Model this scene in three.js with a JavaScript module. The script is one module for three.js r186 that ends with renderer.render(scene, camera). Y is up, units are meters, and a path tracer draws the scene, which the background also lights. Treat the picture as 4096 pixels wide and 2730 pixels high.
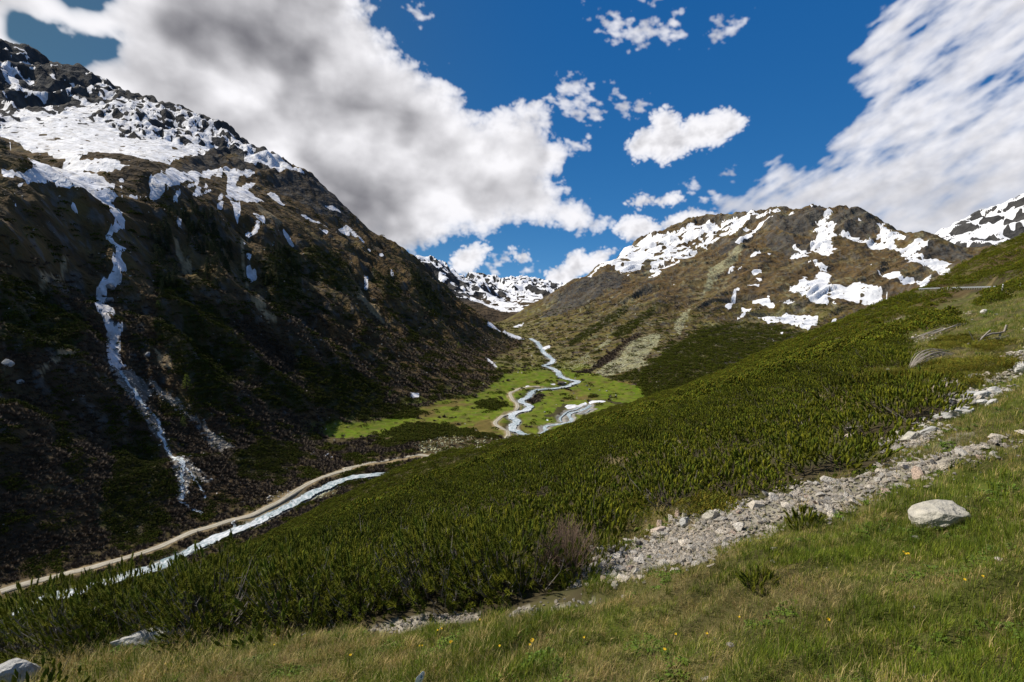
import * as THREE from 'three';
import { mergeGeometries } from 'three/addons/utils/BufferGeometryUtils.js';
import { ConvexGeometry } from 'three/addons/geometries/ConvexGeometry.js';
import { createNoise2D, createNoise3D } from 'simplex-noise';

// ---------------------------------------------------------------- camera, exposure
const scene = new THREE.Scene();
const camera = new THREE.PerspectiveCamera(65.02, 1024 / 682, 0.1, 30000);
camera.position.set(0, 0, 0);                     // eye level is y = 0
camera.rotation.set(-5.73 * Math.PI / 180, 0, 0);
camera.updateMatrixWorld();
const renderer = new THREE.WebGLRenderer({ antialias: true });
renderer.toneMapping = THREE.LinearToneMapping;
renderer.toneMappingExposure = 1.1;
renderer.shadowMap.enabled = true;

// ---------------------------------------------------------------- helpers
function mulberry(a) { return () => { a = (a + 0x6d2b79f5) | 0; let t = Math.imul(a ^ (a >>> 15), 1 | a); t = (t + Math.imul(t ^ (t >>> 7), 61 | t)) ^ t; return ((t ^ (t >>> 14)) >>> 0) / 4294967296; }; }
const n2 = createNoise2D(mulberry(11)), n2b = createNoise2D(mulberry(12)), n3 = createNoise3D(mulberry(13));
const clamp = (x, a = 0, b = 1) => (x < a ? a : x > b ? b : x);
const lerp = (a, b, t) => a + (b - a) * t;
const smooth = (a, b, x) => { const t = clamp((x - a) / (b - a)); return t * t * (3 - 2 * t); };
const fbm = (x, y, o = 4, f = n2) => { let s = 0, a = 0.5, t = 0; for (let i = 0; i < o; i++) { s += a * f(x, y); t += a; a *= 0.5; x = x * 2.03 + 17.3; y = y * 2.03 - 9.1; } return s / t; };
const ridged = (x, y, o = 4, f = n2) => { let s = 0, a = 0.5, t = 0; for (let i = 0; i < o; i++) { s += a * (1 - 2 * Math.abs(f(x, y))); t += a; a *= 0.5; x = x * 2.07 + 31.7; y = y * 2.07 + 5.3; } return s / t; };
// ---------------------------------------------------------------- sky and sun
const SUN = new THREE.Vector3(-0.88, 0.91, -0.33).normalize();   // high, from the left and a little ahead
const sun = new THREE.DirectionalLight(new THREE.Color().setRGB(1, 0.945, 0.85), 5);
sun.name = 'sun'; sun.position.copy(SUN).multiplyScalar(3000); sun.castShadow = true; sun.shadow.radius = 1;
Object.assign(sun.shadow.camera, { left: -1500, right: 1500, top: 1500, bottom: -1500, near: 1, far: 8000 }); sun.shadow.mapSize.set(4096, 4096);
scene.add(sun, sun.target);
{
  // outlines of the clouds as [degrees right of ahead, degrees above level]; between and beyond them broken cloud goes on
  const CLOUDS = {main:[[[-15.31,25.95],[-13.88,25.45],[-13.09,24.35],[-11.43,23.1],[-9.95,22.32],[-8.68,21.31],[-7.16,20.83],[-6.51,19.92],[-4.98,18.83],[-3.42,18.1],[-1.64,17.92],[0.0,17.64],[1.12,18.61],[2.91,18.3],[4.25,17.49],[5.16,16.49],[4.5,15.3],[5.4,14.47],[6.53,13.62],[5.42,12.19],[5.21,10.92],[6.12,10.05],[7.03,8.96],[8.83,8.06],[9.96,7.38],[9.97,6.51],[9.09,5.87],[6.85,5.56],[5.71,5.69],[4.12,6.15],[2.29,6.16],[0.92,5.83],[0.0,5.94],[-3.51,5.26],[-5.79,4.79],[-8.07,3.88],[-10.33,2.96],[-12.54,2.71],[-18.94,2.63],[-28.27,8.35],[-37.5,12.61],[-50.0,6.0],[-75.0,10.0],[-80.0,30.0],[-70.0,48.0],[-40.0,52.0],[-22.0,44.0],[-12.0,34.0]]],hole:[[[-41.47,19.19],[-40.46,19.47],[-39.08,19.11],[-38.04,18.77],[-36.77,19.22],[-35.18,19.58],[-35.38,18.77],[-36.71,18.17],[-37.16,17.61],[-38.55,17.3],[-40.11,17.39],[-40.81,18.23],[-41.53,18.47]],[[-38.48,21.98],[-35.97,22.65],[-36.46,21.73],[-37.71,21.48]]],dark:[[[-29.09,24.7],[-22.9,25.87],[-20.15,24.06],[-17.46,22.38],[-17.11,20.66],[-18.76,19.6],[-23.23,18.89],[-26.84,19.4],[-29.34,20.62],[-31.2,22.13]],[[-20.61,12.47],[-14.5,11.25],[-10.21,9.32],[-9.14,7.18],[-11.4,4.94],[-14.64,5.96],[-17.53,7.99]],[[-33.67,17.54],[-31.77,18.06],[-30.05,16.85],[-30.28,15.79],[-32.53,15.93]],[[-17.19,18.48],[-14.28,19.1],[-11.13,17.81],[-12.23,16.58],[-15.39,16.76]]],small:[[[11.37,13.65],[11.57,14.45],[13.26,15.35],[14.32,15.48],[14.07,16.85],[15.32,17.05],[16.58,16.66],[17.22,15.65],[18.01,16.35],[19.43,16.03],[20.6,16.48],[21.56,16.75],[22.17,15.94],[22.95,15.49],[22.22,14.63],[20.7,13.82],[18.73,13.2],[16.7,12.75],[15.25,12.23],[14.18,12.9],[12.47,12.78]],[[10.65,6.06],[12.16,7.11],[13.47,7.07],[15.2,6.59],[16.86,7.6],[18.5,7.84],[19.75,7.06],[21.16,6.79],[19.78,6.22],[17.73,6.3],[15.65,5.72],[13.52,4.9],[12.21,4.82]],[[3.47,0.72],[3.69,1.41],[5.29,2.54],[5.74,3.56],[7.1,3.89],[7.78,3.21],[9.13,3.64],[11.13,3.84],[9.15,2.07],[6.91,0.72],[5.54,-0.2]],[[-6.49,3.22],[-5.57,4.12],[-3.97,4.58],[-2.6,3.91],[-3.29,2.55],[-4.22,1.63],[-6.05,1.63]],[[0.0,3.92],[1.61,3.8],[1.84,3.01],[0.69,2.55],[0.0,2.78]],[[11.7,8.42],[13.41,9.42],[15.13,8.93],[16.6,9.28],[17.24,8.63],[16.42,8.04],[14.3,8.33],[13.23,7.94]]],wisp:[[[8.56,23.99],[9.39,25.47],[10.88,25.54],[12.18,24.59],[13.84,24.78],[15.09,24.33],[15.89,24.91],[16.91,24.8],[16.54,23.84],[17.18,22.92],[15.97,22.53],[14.93,22.98],[13.9,22.73],[11.81,22.37],[10.94,23.14],[9.65,23.4]],[[19.17,22.69],[19.51,23.98],[20.67,23.99],[21.65,23.35],[22.75,24.0],[22.6,23.21],[21.69,22.52],[20.36,22.37],[19.39,22.15]],[[4.89,20.72],[6.22,20.5],[8.2,19.85],[8.44,18.52],[9.56,17.12],[9.14,16.15],[7.38,16.42],[6.04,16.86],[4.48,17.68],[3.35,18.68],[4.46,19.42]],[[17.39,10.48],[18.62,10.41],[19.06,9.36],[18.06,9.0]],[[19.09,8.75],[20.27,9.5],[21.1,8.64],[20.33,7.86]],[[0.92,1.87],[2.08,2.44],[3.23,2.32],[2.77,1.64],[1.39,1.3]],[[-2.84,2.32],[-2.14,3.23],[0.0,3.92],[0.0,2.78],[-1.22,2.1],[-1.46,0.95],[-2.61,1.18]],[[-10.52,25.56],[-9.87,26.27],[-9.01,26.16],[-8.6,25.52],[-7.95,25.39],[-9.05,24.47],[-10.11,24.92]],[[7.01,26.27],[8.53,25.69],[7.89,25.22]],[[12.54,26.55],[14.83,26.17],[13.82,25.48]],[[9.93,20.14],[10.61,18.6],[12.35,17.92],[14.04,18.0],[13.65,16.88],[11.52,16.62],[10.41,17.85]],[[20.81,10.87],[22.56,11.13],[22.01,10.39]],[[5.39,14.87],[7.4,15.02],[8.71,15.57],[7.42,13.59],[6.08,13.84]]],veil:[[[33.07,23.8],[32.39,22.48],[31.65,21.73],[31.08,20.76],[30.04,19.02],[31.22,18.48],[30.32,17.14],[29.41,15.39],[31.11,14.8],[31.16,13.74],[29.57,12.52],[30.77,12.01],[30.64,11.3],[27.93,10.66],[26.82,11.53],[25.76,11.06],[23.75,10.06],[25.45,9.73],[23.99,8.86],[22.45,9.16],[20.9,8.44],[21.35,7.19],[21.18,6.37],[29.29,4.4],[38.77,3.06],[43.37,2.85],[55.0,2.0],[75.0,4.0],[80.0,25.0],[70.0,42.0],[50.0,40.0]]]};
  for (const k in CLOUDS) for (const p of CLOUDS[k]) { const b = [1e9, -1e9, 1e9, -1e9]; for (const q of p) { b[0] = Math.min(b[0], q[0]); b[1] = Math.max(b[1], q[0]); b[2] = Math.min(b[2], q[1]); b[3] = Math.max(b[3], q[1]); } p.box = b; }
  const inside = (name, x, y, reach) => {
    let top = -reach;
    for (const p of CLOUDS[name]) {
      const b = p.box; if (x < b[0] - reach || x > b[1] + reach || y < b[2] - reach || y > b[3] + reach) continue;
      let best = reach * reach, inn = false;
      for (let i = 0, j = p.length - 1; i < p.length; j = i++) {
        const ax = p[j][0], ay = p[j][1], bx = p[i][0], by = p[i][1];
        if ((ay > y) !== (by > y) && x < (bx - ax) * (y - ay) / (by - ay) + ax) inn = !inn;
        const ex = bx - ax, ey = by - ay, t = clamp(((x - ax) * ex + (y - ay) * ey) / (ex * ex + ey * ey + 1e-9)), qx = x - ax - t * ex, qy = y - ay - t * ey, q = qx * qx + qy * qy;
        if (q < best) best = q;
      }
      const s = inn ? Math.sqrt(best) : -Math.sqrt(best); if (s > top) top = s;
    }
    return top;
  };
  const W = 4096, H = 2048, data = new Float32Array(W * H * 4), D = 180 / Math.PI;
  const puff = (x, y, o) => { let s = 0, a = 0.5, t = 0; for (let i = 0; i < o; i++) { s += a * (Math.abs(n2b(x, y)) * 2 - 0.62); t += a; a *= 0.56; x = x * 2.05 + 3.7; y = y * 2.05 - 8.3; } return s / t; };
  const out = [0, 0, 0];
  const look = (az, el, fine) => {
    // clear air: deep blue overhead, paler low down
    const h = Math.max(0, el), k = Math.exp(-h / 13), hz = Math.exp(-h / 3.5), lft = smooth(10, -60, az);
    let r = lerp(0.006, 0.05, k) + 0.05 * hz, g = lerp(0.082, 0.235, k) + 0.06 * hz, b = lerp(0.285, 0.54, k) + 0.03 * hz;
    r += 0.055 * lft; g += 0.03 * lft; b -= 0.13 * lft;
    const kx = Math.cos(el / D), X = az * kx, oct = fine ? 6 : 3;
    const n = fbm(X / 5.2, el / 3.8 + 2, oct), wob = fbm(X / 11 + 30, el / 9, 3, n2b);
    const soft0 = fbm(X / 7, el / 6 + 20, 2); let cover = -3, thick = 0, grey = 0, soft = 1, comb = 1;
    if (Math.abs(az) < 85 && el < 54) {
      const m = inside('main', az + 0.9 * wob, el, 9), hole = inside('hole', az + 0.6 * n, el + 0.4 * n, 3);
      let c = m / 1.5 + 1.05 * n + 0.45 * puff(X / 1.9, el / 1.7, oct) - 0.1; if (hole > -1.6) c = Math.min(c, -hole * 1.6 - 0.5 + 0.9 * n);
      cover = c; thick = smooth(0.2, 3.2, m) ; grey = smooth(-4.5, 4.5, inside('dark', az + 2.2 * wob, el + 1.2 * soft0, 6));
      const s = inside('small', az, el, 4); if (s > -2) { const c2 = s * 1.7 + 1.0 * n + 0.8 * puff(X / 1.1, el / 0.9, oct) + 0.25; if (c2 > cover) { cover = c2; thick = smooth(0, 1.6, s) * 0.35; grey = 0.12 * smooth(0.3, 1.5, s); } }
      const w = inside('wisp', az, el, 4); if (w > -1.5) { const c3 = Math.min(w * 1.1, 0.6) + 1.3 * fbm(X / 1.7 + el * 0.3, el / 1.1, oct) - 0.05; if (c3 > cover) { cover = c3; thick = 0; grey = 0.05; soft = 0.55; } }
      const v = inside('veil', az + wob, el, 8); if (v > -3) {
        const q = (el * 0.86 - X * 0.5), p = X * 0.86 + el * 0.5;    // combed upwards to the right
        const c4 = Math.min(v / 1.6, 1.3) + 1.5 * fbm(p / 8, q / 3.1, oct) + 0.55 * fbm(p / 2.6, q / 1.3 + 9, oct) + 0.75 * smooth(17, 6, el) - 0.42;
        if (c4 > cover) { cover = c4; thick = smooth(12, 4, el) * 0.55; grey = 0.03 + 0.25 * smooth(15, 5, el); soft = 0.55; comb = 0.5; }
      }
    }
    const off = Math.max(smooth(52, 66, Math.abs(az)), smooth(36, 46, el));
    if (off > 0) { const c5 = -0.35 + 1.5 * fbm(X / 24 + 5, el / 17, 4) + 0.5 * n; if (off > 0.5 || cover < c5) { cover = lerp(cover, c5, off); thick = lerp(thick, 0.3, off); grey = lerp(grey, 0.2, off); } }
    if (cover > 0) {
      const a = 1 - Math.exp(-cover * 2.4 * soft);
      const dx = -0.75, dy = 0.55, e1 = puff(X / 3.6, el / 2.8, 4), e2 = puff((X + dx) / 3.6, (el + dy) / 2.8, 3), f1 = fbm(X / 5.2, el / 3.8 + 2, 4), f2 = fbm((X + dx * 2) / 5.2, (el + dy * 2) / 3.8 + 2, 3);
      const calm = 1 - 0.8 * thick, deep = fbm(X / 13 + 3, el / 10, 2);
      let lit = 0.99 + calm * (0.13 * (e1 - e2) + 0.12 * (f1 - f2)) * comb + thick * 0.1 * (f2 - soft0) - 0.5 * grey - 0.17 * thick * smooth(-0.35, 0.6, deep + 0.25 * soft0);
      lit = clamp(lit, 0.14, 1);
      const wr = 0.8 * lit * lit + 0.085, wg = 0.79 * lit * lit + 0.085, wb = 0.8 * lit * lit + 0.105;
      r = lerp(r, wr, a); g = lerp(g, wg, a); b = lerp(b, wb, a);
    }
    out[0] = r; out[1] = g; out[2] = b;
  };
  for (let row = 0; row < H; row++) {
    const el = ((row + 0.5) / H - 0.5) * 180;
    if (el < -1) { for (let c = 0; c < W; c++) data.set([0.12, 0.13, 0.13, 1], (row * W + c) * 4); continue; }
    for (let c = 0; c < W; c++) {
      // column 0 looks along -x; ahead (-z) is a quarter turn before the middle
      let az = ((c + 0.5) / W - 0.5) * 360 + 90; if (az > 180) az -= 360;
      const view = Math.abs(az) < 50 && el < 34, o = (row * W + c) * 4;
      if (!view && ((row & 3) || (c & 3))) { const s = ((row & ~3) * W + (c & ~3)) * 4; if ((row & ~3) * 180 / H - 90 > -1 || true) { data[o] = data[s]; data[o + 1] = data[s + 1]; data[o + 2] = data[s + 2]; data[o + 3] = 1; if (data[s + 3] === 1 && data[s] + data[s + 2] > 0) continue; } }
      look(az, el, view); data[o] = out[0]; data[o + 1] = out[1]; data[o + 2] = out[2]; data[o + 3] = 1;
    }
  }
  const t = new THREE.DataTexture(data, W, H, THREE.RGBAFormat, THREE.FloatType);
  t.mapping = THREE.EquirectangularReflectionMapping; t.magFilter = t.minFilter = THREE.LinearFilter; t.needsUpdate = true;
  scene.background = t; scene.environment = t;
}

// ---------------------------------------------------------------- the shape of the land
// Surveyed points [x, y, d] in metres (d = metres ahead, z = -d); each landform is a surface through its points, the ground is the highest of them.
function surface(points) {
  const n = points.length, N = n + 3, A = [];
  for (let i = 0; i < N; i++) A.push(new Float64Array(N + 1));
  for (let i = 0; i < n; i++) {
    const [xi, yi, di] = points[i];
    for (let j = 0; j < n; j++) A[i][j] = Math.hypot(xi - points[j][0], di - points[j][2]);
    A[i][n] = A[n][i] = 1; A[i][n + 1] = A[n + 1][i] = xi; A[i][n + 2] = A[n + 2][i] = di; A[i][N] = yi;
    A[i][i] = -0.5;
  }
  for (let c = 0; c < N; c++) {
    let p = c;
    for (let r = c + 1; r < N; r++) if (Math.abs(A[r][c]) > Math.abs(A[p][c])) p = r;
    [A[c], A[p]] = [A[p], A[c]];
    const a = A[c], v = 1 / a[c];
    for (let r = c + 1; r < N; r++) { const b = A[r], k = b[c] * v; if (k) for (let q = c; q <= N; q++) b[q] -= k * a[q]; }
  }
  const w = new Float64Array(N);
  for (let r = N - 1; r >= 0; r--) { let s = A[r][N]; for (let q = r + 1; q < N; q++) s -= A[r][q] * w[q]; w[r] = s / A[r][r]; }
  const px = Float64Array.from(points, (p) => p[0]), pd = Float64Array.from(points, (p) => p[2]);
  return (x, d) => { let s = w[n] + w[n + 1] * x + w[n + 2] * d; for (let i = 0; i < n; i++) { const a = x - px[i], b = d - pd[i]; s += w[i] * Math.sqrt(a * a + b * b); } return s; };
}
const LAND = {near:[[0,-1.44,-3],[6,0.52,-3],[-6,-3.41,-3],[0,-3.44,4],[8,-0.82,4],[20,2.82,5],[45,10.99,5],[0,-5.72,12],[14,-1.14,12],[-14,-11.44,16],[30,0.39,25],[60,5.92,40],[60,-2.63,70],[0,-13.7,40],[-30,-21.41,30],[-50,-39.5,60],[0,-27.95,90],[50,-20.15,120],[-60,-58.52,110],[-90,-86.33,160],[-120,-113.24,220],[80,-50.24,260],[100,-117.8,520],[-60,-35.72,30],[-100,-61.1,60],[110,5.17,100],[90,1.48,90],[140,6.43,130],[-80,-122.21,300],[0,-122.0,420],[-150,-94.55,120],[-180,-124.31,190],[-220,-123.14,140],[-250,-115.85,80],[-200,-93.8,60],[-150,-68.9,30],[-300,-166.4,200],[-60,-20.5,-5],[-30,-13.54,5],[-140,-142.58,300],[-200,-162.2,300],[-8.2,-6.17,8.0],[-6.45,-5.47,7.4],[-8.94,-6.81,9.2],[-9.9,-6.75,8.4],[-11.73,-7.5,10],[-8.25,-6.62,9.5],[-12.0,-8.14,11.5],[123.68,-2.23,142],[124.41,-1.89,146],[145.89,-1.14,190],[136.99,-2.39,185],[118.45,-6.08,175],[125.62,-0.69,150],[108.33,-0.83,120],[118.96,-0.46,125],[108.47,-15.08,185],[82.2,-0.54,90],[85.15,-0.33,90],[63.54,-11.69,100],[69.55,-6.28,90],[246.48,-11.87,320],[204.05,-25.16,300],[188.73,-44.99,320],[208.63,-69.05,420],[-30,-65,200],[-45,-83.5,250],[-52,-95,282],[-15,-92,290],[-5,-107,350],[10,-57,180],[45,-50,200],[30,-84,300],[60,-103,400],[5,-35,110],[300,-160,600],[500,-180,600],[250,-40,300],[300,-80,420]],left:[[-185,-112,193],[-265,-112,110],[-340,-112,20],[-129,-112,277],[-140,-112,390],[-80,-112,480],[-25,-110,560],[-12,-106,640],[-5,-97,820],[-30,-84,1000],[-70,-75,1250],[-110,-60,1500],[0,-175,180],[90,-175,400],[140,-165,700],[150,-155,1000],[150,-150,1600],[-60,-185,60],[-110,-195,-20],[-218.9,-79.7,222.1],[-256.8,-43.6,265.5],[-295.1,-7.2,309.5],[-337.0,32.8,357.5],[-221.2,-69.2,265.5],[-268.1,-22.9,327.9],[-318.7,27.2,395.2],[-202.9,-76.7,294.0],[-237.3,-40.8,348.8],[-276.5,0.0,411.0],[-318.5,43.8,477.9],[-190.5,-74.3,349.8],[-230.1,-29.9,428.4],[-290.3,37.8,548.2],[-161.2,-85.1,400.7],[-192.8,-45.2,485.0],[-239.9,14.1,610.5],[-132.0,-83.9,510.3],[-158.4,-43.1,617.9],[-193.1,10.5,759.5],[-94.1,-78.5,671.8],[-108.2,-47.0,777.2],[-53.1,-89.3,764.1],[-239.6,-70.2,195.4],[-275.4,-37.6,228.9],[-323.7,6.3,274.2],[-373.5,73.5,400],[-362.7,74.2,430],[-349.4,72.9,478],[-347.5,86.0,540],[-352.8,103.6,600],[-341.6,94.8,650],[-329.2,98.5,720],[-307.6,90.3,790],[-276.4,74.9,860],[-225.2,53.2,890],[-408.0,111.0,440],[-406.6,105.9,460],[-459.3,106.4,540],[-461.8,144.8,600],[-429.1,145.6,600],[-387.9,133.3,590],[-360.0,116.2,570],[-406.5,106.0,520],[-366.3,100.4,540],[-622.5,158.9,690],[-618.7,191.8,760],[-578.8,201.8,800],[-492.0,181.7,760],[-458.0,175.0,760],[-794.2,250.8,860],[-749.3,270.3,900],[-691.1,271.2,930],[-605.5,238.9,900],[-566.8,246.9,930],[-521.0,238.0,960],[-449.2,191.4,900],[-389.3,159.4,900],[-456.7,165.8,780],[-418.3,155.9,800],[-883.8,309.2,960],[-874.5,335.0,1000],[-825.0,329.6,1010],[-787.7,328.5,1020],[-746.7,339.4,1040],[-689.9,318.3,1030],[-620.0,297.5,1020],[-565.8,279.7,1020],[-1046.9,493.4,1150],[-1024.9,499.7,1160],[-1005.8,496.6,1170],[-973.2,459.7,1150],[-952.9,451.9,1150],[-904.5,459.3,1160],[-849.8,431.8,1150],[-814.6,413.0,1150],[-760.8,384.4,1140],[-728.3,381.0,1130],[-691.0,357.3,1120],[-663.2,363.2,1110],[-616.3,334.2,1100],[-592.0,331.2,1090],[-556.2,313.1,1080],[-485.4,263.5,1050],[-430.4,240.4,1040],[-381.8,212.8,1020],[-343.4,183.3,1000],[-320.2,164.3,990],[-276.2,124.0,970],[-213.4,72.4,945],[-176.2,48.8,930],[-144.2,18.6,915],[-110.7,-13.8,905],[-83.5,-37.6,900],[-46.3,-59.0,900],[-14.4,-78.5,905],[18.8,-91.6,930],[-464.7,73.5,400],[-804.3,204.2,700],[-1297.9,532.2,1150],[-1173.2,508.0,1150],[-940.2,408.2,1080],[-853.0,393.3,1090],[-760.2,361.8,1080],[-1462.6,422.2,1295.9],[-1821.9,132.2,1614.2],[-1195.0,383.4,1312.7],[-1518.2,93.4,1667.6],[-1115.4,349.7,1317.9],[-1425.4,59.7,1684.3],[-1039.8,349.3,1333.5],[-1334.9,59.3,1712.0],[-941.8,303.0,1329.5],[-1219.3,13.0,1721.2],[-806.5,247.3,1307.2],[-1058.5,-42.7,1715.8],[-657.0,203.1,1275.6],[-876.8,-86.9,1702.3],[-514.5,130.4,1243.3],[-698.0,-159.6,1686.8],[-387.9,54.3,1199.3],[-535.6,-235.7,1656.0],[-261.9,-37.6,1159.6],[-367.7,-327.6,1627.8],[-178.5,-91.4,1132.3],[-253.2,-381.4,1606.5],[-93.5,-77.6,1120],[-143.5,-97.6,1400],[-56.3,-99.0,1120],[-106.3,-119.0,1400]],right:[[-8.5,-85.2,1300],[26.1,-73.7,1300],[65.4,-54.7,1310],[91.8,-24.5,1360],[127.5,-0.6,1400],[183.6,24.8,1450],[250.2,67.8,1550],[344.3,114.0,1700],[422.8,151.0,1850],[513.2,183.1,1950],[599.4,209.5,2000],[664.5,242.1,2000],[714.8,232.5,1900],[739.4,234.7,1750],[787.6,233.2,1620],[818.5,227.7,1520],[848.5,221.7,1480],[868.0,211.2,1440],[894.1,179.2,1350],[886.0,151.4,1280],[884.8,124.6,1200],[900.0,102.8,1150],[893.8,80.8,1080],[877.5,66.2,1030],[874.0,48.8,1010],[91.8,-106.9,690],[61.4,-100.5,860],[40.7,-88.9,1060],[76.9,-104.6,770],[117.9,-69.8,1000],[158.1,-67.0,960],[168.7,-27.8,1200],[293.3,32.3,1400],[277.6,-25.0,1080],[370.6,46.8,1450],[207.1,-74.6,800],[144.8,-95.6,680],[121.0,-102.6,730],[114.1,-110.1,600],[159.6,-108.2,560],[166.4,-90.0,640],[247.4,-81.8,700],[541.2,107.5,1560],[418.6,16.6,1200],[320.1,-63.5,910],[209.5,-97.0,590],[647.0,157.1,1560],[579.7,90.9,1320],[499.0,15.7,1130],[443.7,-32.4,1000],[339.6,-78.0,760],[287.1,-93.0,640],[761.7,157.7,1380],[709.1,99.8,1280],[628.9,36.5,1130],[548.0,-13.6,980],[515.1,-57.3,880],[438.2,-59.3,850],[372.7,-80.7,720],[815.3,111.8,1220],[757.6,67.5,1130],[687.0,14.2,1020],[622.0,-21.3,920],[838.7,70.8,1100],[772.5,32.6,1010],[690.6,0.0,900],[816.9,40.6,980],[814.2,20.8,900],[1038.9,68.9,1000],[150.1,-90.6,1649.0],[200.0,-330.6,2196.7],[290.0,-22.2,1796.8],[377.7,-262.2,2339.8],[478.4,61.0,2093.7],[601.0,-179.0,2629.9],[743.3,152.1,2237.2],[916.7,-87.9,2759.2],[836.7,144.7,1980.3],[1050.8,-95.3,2486.9],[937.1,137.7,1740.1],[1197.9,-102.3,2224.4],[1032.1,89.2,1558.4],[1335.8,-150.8,2017.0],[1054.1,12.8,1346.9],[1393.0,-227.2,1780.0],[1037.6,-41.2,1199.0],[1397.5,-281.2,1614.9],[20,-150,500],[-60,-150,800],[-60,-140,1100],[-100,-130,1500],[130,-140,470],[300,-135,470],[480,-125,540],[700,-110,650],[-200,-150,1900]],head:[[-414.3,92.1,2000],[-388.3,111.3,2050],[-371.6,115.9,2100],[-330.6,125.5,2150],[-293.9,109.3,2200],[-254.2,71.6,2250],[-253.7,57.7,2500],[-233.8,71.0,2900],[-153.0,61.0,3000],[-82.1,43.0,3000],[-40.1,45.9,3200],[7.7,47.3,3300],[88.3,58.1,3400],[138.7,64.4,3400],[163.8,47.3,3300],[215.4,17.8,3200],[282.4,3.1,3200],[374.6,0.1,3200],[-269.4,36.0,1950],[-207.6,-16.6,1800],[-157.3,-26.3,1900],[-93.5,-63.0,1700],[-104.8,-10.6,2300],[-9.7,-94.3,1480],[2.0,-48.6,2100],[83.7,-34.6,2500],[114.5,-58.7,1950],[83.3,-73.0,1750],[31.4,-78.0,1600],[-57.6,-87.9,1400],[-258.1,36.9,1600],[197.5,-48.6,2100],[-414.3,-57.9,2400],[-414.3,-407.9,3200],[-330.6,-24.5,2550],[-330.6,-374.5,3350],[-254.2,-78.4,2650],[-254.2,-428.4,3450],[-153.0,-89.0,3400],[-153.0,-439.0,4200],[88.3,-91.8,3800],[88.3,-441.9,4600],[282.4,-146.9,3600],[282.4,-496.9,4400],[-200,-170,1000],[100,-170,1000],[400,-170,1200],[600,-100,2000],[700,-100,3300],[-900,-100,2200]],peak:[[900,-250,900],[1500,-150,900],[2200,0,900],[700,-200,1500],[1300,-120,1400],[600,-150,2500],[1800,-40,1400],[1919.2,230.2,2500],[2012.2,274.3,2500],[2122.7,325.1,2500],[2232.7,375.6,2500],[2338.5,417.1,2500],[2560.6,520.5,2500],[2884.7,663.7,2500],[1789.9,172.2,2500],[1566.4,57.7,2500],[1583.1,87.5,1900],[1710.9,130.9,1900],[1881.9,174.1,1900],[1454.7,43.9,1900],[2207.0,80.2,2875.0],[2686.8,-269.8,3500.0],[2689.3,267.1,2875.0],[3274.0,-82.9,3500.0],[3317.4,513.7,2875.0],[4038.6,163.7,3500.0]],bank:[[149.9,-2.3,200],[156.2,-0.8,200],[172.8,2.9,215],[183.8,6.3,225],[198.6,10.1,235],[207.0,12.4,240],[216.5,15.9,240],[226.5,19.4,240],[248.2,27.4,240],[121.7,0.6,128],[99.3,0.4,95],[138.1,-0.2,165],[170.5,7.5,180],[156.1,8.3,150],[167.5,4.4,190],[129.5,7.6,110],[185.9,-14.3,248.0],[329.9,-92.3,440.0],[210.3,-9.1,261.8],[360.7,-87.1,448.9],[237.3,-1.9,280.8],[392.2,-79.9,464.1],[256.7,3.9,284.6],[417.5,-74.1,462.8],[291.3,15.4,281.7],[463.9,-62.6,448.5],[90,-14,150],[60,-40,150],[60,-30,90],[110,-30,230],[100,-80,320],[90,-30,60]]};
const surf = {}; for (const k in LAND) surf[k] = surface(LAND[k]);
const NEAR = 0, FLOOR = 1, LEFT = 2, RIGHT = 3, HEAD = 4, PEAK = 5, BANK = 6;

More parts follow.
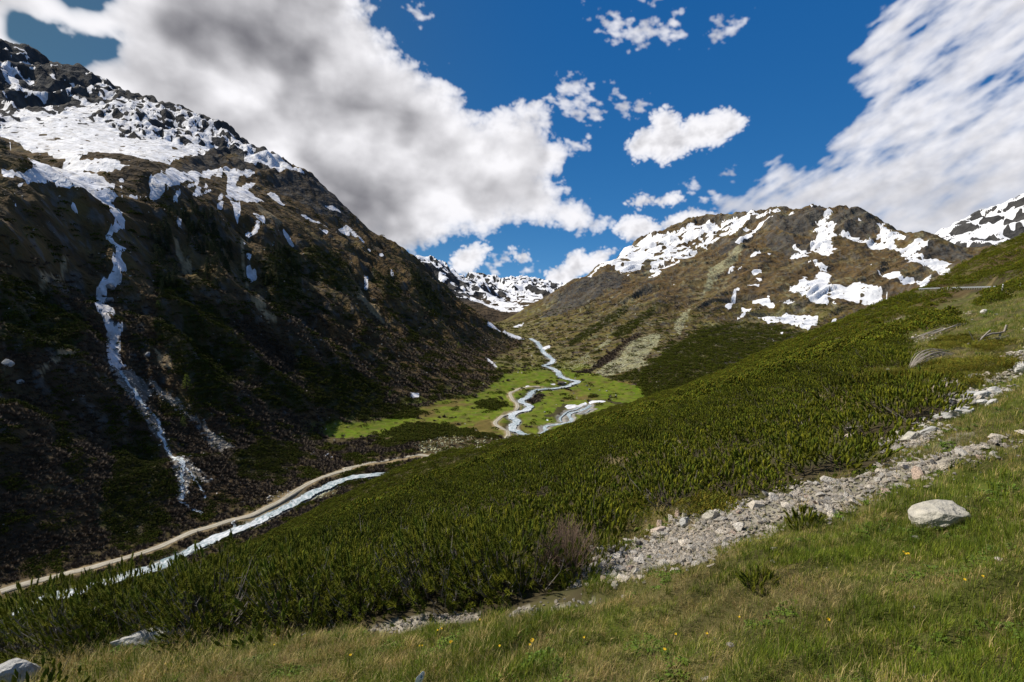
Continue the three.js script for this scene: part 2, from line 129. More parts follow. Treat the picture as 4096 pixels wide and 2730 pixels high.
// lines in the ground, [x, d] in metres
const LINES = {gully:[[[-350.7,482.9],[-331.9,452.7],[-323.9,451.9],[-315.9,436.4],[-311.5,419.4],[-301.5,418.1],[-297.8,407.1],[-291.6,402.7],[-293.3,390],[-277.7,361.2],[-273.8,354.2],[-265,348.5],[-252.7,336.6],[-242.6,322.2],[-233.4,314.2],[-226.4,309],[-214.7,300.8],[-205.5,297.2],[-198.4,294.1],[-192.6,287.1],[-184.3,280.3],[-175.4,276.5]],[[-328,656.2],[-312.6,631.4],[-289.1,585.5],[-284.3,571.2],[-278.6,563.8],[-272.7,553.1],[-257.3,528],[-232.7,485.8]],[[-305.4,704.1],[-297.4,709.1],[-264.6,656.3],[-254.5,654],[-232.4,604.6],[-224.9,574.2],[-209.5,532.7],[-185.4,484.1]],[[-206,772.7],[-199.9,741.1],[-194.7,704.4],[-176,656.3],[-160.7,640.5],[-146.4,626.6]],[[-305.6,486.6],[-300.1,485.6],[-292.4,477.7],[-280.7,464.9],[-273.1,455.3]],[[-322.9,390.1],[-299.6,348],[-279.4,312.2],[-270.5,294.2]],[[-248.3,405.4],[-241.4,402.2],[-220.8,391.5],[-191.1,365.9]]],stream:[[[-244.9,331],[-236.1,322.2],[-224.5,314.6],[-213.6,308.9],[-206.8,306.5],[-199.3,297.1],[-191.6,291.4],[-175.4,276.5],[-185.5,289.6],[-173.3,273.7],[-168.9,265],[-164.7,258.4],[-162.8,253.2],[-157.8,251],[-148.5,247.8]],[[-172.8,275.8],[-164.2,268.9],[-157.3,263.6],[-153.8,260.1]],[[-134,245.7],[-129.7,240.4],[-127.6,236.8]],[[-349.1,476.4],[-334.1,463.5],[-328.4,459.7],[-323.5,443.1],[-323,433.1],[-310,425.7]]],river:[[[33.7,961.5],[44.6,889.6],[47.9,809.7],[57.4,742.3],[52.8,725.3],[42.7,703.3],[51.9,691.4],[57.6,669.2],[58.1,649],[63,626.4],[68.3,617.9],[75.4,608.6],[68.1,597.6],[60.3,585.3],[46.6,576.4],[30.6,574.7],[24,569],[19.6,552.1],[16,533],[9.2,516.4],[9.1,510.2],[12.9,503.6],[16.6,489.2],[12.2,475.5],[5.2,468.8],[0,458.1],[0.5,446],[3.9,436.8],[1.9,428.1],[-0.4,417.5],[1.4,408.9],[6.3,402.4],[11.5,394.5]],[[-97.7,301.2],[-103.9,287.7],[-110.1,276.6],[-112.4,270]],[[-124.2,238.1],[-130.7,228.7],[-135,218.3],[-138.4,208],[-140.6,201.7],[-148.1,195.7],[-155.4,188.8],[-159.2,184.8],[-166.1,181],[-167.4,176.1],[-169.8,168.3]]],sidestream:[[[11,224.1],[21.6,386.8],[26.2,403.8],[25.9,414],[31.9,420.9],[39.2,423.5],[46.8,428.8],[50.6,445],[49.1,454.8],[51.6,463.8],[59,469.1],[67.2,479.7],[73.1,490.9]],[[41,433],[40.9,448.2],[44.9,458.2],[48.9,467.4],[57.2,476.2],[63.6,484.9]],[[58.3,463.5],[63.2,461.6],[67.6,467.9],[70,473.5],[72.8,474.9]]],track:[[[-184.4,182.9],[-178.8,189.2],[-170.1,195.6],[-162.6,201.4],[-155,209],[-149.5,220.1],[-146.1,231.2],[-140.5,237.4],[-133.3,245.8],[-127.4,250.6],[-123.9,259.6],[-120.3,269.5],[-117.2,282.2],[-113.7,295.6],[-106.7,309.3],[-98.9,317.5],[-102.7,317.5],[-88.9,323]],[[-14.1,216.7],[-15.1,369.6],[-10.5,223.1],[-5.5,225.5],[-4.3,383.7],[-2.8,393.2],[-4.1,406.3],[-7.8,412.1],[-12.6,419.9],[-13.8,429.5],[-11.6,437.2],[-7,453.2],[-1,466.6],[3.7,476.4],[5.2,489.5],[4,505],[1.2,514.8],[-1.1,530.4],[-2.1,542.3],[0.7,552],[8.9,574.3],[18,580.3],[31,582.1]]]};
for (const k in LINES) LINES[k] = LINES[k].map((l) => { let b = [1e9, -1e9, 1e9, -1e9]; for (const p of l) { b = [Math.min(b[0], p[0]), Math.max(b[1], p[0]), Math.min(b[2], p[1]), Math.max(b[3], p[1])]; } l.box = b; return l; });
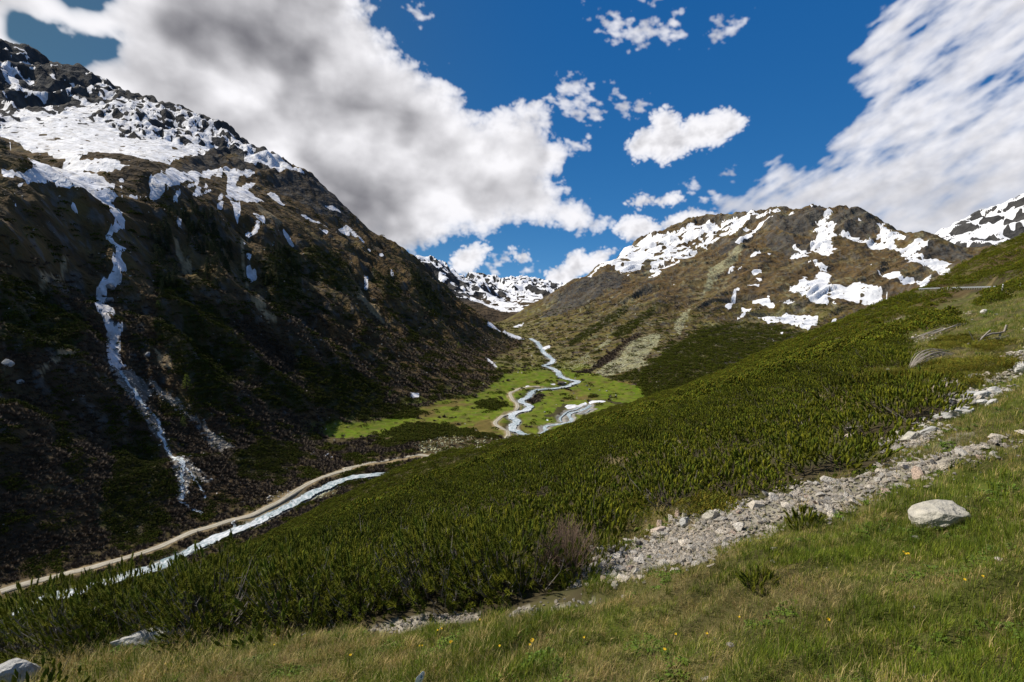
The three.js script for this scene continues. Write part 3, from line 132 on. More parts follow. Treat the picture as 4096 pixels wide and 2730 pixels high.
const ZONES = {bowl:[[[-793.4,859.7],[-790.1,889.4],[-840.8,935.9],[-830,945.4],[-795.3,942.5],[-776.4,952.1],[-790.3,980.2],[-793.5,1016.9],[-804,1043.8],[-778.4,1040.6],[-765.1,1046.9],[-727.9,1067.3],[-736.1,1048],[-744.5,1009.6],[-738.8,978.2],[-721.1,950.4],[-683.8,928.2],[-667.1,938.3],[-629.2,898.5],[-611.1,897.8],[-601.2,927],[-569.2,908.8],[-534.7,877.2],[-552.3,942.7],[-534.4,939.1],[-528.7,984.3],[-505.9,911.5],[-493.8,819.9],[-448.1,726.4],[-432.8,664.1],[-409.2,599.2],[-435.5,597.7],[-479,625.3],[-467.9,592.6],[-470.9,585.2],[-495,593.9],[-623.2,716.1],[-667,747.8],[-717,774.9]]],snow:[[[-679.9,748],[-400,457.5],[-471.4,583.6],[-465.3,589.2],[-454,592.5],[-453.6,573.7],[-432.6,572.5],[-414.6,575.1],[-395.9,560],[-387.4,559.3],[-393.8,549.6],[-406.1,544.7],[-424.5,543.9],[-392.6,525.9],[-378,509.8],[-377,520.5],[-360.4,487.5],[-354.1,488.2],[-351,489.5],[-353.1,482.7],[-349.1,452.3],[-364.6,438.2],[-372.6,431.5],[-377.1,425.5],[-381.3,412.8],[-386,414.2],[-392.2,421.4],[-385.9,426.3],[-380.7,432.9],[-383.2,440.6],[-391.7,448]],[[-366.1,555.2],[-363,568.3],[-409.8,657.2],[-410.9,680.9],[-428.6,735.1],[-415.1,722.2],[-462.5,830.2],[-466.8,889.7],[-456.5,889.2],[-426.4,906.8],[-431.2,868.1],[-393.6,764.5],[-412.2,874.8],[-391.3,804.7],[-365.3,778.1],[-350.2,794.3],[-350.6,728.3],[-358.2,705.7],[-348.9,639.6],[-377.3,715.9],[-437.7,846.7],[-420.6,770.4],[-396.1,695.6],[-353.9,584.9],[-348.9,554.9],[-348.2,548.2],[-351.2,535.2],[-350.9,516.6],[-350,490],[-358.6,510.7],[-351.2,521.6],[-356.8,542.1],[-363.1,547.7]],[[-468,981],[-446.8,990.8],[-418.6,1010.9],[-376.4,989.8],[-399.6,949.5],[-425.3,958.8],[-439.3,941.5],[-458.1,947.1]],[[-339.2,548.4],[-346.5,569.4],[-368,623.4],[-395.2,697.5],[-358.8,613.3],[-337.1,550.1]],[[-335.4,568.9],[-363.7,631],[-385.1,689.9],[-378.9,681.7],[-359.8,630.3],[-372.9,677.6],[-353.3,624.7]],[[-348.3,641.8],[-352.6,667.8],[-347.1,668.2],[-337.2,627],[-328.4,602.7]],[[-348.8,675.4],[-353.7,708.9],[-329,662.1],[-325.3,645.5],[-331,650.3],[-339.7,664.8]],[[-329.5,695.6],[-323.8,709.7],[-317.5,701.9],[-300.9,649.5],[-307.3,634.4],[-313.6,631.9],[-305,645.9],[-315,685]],[[-306.3,725.3],[-297.7,724.2],[-281.5,703.1],[-287.8,703.6],[-299.3,712.7]],[[-384.3,851],[-376.5,872.8],[-357.9,845.8],[-343.8,843.5],[-358.2,834.8]],[[-336.4,839.7],[-321.7,852.1],[-288.1,869.2],[-311.2,850]],[[-319.1,926],[-305,940.4],[-291,938.3],[-306.4,927.5]],[[-282.9,884.8],[-278.7,905.3],[-268.9,903.2],[-264.7,887.8]],[[-296.7,836],[-287.6,852.2],[-284.9,836.5]],[[-975.7,1068.2],[-938.1,1057.3],[-886.3,1006.7],[-875.2,1006.2],[-888.5,998.8],[-942,1035.8]],[[-966.4,1128.3],[-925,1097.9],[-907.5,1097.8],[-917.2,1095.1]],[[-871.5,1077.9],[-836.2,1060.1],[-831.6,1070.1],[-836.4,1055.9],[-814.4,1041.7],[-836.8,1048.3]],[[-867.5,1010.4],[-854.8,1022.3],[-857.5,1014.6]],[[-995.8,1092.9],[-980.1,1101],[-984,1098.8]],[[-349.1,476.4],[-335.3,464.4],[-339.8,476.4],[-331,461.6],[-328.9,466.2],[-327.5,459.8],[-322.5,441.6],[-323,433.1],[-314.3,429.3],[-308.6,433.3],[-309.3,425.6],[-324,432.7],[-325.7,446.3],[-329.8,456],[-335.8,457.7]],[[-353.8,387.1],[-355.4,391.7],[-353.4,389.1],[-353.3,386.4]],[[-373.8,414.7],[-374.5,423.7],[-368.7,408.6],[-365.9,402.6]],[[-353,437.6],[-347.5,441.2],[-350.1,437.7],[-345.6,434.5],[-349.8,433.8]],[[-383.2,534.1],[-380.6,539.1],[-376.2,532.5],[-379.2,530.2]],[[-374.4,522.2],[-372.8,524.2],[-364.5,512.1]],[[-277.6,564.5],[-274.4,566.1],[-274.3,564.3],[-268.9,565.4],[-267.8,562.5],[-264.6,558.2],[-266.3,551.9],[-272.6,555.8],[-277,561.4]],[[-314.9,509.9],[-325.5,539.4],[-311,510.9],[-309,510.3],[-309.4,508.9],[-312.4,508.2]],[[-311.7,586],[-335.3,638.8],[-325.1,619.2],[-309.8,586.1]],[[-294,593.4],[-298.8,607.5],[-291.2,593.1],[-291.5,590.8]],[[-281.8,574.5],[-275.9,574.9],[-278,573.3],[-275.2,572.9],[-277.4,568.8],[-279.8,570.1]],[[-265.6,578.8],[-268.7,598],[-266.5,589.9]],[[-276,597.2],[-274.2,601.3],[-273.5,597.9]],[[-284.7,637.7],[-283.2,645.2],[-282,641.8]],[[-258,587.2],[-260.1,605.6],[-259.2,598.2]],[[-205.6,755.3],[-204.2,767.3],[-194.3,724.6],[-197.7,724.4]],[[-214.4,874.6],[-208.1,878.4],[-205.9,868.4],[-214,867.2]],[[-236.6,876.8],[-227.9,875.7],[-226.2,865.6]],[[-43.8,757.8],[-31.3,729.4],[-16.8,676.3],[-23.2,684],[-32.7,713.6]],[[-96.9,502.6],[-89.4,509.3],[-88,500.9],[-94.7,494.7]],[[-45.1,875.1],[-14.5,922.3],[8.2,1003.9],[21.4,923.4],[4.7,908.3],[-19.1,879.6]],[[45.5,856.3],[63.3,872.4],[59.8,841.4],[46.6,831.3]],[[2.4,1118.1],[26.1,1210.6],[21.2,1139.3],[9,1107.3]],[[-281,911.5],[-256.4,898.5],[-242.8,886.1],[-261,886.9]],[[-183.4,814.2],[-184.9,840.7],[-178.1,808.6],[-181.2,809.1]],[[49.3,487.8],[52.1,493.9],[57,498.2],[61.4,489.5],[70.8,502.2],[71.8,497.4],[70.4,491.3],[61.4,485],[50.8,475.9]],[[72.1,499.7],[75.5,507.4],[84.2,513],[91,509.2],[90.4,505.8],[81.2,500.8],[72.8,492.9]],[[42.6,591.6],[48.9,597.4],[48.5,587.8],[44.9,587.3]],[[14.9,584.2],[17.6,587.8],[20.7,582.9],[14.8,579.1]],[[27.7,440.7],[30.3,441.7],[30.1,437.6]],[[-133.2,334.9],[-131.1,348.5],[-131.9,339.4]],[[-123.6,341.2],[-121.9,352.6],[-121.7,339.8]],[[-120.5,340.1],[-116.8,343],[-117.5,338.8]],[[851.4,1461.2],[825.5,1408.6],[796.5,1377.8],[793.5,1331.3],[761.5,1288.4],[762.5,1276.6],[748,1276.8],[717.1,1197.5],[692,1183.3],[681.5,1215],[680.8,1241.1],[731,1320.5],[746.3,1321],[748.1,1346.4],[774.3,1373],[779.8,1406.1],[801.6,1401.6]],[[662.2,1276.2],[664.5,1244.1],[677.8,1221.4],[659.4,1227.2],[655,1261.5]],[[631.4,1235],[653.8,1236.9],[666.5,1213],[634.9,1220.5]],[[871.6,1302.8],[899.4,1309.7],[875.6,1268.5],[864.8,1215.5],[856.9,1174.7],[848.8,1172.3],[841.4,1191.2],[829.6,1178.2],[826.4,1149.1],[842.6,1144.2],[854.4,1152],[871.9,1148.5],[855.3,1113],[836.4,1108.1],[823.3,1107.8],[815.4,1070.8],[839.9,1037.5],[182.8,217.8],[178.7,216.4],[764.9,959.7],[771.3,991],[784.4,1032.6],[767.7,1039.2],[806.2,1124.2],[807.7,1171],[786,1179.3],[786.7,1202.8],[788.9,1252.2],[769.6,1276.1],[767.6,1286.2],[784.9,1283.9],[799.7,1270],[812.3,1242.9],[819.8,1194.7],[823.4,1249],[827.6,1233.4],[856.4,1267]],[[709.2,1023.2],[725.5,1012.5],[717.7,984.6],[738.5,980.7],[754.2,971.8],[177.5,221],[151.9,194.5],[674.4,890.5],[700.4,967.9],[704.8,1034.9]],[[649.6,1181.3],[657.8,1158.9],[658.1,1128.4],[646.9,1096.8],[596.7,1015.3],[609.1,995],[634.9,999.8],[650.1,986.6],[658.5,946.8],[142.5,192.5],[126.1,175.9],[123.9,180.1],[609.5,905.1],[597.1,928.2],[586.3,956.3],[571.8,970.3],[564.7,938.2],[550.3,951.8],[530.1,967.8],[532.3,1016.8],[544.5,1065.5],[569.2,1070.9],[601.4,1108.1],[600.6,1082.3],[614.8,1090.9],[637.6,1121.3]],[[398.7,996.9],[441.3,1074.5],[466.8,1105.5],[444.3,1057.5],[403.3,985.5],[394.9,990.7]],[[451.9,1010.3],[484.7,1042.9],[476,967.3],[468.8,963.8],[453,999.4]],[[426.2,998.6],[440.2,983.1],[405.7,929.8],[383.7,915.9],[388,926.6],[404.6,933.7]],[[421.6,927.7],[452.8,946.9],[484.4,943],[501.2,932],[513.5,900.2],[494.6,870.2],[456.6,824.1],[450.4,855],[438.1,871.5],[420,882.6]],[[518.4,1165.6],[543.7,1183.9],[541.1,1162.5],[517.9,1148.5]],[[514.5,1140.6],[522.7,1121.3],[513.1,1114.7]],[[484.9,1109.8],[508.9,1105],[500.7,1093.7]],[[478.7,1195.1],[512.8,1240.8],[491.3,1196.3]],[[493.8,1189.4],[525.2,1231.6],[508.2,1199.1]],[[564.2,1280.8],[596.6,1303.4],[591,1282.4],[565.5,1258.4]],[[588.6,1260.9],[610.2,1267.5],[601.6,1256.9]],[[492.6,977.9],[507.9,980.1],[513.6,968.6],[495.8,961.1]],[[518.5,871],[530.7,879.2],[126.2,206.9],[124.1,208.5]],[[407.9,814.9],[416.3,817.1],[406.4,801.9]],[[495.5,1047],[487.1,1003.4],[499.3,1041.6]],[[707.8,1554.4],[718.8,1503.2],[693.1,1511.5],[642,1453.5],[595.2,1420.9],[579.4,1423.1],[651.4,1494.9]],[[842.5,1324.2],[838.9,1305.8],[832.4,1307.4]],[[834.7,1289.3],[845.6,1282.9],[840,1282.4]],[[702,1396.4],[716.7,1384.4],[704.8,1393.3]],[[337,1177.6],[365.6,1193.2],[356.3,1184.7]],[[729.2,1106],[717.8,1073.6],[715,1074.2]]],tongue:[[[-308,427.1],[-308.5,433.1],[-305.8,421.9],[-301.7,420.8],[-296.9,415.1],[-295,405],[-298.2,396.1],[-296,391.2],[-293.3,385.4],[-275.1,369.5],[-272.6,361.7],[-267.7,357.5],[-265.6,357.3],[-263.7,359.2],[-261.7,355.2],[-259.6,351.2],[-254.4,341.9],[-248,334],[-244.1,333.3],[-244,327.1],[-246.5,325.3],[-251.9,330.6],[-262,343.9],[-267.5,353.9],[-273.3,356.6],[-279.6,361.2],[-283.3,362.4],[-301.8,389.8],[-303.9,399.5],[-301.2,407.5],[-300.8,410.9],[-304.6,413.2],[-307.6,422.8]]],snowrock:[[[-736.1,982.3],[-737.6,1025],[-739.7,1108.5],[-656.4,1064],[-662.6,1108.3],[-592.3,1056.8],[-549.9,1067.3],[-462.2,999.5],[-468,981],[-513.1,981.6],[-534.4,939.1],[-534.7,877.2],[-569.2,908.8],[-601.2,927],[-612,903.1],[-629.2,898.5],[-667.1,938.3],[-683.8,928.2],[-720.4,952.9]]],couloirs:[[[-1020.1,1121.1],[-992.9,1154.8],[-960.2,1134.5],[-927.6,1119.6],[-903.7,1158.9],[-849.4,1149.7],[-809.1,1141.7],[-741.3,1096.5],[-749.8,1042.2],[-804,1043.8],[-793.5,1016.9],[-774.6,949.8],[-795.3,942.5],[-842.6,950.3],[-790.7,890.3],[-793.4,859.7]]],snowfield:[[[394.4,1546.5],[416,1635.8],[506.7,1701.2],[573.8,1726.3],[638.3,1696.2],[702.6,1662.8],[747.2,1633.8],[759.2,1561.1],[805.5,1495.4],[818.9,1480.1],[784.9,1538.8],[730,1555.5],[697.2,1582.4],[659.2,1578.9],[614.3,1617.5],[583.8,1597.5],[553.3,1617.1],[530.4,1618.5],[475.7,1593],[441.1,1551.9],[379.2,1485]],[[178.4,1411.9],[249.1,1543],[342.8,1694.6],[415,1816.5],[510.2,1702],[466.7,1550.8],[411.7,1506.7],[365.1,1496.1],[296.9,1381.4],[286.9,1455.9],[277.1,1497.5],[236.8,1520.6]]],streaks:[[[379.2,1485],[475.7,1593],[580.3,1600.9],[659.2,1578.9],[700,1527.5],[634.6,1561.4],[569.3,1530.8],[521.2,1519.2],[439.9,1426.9],[389.2,1393.8],[333,1301]]],scree:[[[58.8,705.8],[82.8,730.7],[126.8,802.8],[158,856],[150.5,814.6],[109.6,782.1],[113,727],[109.4,689.9],[87.3,679.5],[63.1,683.1]],[[99.3,637.4],[136.1,722.7],[166.6,786.7],[222.6,839.6],[231.6,826.5],[200.6,746.4],[162.4,661.6],[167.3,634.5],[147.4,630.5],[124.5,629.2],[108.7,624.9]],[[-68.1,364.3],[-55.2,383.3],[-36.8,386.3],[-14.2,380.6],[-3.8,381.9],[-14.1,217.5],[-62,354.5]],[[274.5,905.9],[310.6,979],[340.2,1016.4],[294.9,911.1],[260.8,834.7]],[[216.8,838.3],[233.7,835.8],[210.1,758.3],[194.4,749.7]],[[468.3,1273.3],[555.1,1361.9],[609.7,1396.8],[547.6,1304.5],[481.8,1212.9],[437.5,1167.9],[389.8,1099.2]],[[-104.1,267.5],[-102.6,289.1],[-96.1,308.1],[-93.9,300.7],[-96.1,277.4]]],gravel:[[[-245,324.5],[-242,332.3],[-234.8,337.1],[-216.6,333.1],[-205.6,329.3],[-192.3,324.4],[-178.2,319.3],[-167.2,314.5],[-166.3,300.4],[-184.8,314],[-196.6,321.9],[-213.8,328.3],[-225.3,331.4],[-221,316],[-206.7,307.7],[-198.4,298.6],[-189.7,291.2],[-172.1,279.3],[-165.6,275.2],[-173.6,268],[-193.3,291.4],[-203.4,296.8],[-215,302.8],[-231.6,313],[-242.3,319.3]],[[-185.5,288.2],[-179,286.3],[-169.4,276.9],[-162.1,276.8],[-158,272.1],[-165.8,269.1],[-164.5,261.4],[-160.6,252],[-163.3,252.9],[-168.3,262.6],[-176.1,270.5]],[[-128,268.6],[-125.7,278.2],[-118.1,284.5],[-119.6,267.9],[-123.4,262]]],thicket:[[[90.7,872.7],[118.7,929.6],[176.6,1026.8],[226.4,1061.6],[225.2,1040.6],[192.9,984.8],[159.5,942],[122.7,877.9],[93.6,850.6]],[[161.4,874.7],[198.1,938.9],[252.7,1026.6],[287.7,1044.4],[259.4,992.8],[206.8,891.4],[170.9,843.4]],[[106.9,625.8],[123.3,622.8],[166.2,630],[236.4,772.8],[64.5,208.5],[137.5,536.7],[138.3,590.3],[123.1,603]],[[-199.6,774.8],[-185.9,814.3],[-163,794],[-147.8,718.5],[-174.2,713.5],[-198.5,759.9]],[[-167.3,868.1],[-159.5,881.7],[-120.3,857.8],[-101.1,803.4],[-115.5,755.9],[-134,787.1],[-154.6,824.8]],[[-100.8,378.7],[-94.2,411.3],[-80.1,430.2],[-47.7,420.6],[-20.7,392.7],[-11,389.3],[-27.1,382.3],[-48.6,386.8],[-61,375.5],[-79.1,363.4]],[[-127.7,423.9],[-120,454.2],[-97.2,477.3],[-75.4,466.8],[-82.9,445.4],[-111.8,436.9]],[[-32.8,508.9],[-19.5,524.7],[-4.9,494.2],[-13.3,472.4],[-28,479.7]],[[-138.7,690.9],[-126.3,702.1],[-114.9,647.5],[-120.6,627]],[[-165.7,470.2],[-145.9,488.4],[-126,495.9],[-113.2,472.1],[-117.1,442.3],[-135.8,425.5],[-150.2,423.4]],[[203.3,702.2],[315.5,884.1],[388.7,914.5],[429.1,863.5],[441.4,796.1],[88.8,162.4],[61.8,138.2],[60.2,148.4],[62.5,173.2],[138.2,527.8],[166.2,639]],[[-289,442.7],[-268.4,448.5],[-260.9,436.8],[-252.1,443.9],[-236.6,445.9],[-212.2,405.3],[-198.8,401.4],[-188.3,414.4],[-182,394.5],[-193.8,389.7],[-208.6,394.1],[-191.2,366.2],[-189.4,345.6],[-182.2,341.1],[-193.5,334.1],[-205.6,338.3],[-220.8,347.7],[-230.4,357.1],[-247.7,368.9],[-264.6,402.7],[-287.4,431.5]],[[-313.5,330.3],[-309.7,347.3],[-302.3,350.5],[-295.9,349.4],[-282.4,352.5],[-260.7,326.5],[-253.6,295.5],[-258.7,281.5],[-271.7,283]],[[-267.9,602.4],[-281,701.7],[-251.4,649],[-230,586.7],[-217.8,537.2],[-209.3,471.3],[-245.3,540.7],[-262.4,565.6]],[[-271.5,703.7],[-252.9,740],[-225.9,753.6],[-195.9,650.3],[-225.1,627.7],[-250.6,658]],[[-200.6,329.2],[-187.7,332.3],[-187.5,328.2],[-195.7,325.4]],[[-209.3,273],[-206.1,292.9],[-195.9,290.2],[-178.8,263.5],[-194.4,252.3]],[[-187.6,460.3],[-165.2,453.5],[-141.9,463],[-130.3,422.4],[-152.7,413],[-172.6,430.3]],[[-182,394.5],[-172.4,419.8],[-152.7,413],[-156,392.1],[-170.5,372.4],[-185.4,371.8]],[[-185.9,227.6],[-193.1,249.1],[-201.4,280.3],[-181.8,265.8],[-173.8,265.3],[-168.5,244.5],[-156.2,236.3],[-158,218],[-172.7,220.1],[-181.5,223.2]],[[-161.2,299.3],[-157.9,335.1],[-144.9,352],[-134.4,330.5],[-131.9,296.7],[-144.2,285.6]]],alder:[[[73.5,665.4],[102.6,672.4],[120.8,735],[157.1,786.1],[197.2,849],[207.7,850.6],[167,766.3],[141.3,715.9],[111.5,677.8],[91.6,651]],[[-236.7,448.9],[-224.6,456.5],[-206.7,457.6],[-186.5,457],[-182.1,441.5],[-183.6,403.7],[-200.8,415.6],[-224.8,439.8]],[[12.4,504.2],[16.3,522.1],[22.8,540.3],[31.3,543],[27.7,519.2],[18.9,499.4],[16.7,484.5],[14.4,498.5]]],rock:[[[63.6,1204.9],[109.1,1324.6],[199.4,1412.7],[272.1,1468.1],[288.6,1380.3],[256.7,1278.8],[192.2,1228.3],[134.8,1170],[95.3,1153.5]],[[697.2,1502.3],[751.1,1543.5],[756.5,1466],[782.7,1403.6],[771.5,1367.6],[726.4,1356.5],[688,1384.1],[692.5,1463.1]],[[761.5,1459],[846.6,1490.9],[858.6,1473.9],[797.2,1401],[760.7,1409.6]],[[825.3,1393.9],[858.3,1423.7],[869.2,1355.7],[881.7,1318.7],[858,1269.9],[822.4,1253.5],[797.5,1254.1],[786.6,1280.2],[796.5,1377.8]],[[840.8,1136.8],[866.4,1105.9],[901.2,1088.4],[884.2,1036.5],[858.9,1034.9],[838.2,1047.4],[820.9,1078.7],[823.3,1107.8]],[[792.1,1211.8],[822.3,1198.6],[807.7,1191.5],[797.9,1208.9]],[[538.1,1411.4],[608.2,1495.1],[684.5,1492.4],[649.9,1451.9],[595.2,1420.9],[538.8,1359.9]],[[653.9,1636],[704.5,1656],[663.5,1611.7],[618.4,1615.8]],[[660.2,1418.8],[694.1,1339.9],[681.6,1243.1],[663.3,1220.6],[630.4,1247.7],[621.4,1299.9]],[[-1020.1,1121.1],[-992.9,1154.8],[-960.2,1134.5],[-927.6,1119.6],[-903.7,1158.9],[-849.4,1149.7],[-809.1,1141.7],[-741.3,1096.5],[-749.8,1042.2],[-804,1043.8],[-837.8,1058],[-871.5,1077.9],[-808.8,1034],[-793.5,1016.9],[-774.6,949.8],[-791.1,947.2],[-795.3,942.5],[-868.3,1000.2],[-842.6,950.3],[-790.7,890.3],[-793.4,859.7]],[[-380.1,606.3],[-508.6,874.6],[-516,976.1],[-472.1,911.1],[-465.3,853.4],[-416.2,724.3],[-376.5,614.6]],[[-469.9,911.8],[-481,972.9],[-454,950.3],[-422.1,991.5],[-402.9,957.8],[-431.4,900.9],[-456.5,889.2]],[[-405.1,936.2],[-382.7,969.4],[-368.8,1000],[-342.3,996.6],[-293.6,989.1],[-275.1,924.7],[-316.1,893.2],[-355.6,889.8],[-390.1,887.3]]],heather:[[[-468.2,586.1],[-454,592.5],[-435.5,597.7],[-402.6,589.4],[-429.1,679.3],[-375.8,593.9],[-366.5,555.9],[-358.4,542.3],[-360.6,531.5],[-362.4,514.3],[-378,509.8],[-403.9,541.6],[-392.2,552],[-414.6,575.1],[-432.6,572.5]]],tan:[[[-305.9,489],[-303.8,493.9],[-302.5,493],[-296.6,489.4],[-288.2,483.3],[-285.5,480],[-274.7,454.1],[-290.2,475.8],[-297.9,483.8],[-303.8,489.6]],[[-295.4,585.3],[-309.7,631.8],[-288.1,586.5],[-278.3,566.2],[-271.3,554.4],[-233.3,487.3],[-261.4,535.8],[-275.1,554.4],[-282,562.5],[-285.8,573.1]],[[-344.9,728.8],[-342.6,747.5],[-326.1,742.6],[-310,736.2],[-308.9,725],[-314.3,707.6],[-330.8,712]],[[-202.5,717],[-192.9,704.6],[-165.4,659.5],[-149.1,646.6],[-163.7,651.8],[-180.2,657.1],[-189.6,656.8]],[[-324.7,390.8],[-323.6,392.8],[-309.5,359.5],[-288.5,320],[-288.3,316.5],[-307.6,348.3]],[[-257.6,317.3],[-250.7,301.7],[-249.1,284.5],[-250.9,276.6],[-251.2,285.3]],[[-241.3,354.8],[-226.8,354.5],[-220.5,345.4],[-231.3,348.1]],[[-228.8,472.7],[-244,537.5],[-218.9,474.9],[-206.4,470.8],[-211.8,463.7],[-224.1,467.8]]],meadow:[[[-44,435.4],[-31,458.5],[-15.9,466.4],[-12.3,436.2],[-6.6,412.1],[-9.8,389.8],[-23.3,397.9],[-34.3,413.6]],[[-143,401.1],[-132.6,414.6],[-100.7,428.8],[-97.2,392.7],[-111.5,376],[-131.1,366.4]],[[1.4,623.5],[25.7,669.9],[46.6,681.3],[47.3,634.9],[34.7,614.3],[1.2,568.2]]],peat:[[[47.2,471.4],[52.6,498.5],[49.8,503.6],[40.6,480.2],[32.2,458.9],[28.2,452.6],[29,448.7],[34.1,449.8],[39.7,457.1]],[[78.9,515.6],[91,519.3],[107.8,502.4],[104.3,485.8],[94.2,505],[84.6,514.9]]],turf:[[[-9.69,9.11],[-9.41,9.2],[-7.8,8.28],[-6.61,7.68],[-6.06,7.58],[-6.18,8.16],[-5.27,7.65],[-4.45,7.19],[-4.11,7.19],[-2.77,7.09],[-1.99,6.86],[-1.58,6.86],[-1.03,6.83],[-0.76,6.87],[-0.33,6.47],[-0.01,6.2],[0.16,6.03],[0.43,6.04],[0.72,5.86],[0.87,5.99],[0.91,6.68],[1.09,7.52],[1.38,8.37],[1.59,9.12],[1.98,9.5],[2.62,9.6],[2.63,8.73],[2.87,8.48],[3.22,7.79],[3.29,9.14],[3.77,9.31],[3.45,7.63],[3.75,7.58],[4.29,7.99],[4.66,8.15],[5.44,8.03],[5.82,7.88],[6.84,9.47],[7.79,9.8],[8.65,10.34],[9.29,10.98],[10.22,12.32],[10.47,12.95],[11.33,15.38],[11.25,17.53],[11.06,17.8],[16.3,25.06],[16.49,24.7],[14.59,19.62],[18.9,25.8],[24.55,33.23],[30.6,43.4],[38.09,50.1],[29.74,36.47],[27.82,33.33],[43.18,52.21],[62.4,77.1],[52.2,67.2],[53.1,69.6],[52.1,70],[88.3,123.4],[87,128],[90.4,133],[100.6,142],[104.6,141.8],[110,144.1],[123,161],[128.3,170.7],[142.8,192.5],[140.9,185.9],[135.4,173.3],[123.3,146.7],[112.5,128.3],[80.3,88.2],[73,76.7],[33.43,30.59],[2.66,2.24],[-8.24,6.66]]],bush:[[[104.4,140.9],[106.6,140.1],[92,118.4],[72.4,93.3],[89.5,120.1]],[[75,86.1],[75.9,85.8],[69.4,75.8],[44.29,48.09],[44.5,49.31],[60.2,68.6]],[[76,97.6],[75.3,94.5],[30.13,36.39],[27.45,32.88],[27.28,33.38],[35.73,45.4]]],juniper:[[[14.28,19.44],[14.3,17.93],[14.5,17.06],[12.67,14.44],[13.34,14.69],[13.14,14.15],[12.77,13.49],[12.38,13.38],[12.32,12.77],[11.73,12.24],[11.38,12.48],[11.05,12.79],[11.3,13.59],[11.59,14.63],[11.41,15.49],[12.48,18.56],[11.4,17.77],[13.49,20.68],[14.14,20.59]],[[20.26,25.76],[20.31,24.61],[18.98,21.74],[17.17,18.96],[15.23,16.13],[14.71,15.59],[14.42,16.03],[16.28,19.12],[17.04,21.21]],[[7.44,8.95],[7.42,8.68],[7.3,8.61]],[[10.71,12.8],[11.13,12.64],[11.19,12.27],[10.61,11.84],[10.15,11.83]],[[2.47,10.61],[2.78,10.94],[2.41,9.07],[2.41,8.81],[2.14,8.69],[1.95,9.33]],[[2.86,8.46],[3.21,8.56],[3.41,8.27],[3.13,7.57],[2.99,8.17]],[[0.17,6.26],[0.33,6.31],[0.54,6.08],[0.72,5.86],[0.53,5.93],[0.2,6]],[[2.77,8.42],[3.1,8.62],[3.64,8.77],[3.39,7.92],[2.98,7.6]]],rocks:[[[0.66,6.87],[0.82,6.91],[0.99,6.81],[1.14,7.14],[1.24,7.52],[1.51,7.58],[1.61,7.67],[1.91,7.71],[2.28,7.76],[2.5,7.57],[2.52,8.18],[2.71,8.23],[2.96,8.07],[3.07,7.42],[2.71,6.52],[2.52,6.5],[2.33,6.49],[2.23,5.89],[2.06,6.03],[1.92,6.3],[1.8,6.52],[1.67,6.48],[1.36,6.18],[1.34,6.5],[1.11,6.74],[0.97,6.65],[0.74,6.82]],[[2.65,8.43],[3,8.12],[2.95,7.54],[3.35,7.82],[3.6,7.46],[3.78,7.55],[4.37,7.93],[4.62,7.66],[5.18,7.46],[5.77,7.8],[5.87,7.49],[6.3,7.47],[6.66,7.26],[6.38,6.86],[5.87,6.83],[5.37,6.83],[5.07,6.99],[4.75,6.97],[4.42,6.78],[4.07,6.71],[3.7,6.93],[3.38,6.89],[3.09,6.63],[2.77,6.53],[2.51,6.48],[2.1,6.04],[1.94,6.45],[2.01,7.45]],[[10.45,12.91],[11.38,13.69],[11.06,12.92],[10.68,12.82],[9.99,11.54],[10.17,11.32],[10.54,11.54],[10.62,11.37],[10.22,11.09],[9.41,10.5],[9.6,11.18],[8.89,10.36],[8.45,10.1],[7.76,9.72],[8.02,10.14],[9.06,10.84],[9.59,11.27],[9.73,11.66]],[[13.23,14.25],[14.63,15.19],[12.81,13.27],[12.81,13.55]],[[6.84,9.45],[7.1,9.63],[7.29,9.34],[7.28,9.05],[6.74,8.6],[6.57,8.48],[6.8,9.33]],[[11.38,12.48],[11.49,12.34],[11.68,12.23],[11.35,12.17],[11.25,12.21]]],pebbles:[[[-1.99,6.83],[-1.58,6.86],[-1.17,6.83],[-0.9,6.84],[-0.4,6.53],[-0.45,6.35],[-0.85,6.46],[-1.24,6.5],[-1.7,6.51]],[[-0.02,6.02],[0.14,6.03],[0.42,5.95],[0.7,5.83],[1.02,5.78],[0.84,5.76],[0.42,5.89],[0.03,5.94]]],stones:[[[52.1,62.5],[43.43,50.31],[37.54,43.82],[43.68,52.23]],[[33.52,45.78],[29.08,37.49],[27.41,33.4],[25.53,32.38],[25.38,33.69]],[[13.24,14.28],[14.69,15.33],[13.45,13.97],[12.95,13.42],[12.94,13.73]],[[7.26,9.17],[7.14,8.19],[6.98,7.71],[6.69,7.8],[6.42,7.41],[6.35,8]],[[52.1,70],[53.1,69.6],[46.42,59.05],[44.15,56.98]],[[97.9,137.1],[103.3,141.9],[102.8,139.9],[91.6,126.1]]],straw:[[[1.46,8.37],[1.95,9.33],[2.46,8.99],[2.58,8.29],[2.09,7.83],[1.76,7.69],[1.45,7.58]]],forest:[[[-324.5,542.1],[-321.4,575.7],[-309.1,583],[-297.6,572.7],[-292.7,572.9],[-284.5,543.5],[-249.1,470.1],[-251.3,453.1],[-266.7,468.1],[-275.8,487.4],[-288.9,493],[-301.3,501.2]],[[-320,480.7],[-313.4,488.2],[-308.2,491.2],[-305.1,485.3],[-298,465.8],[-292.8,445.1]],[[-269.8,576.1],[-277,658.8],[-260.9,655.5],[-236.4,600.6],[-234.3,537.1],[-256.1,550.9],[-267.2,569.6]],[[-320,504.3],[-335.2,546.1],[-320.4,543.7],[-308.8,501]],[[-167.3,868.1],[-159.5,881.7],[-120.3,857.8],[-101.1,803.4],[-115.5,755.9],[-134,787.1],[-154.6,824.8]],[[-314.2,479.4],[-313.8,497.6],[-298.2,484.2],[-271.5,433.7],[-265.3,403.9],[-289,438.4]]]};
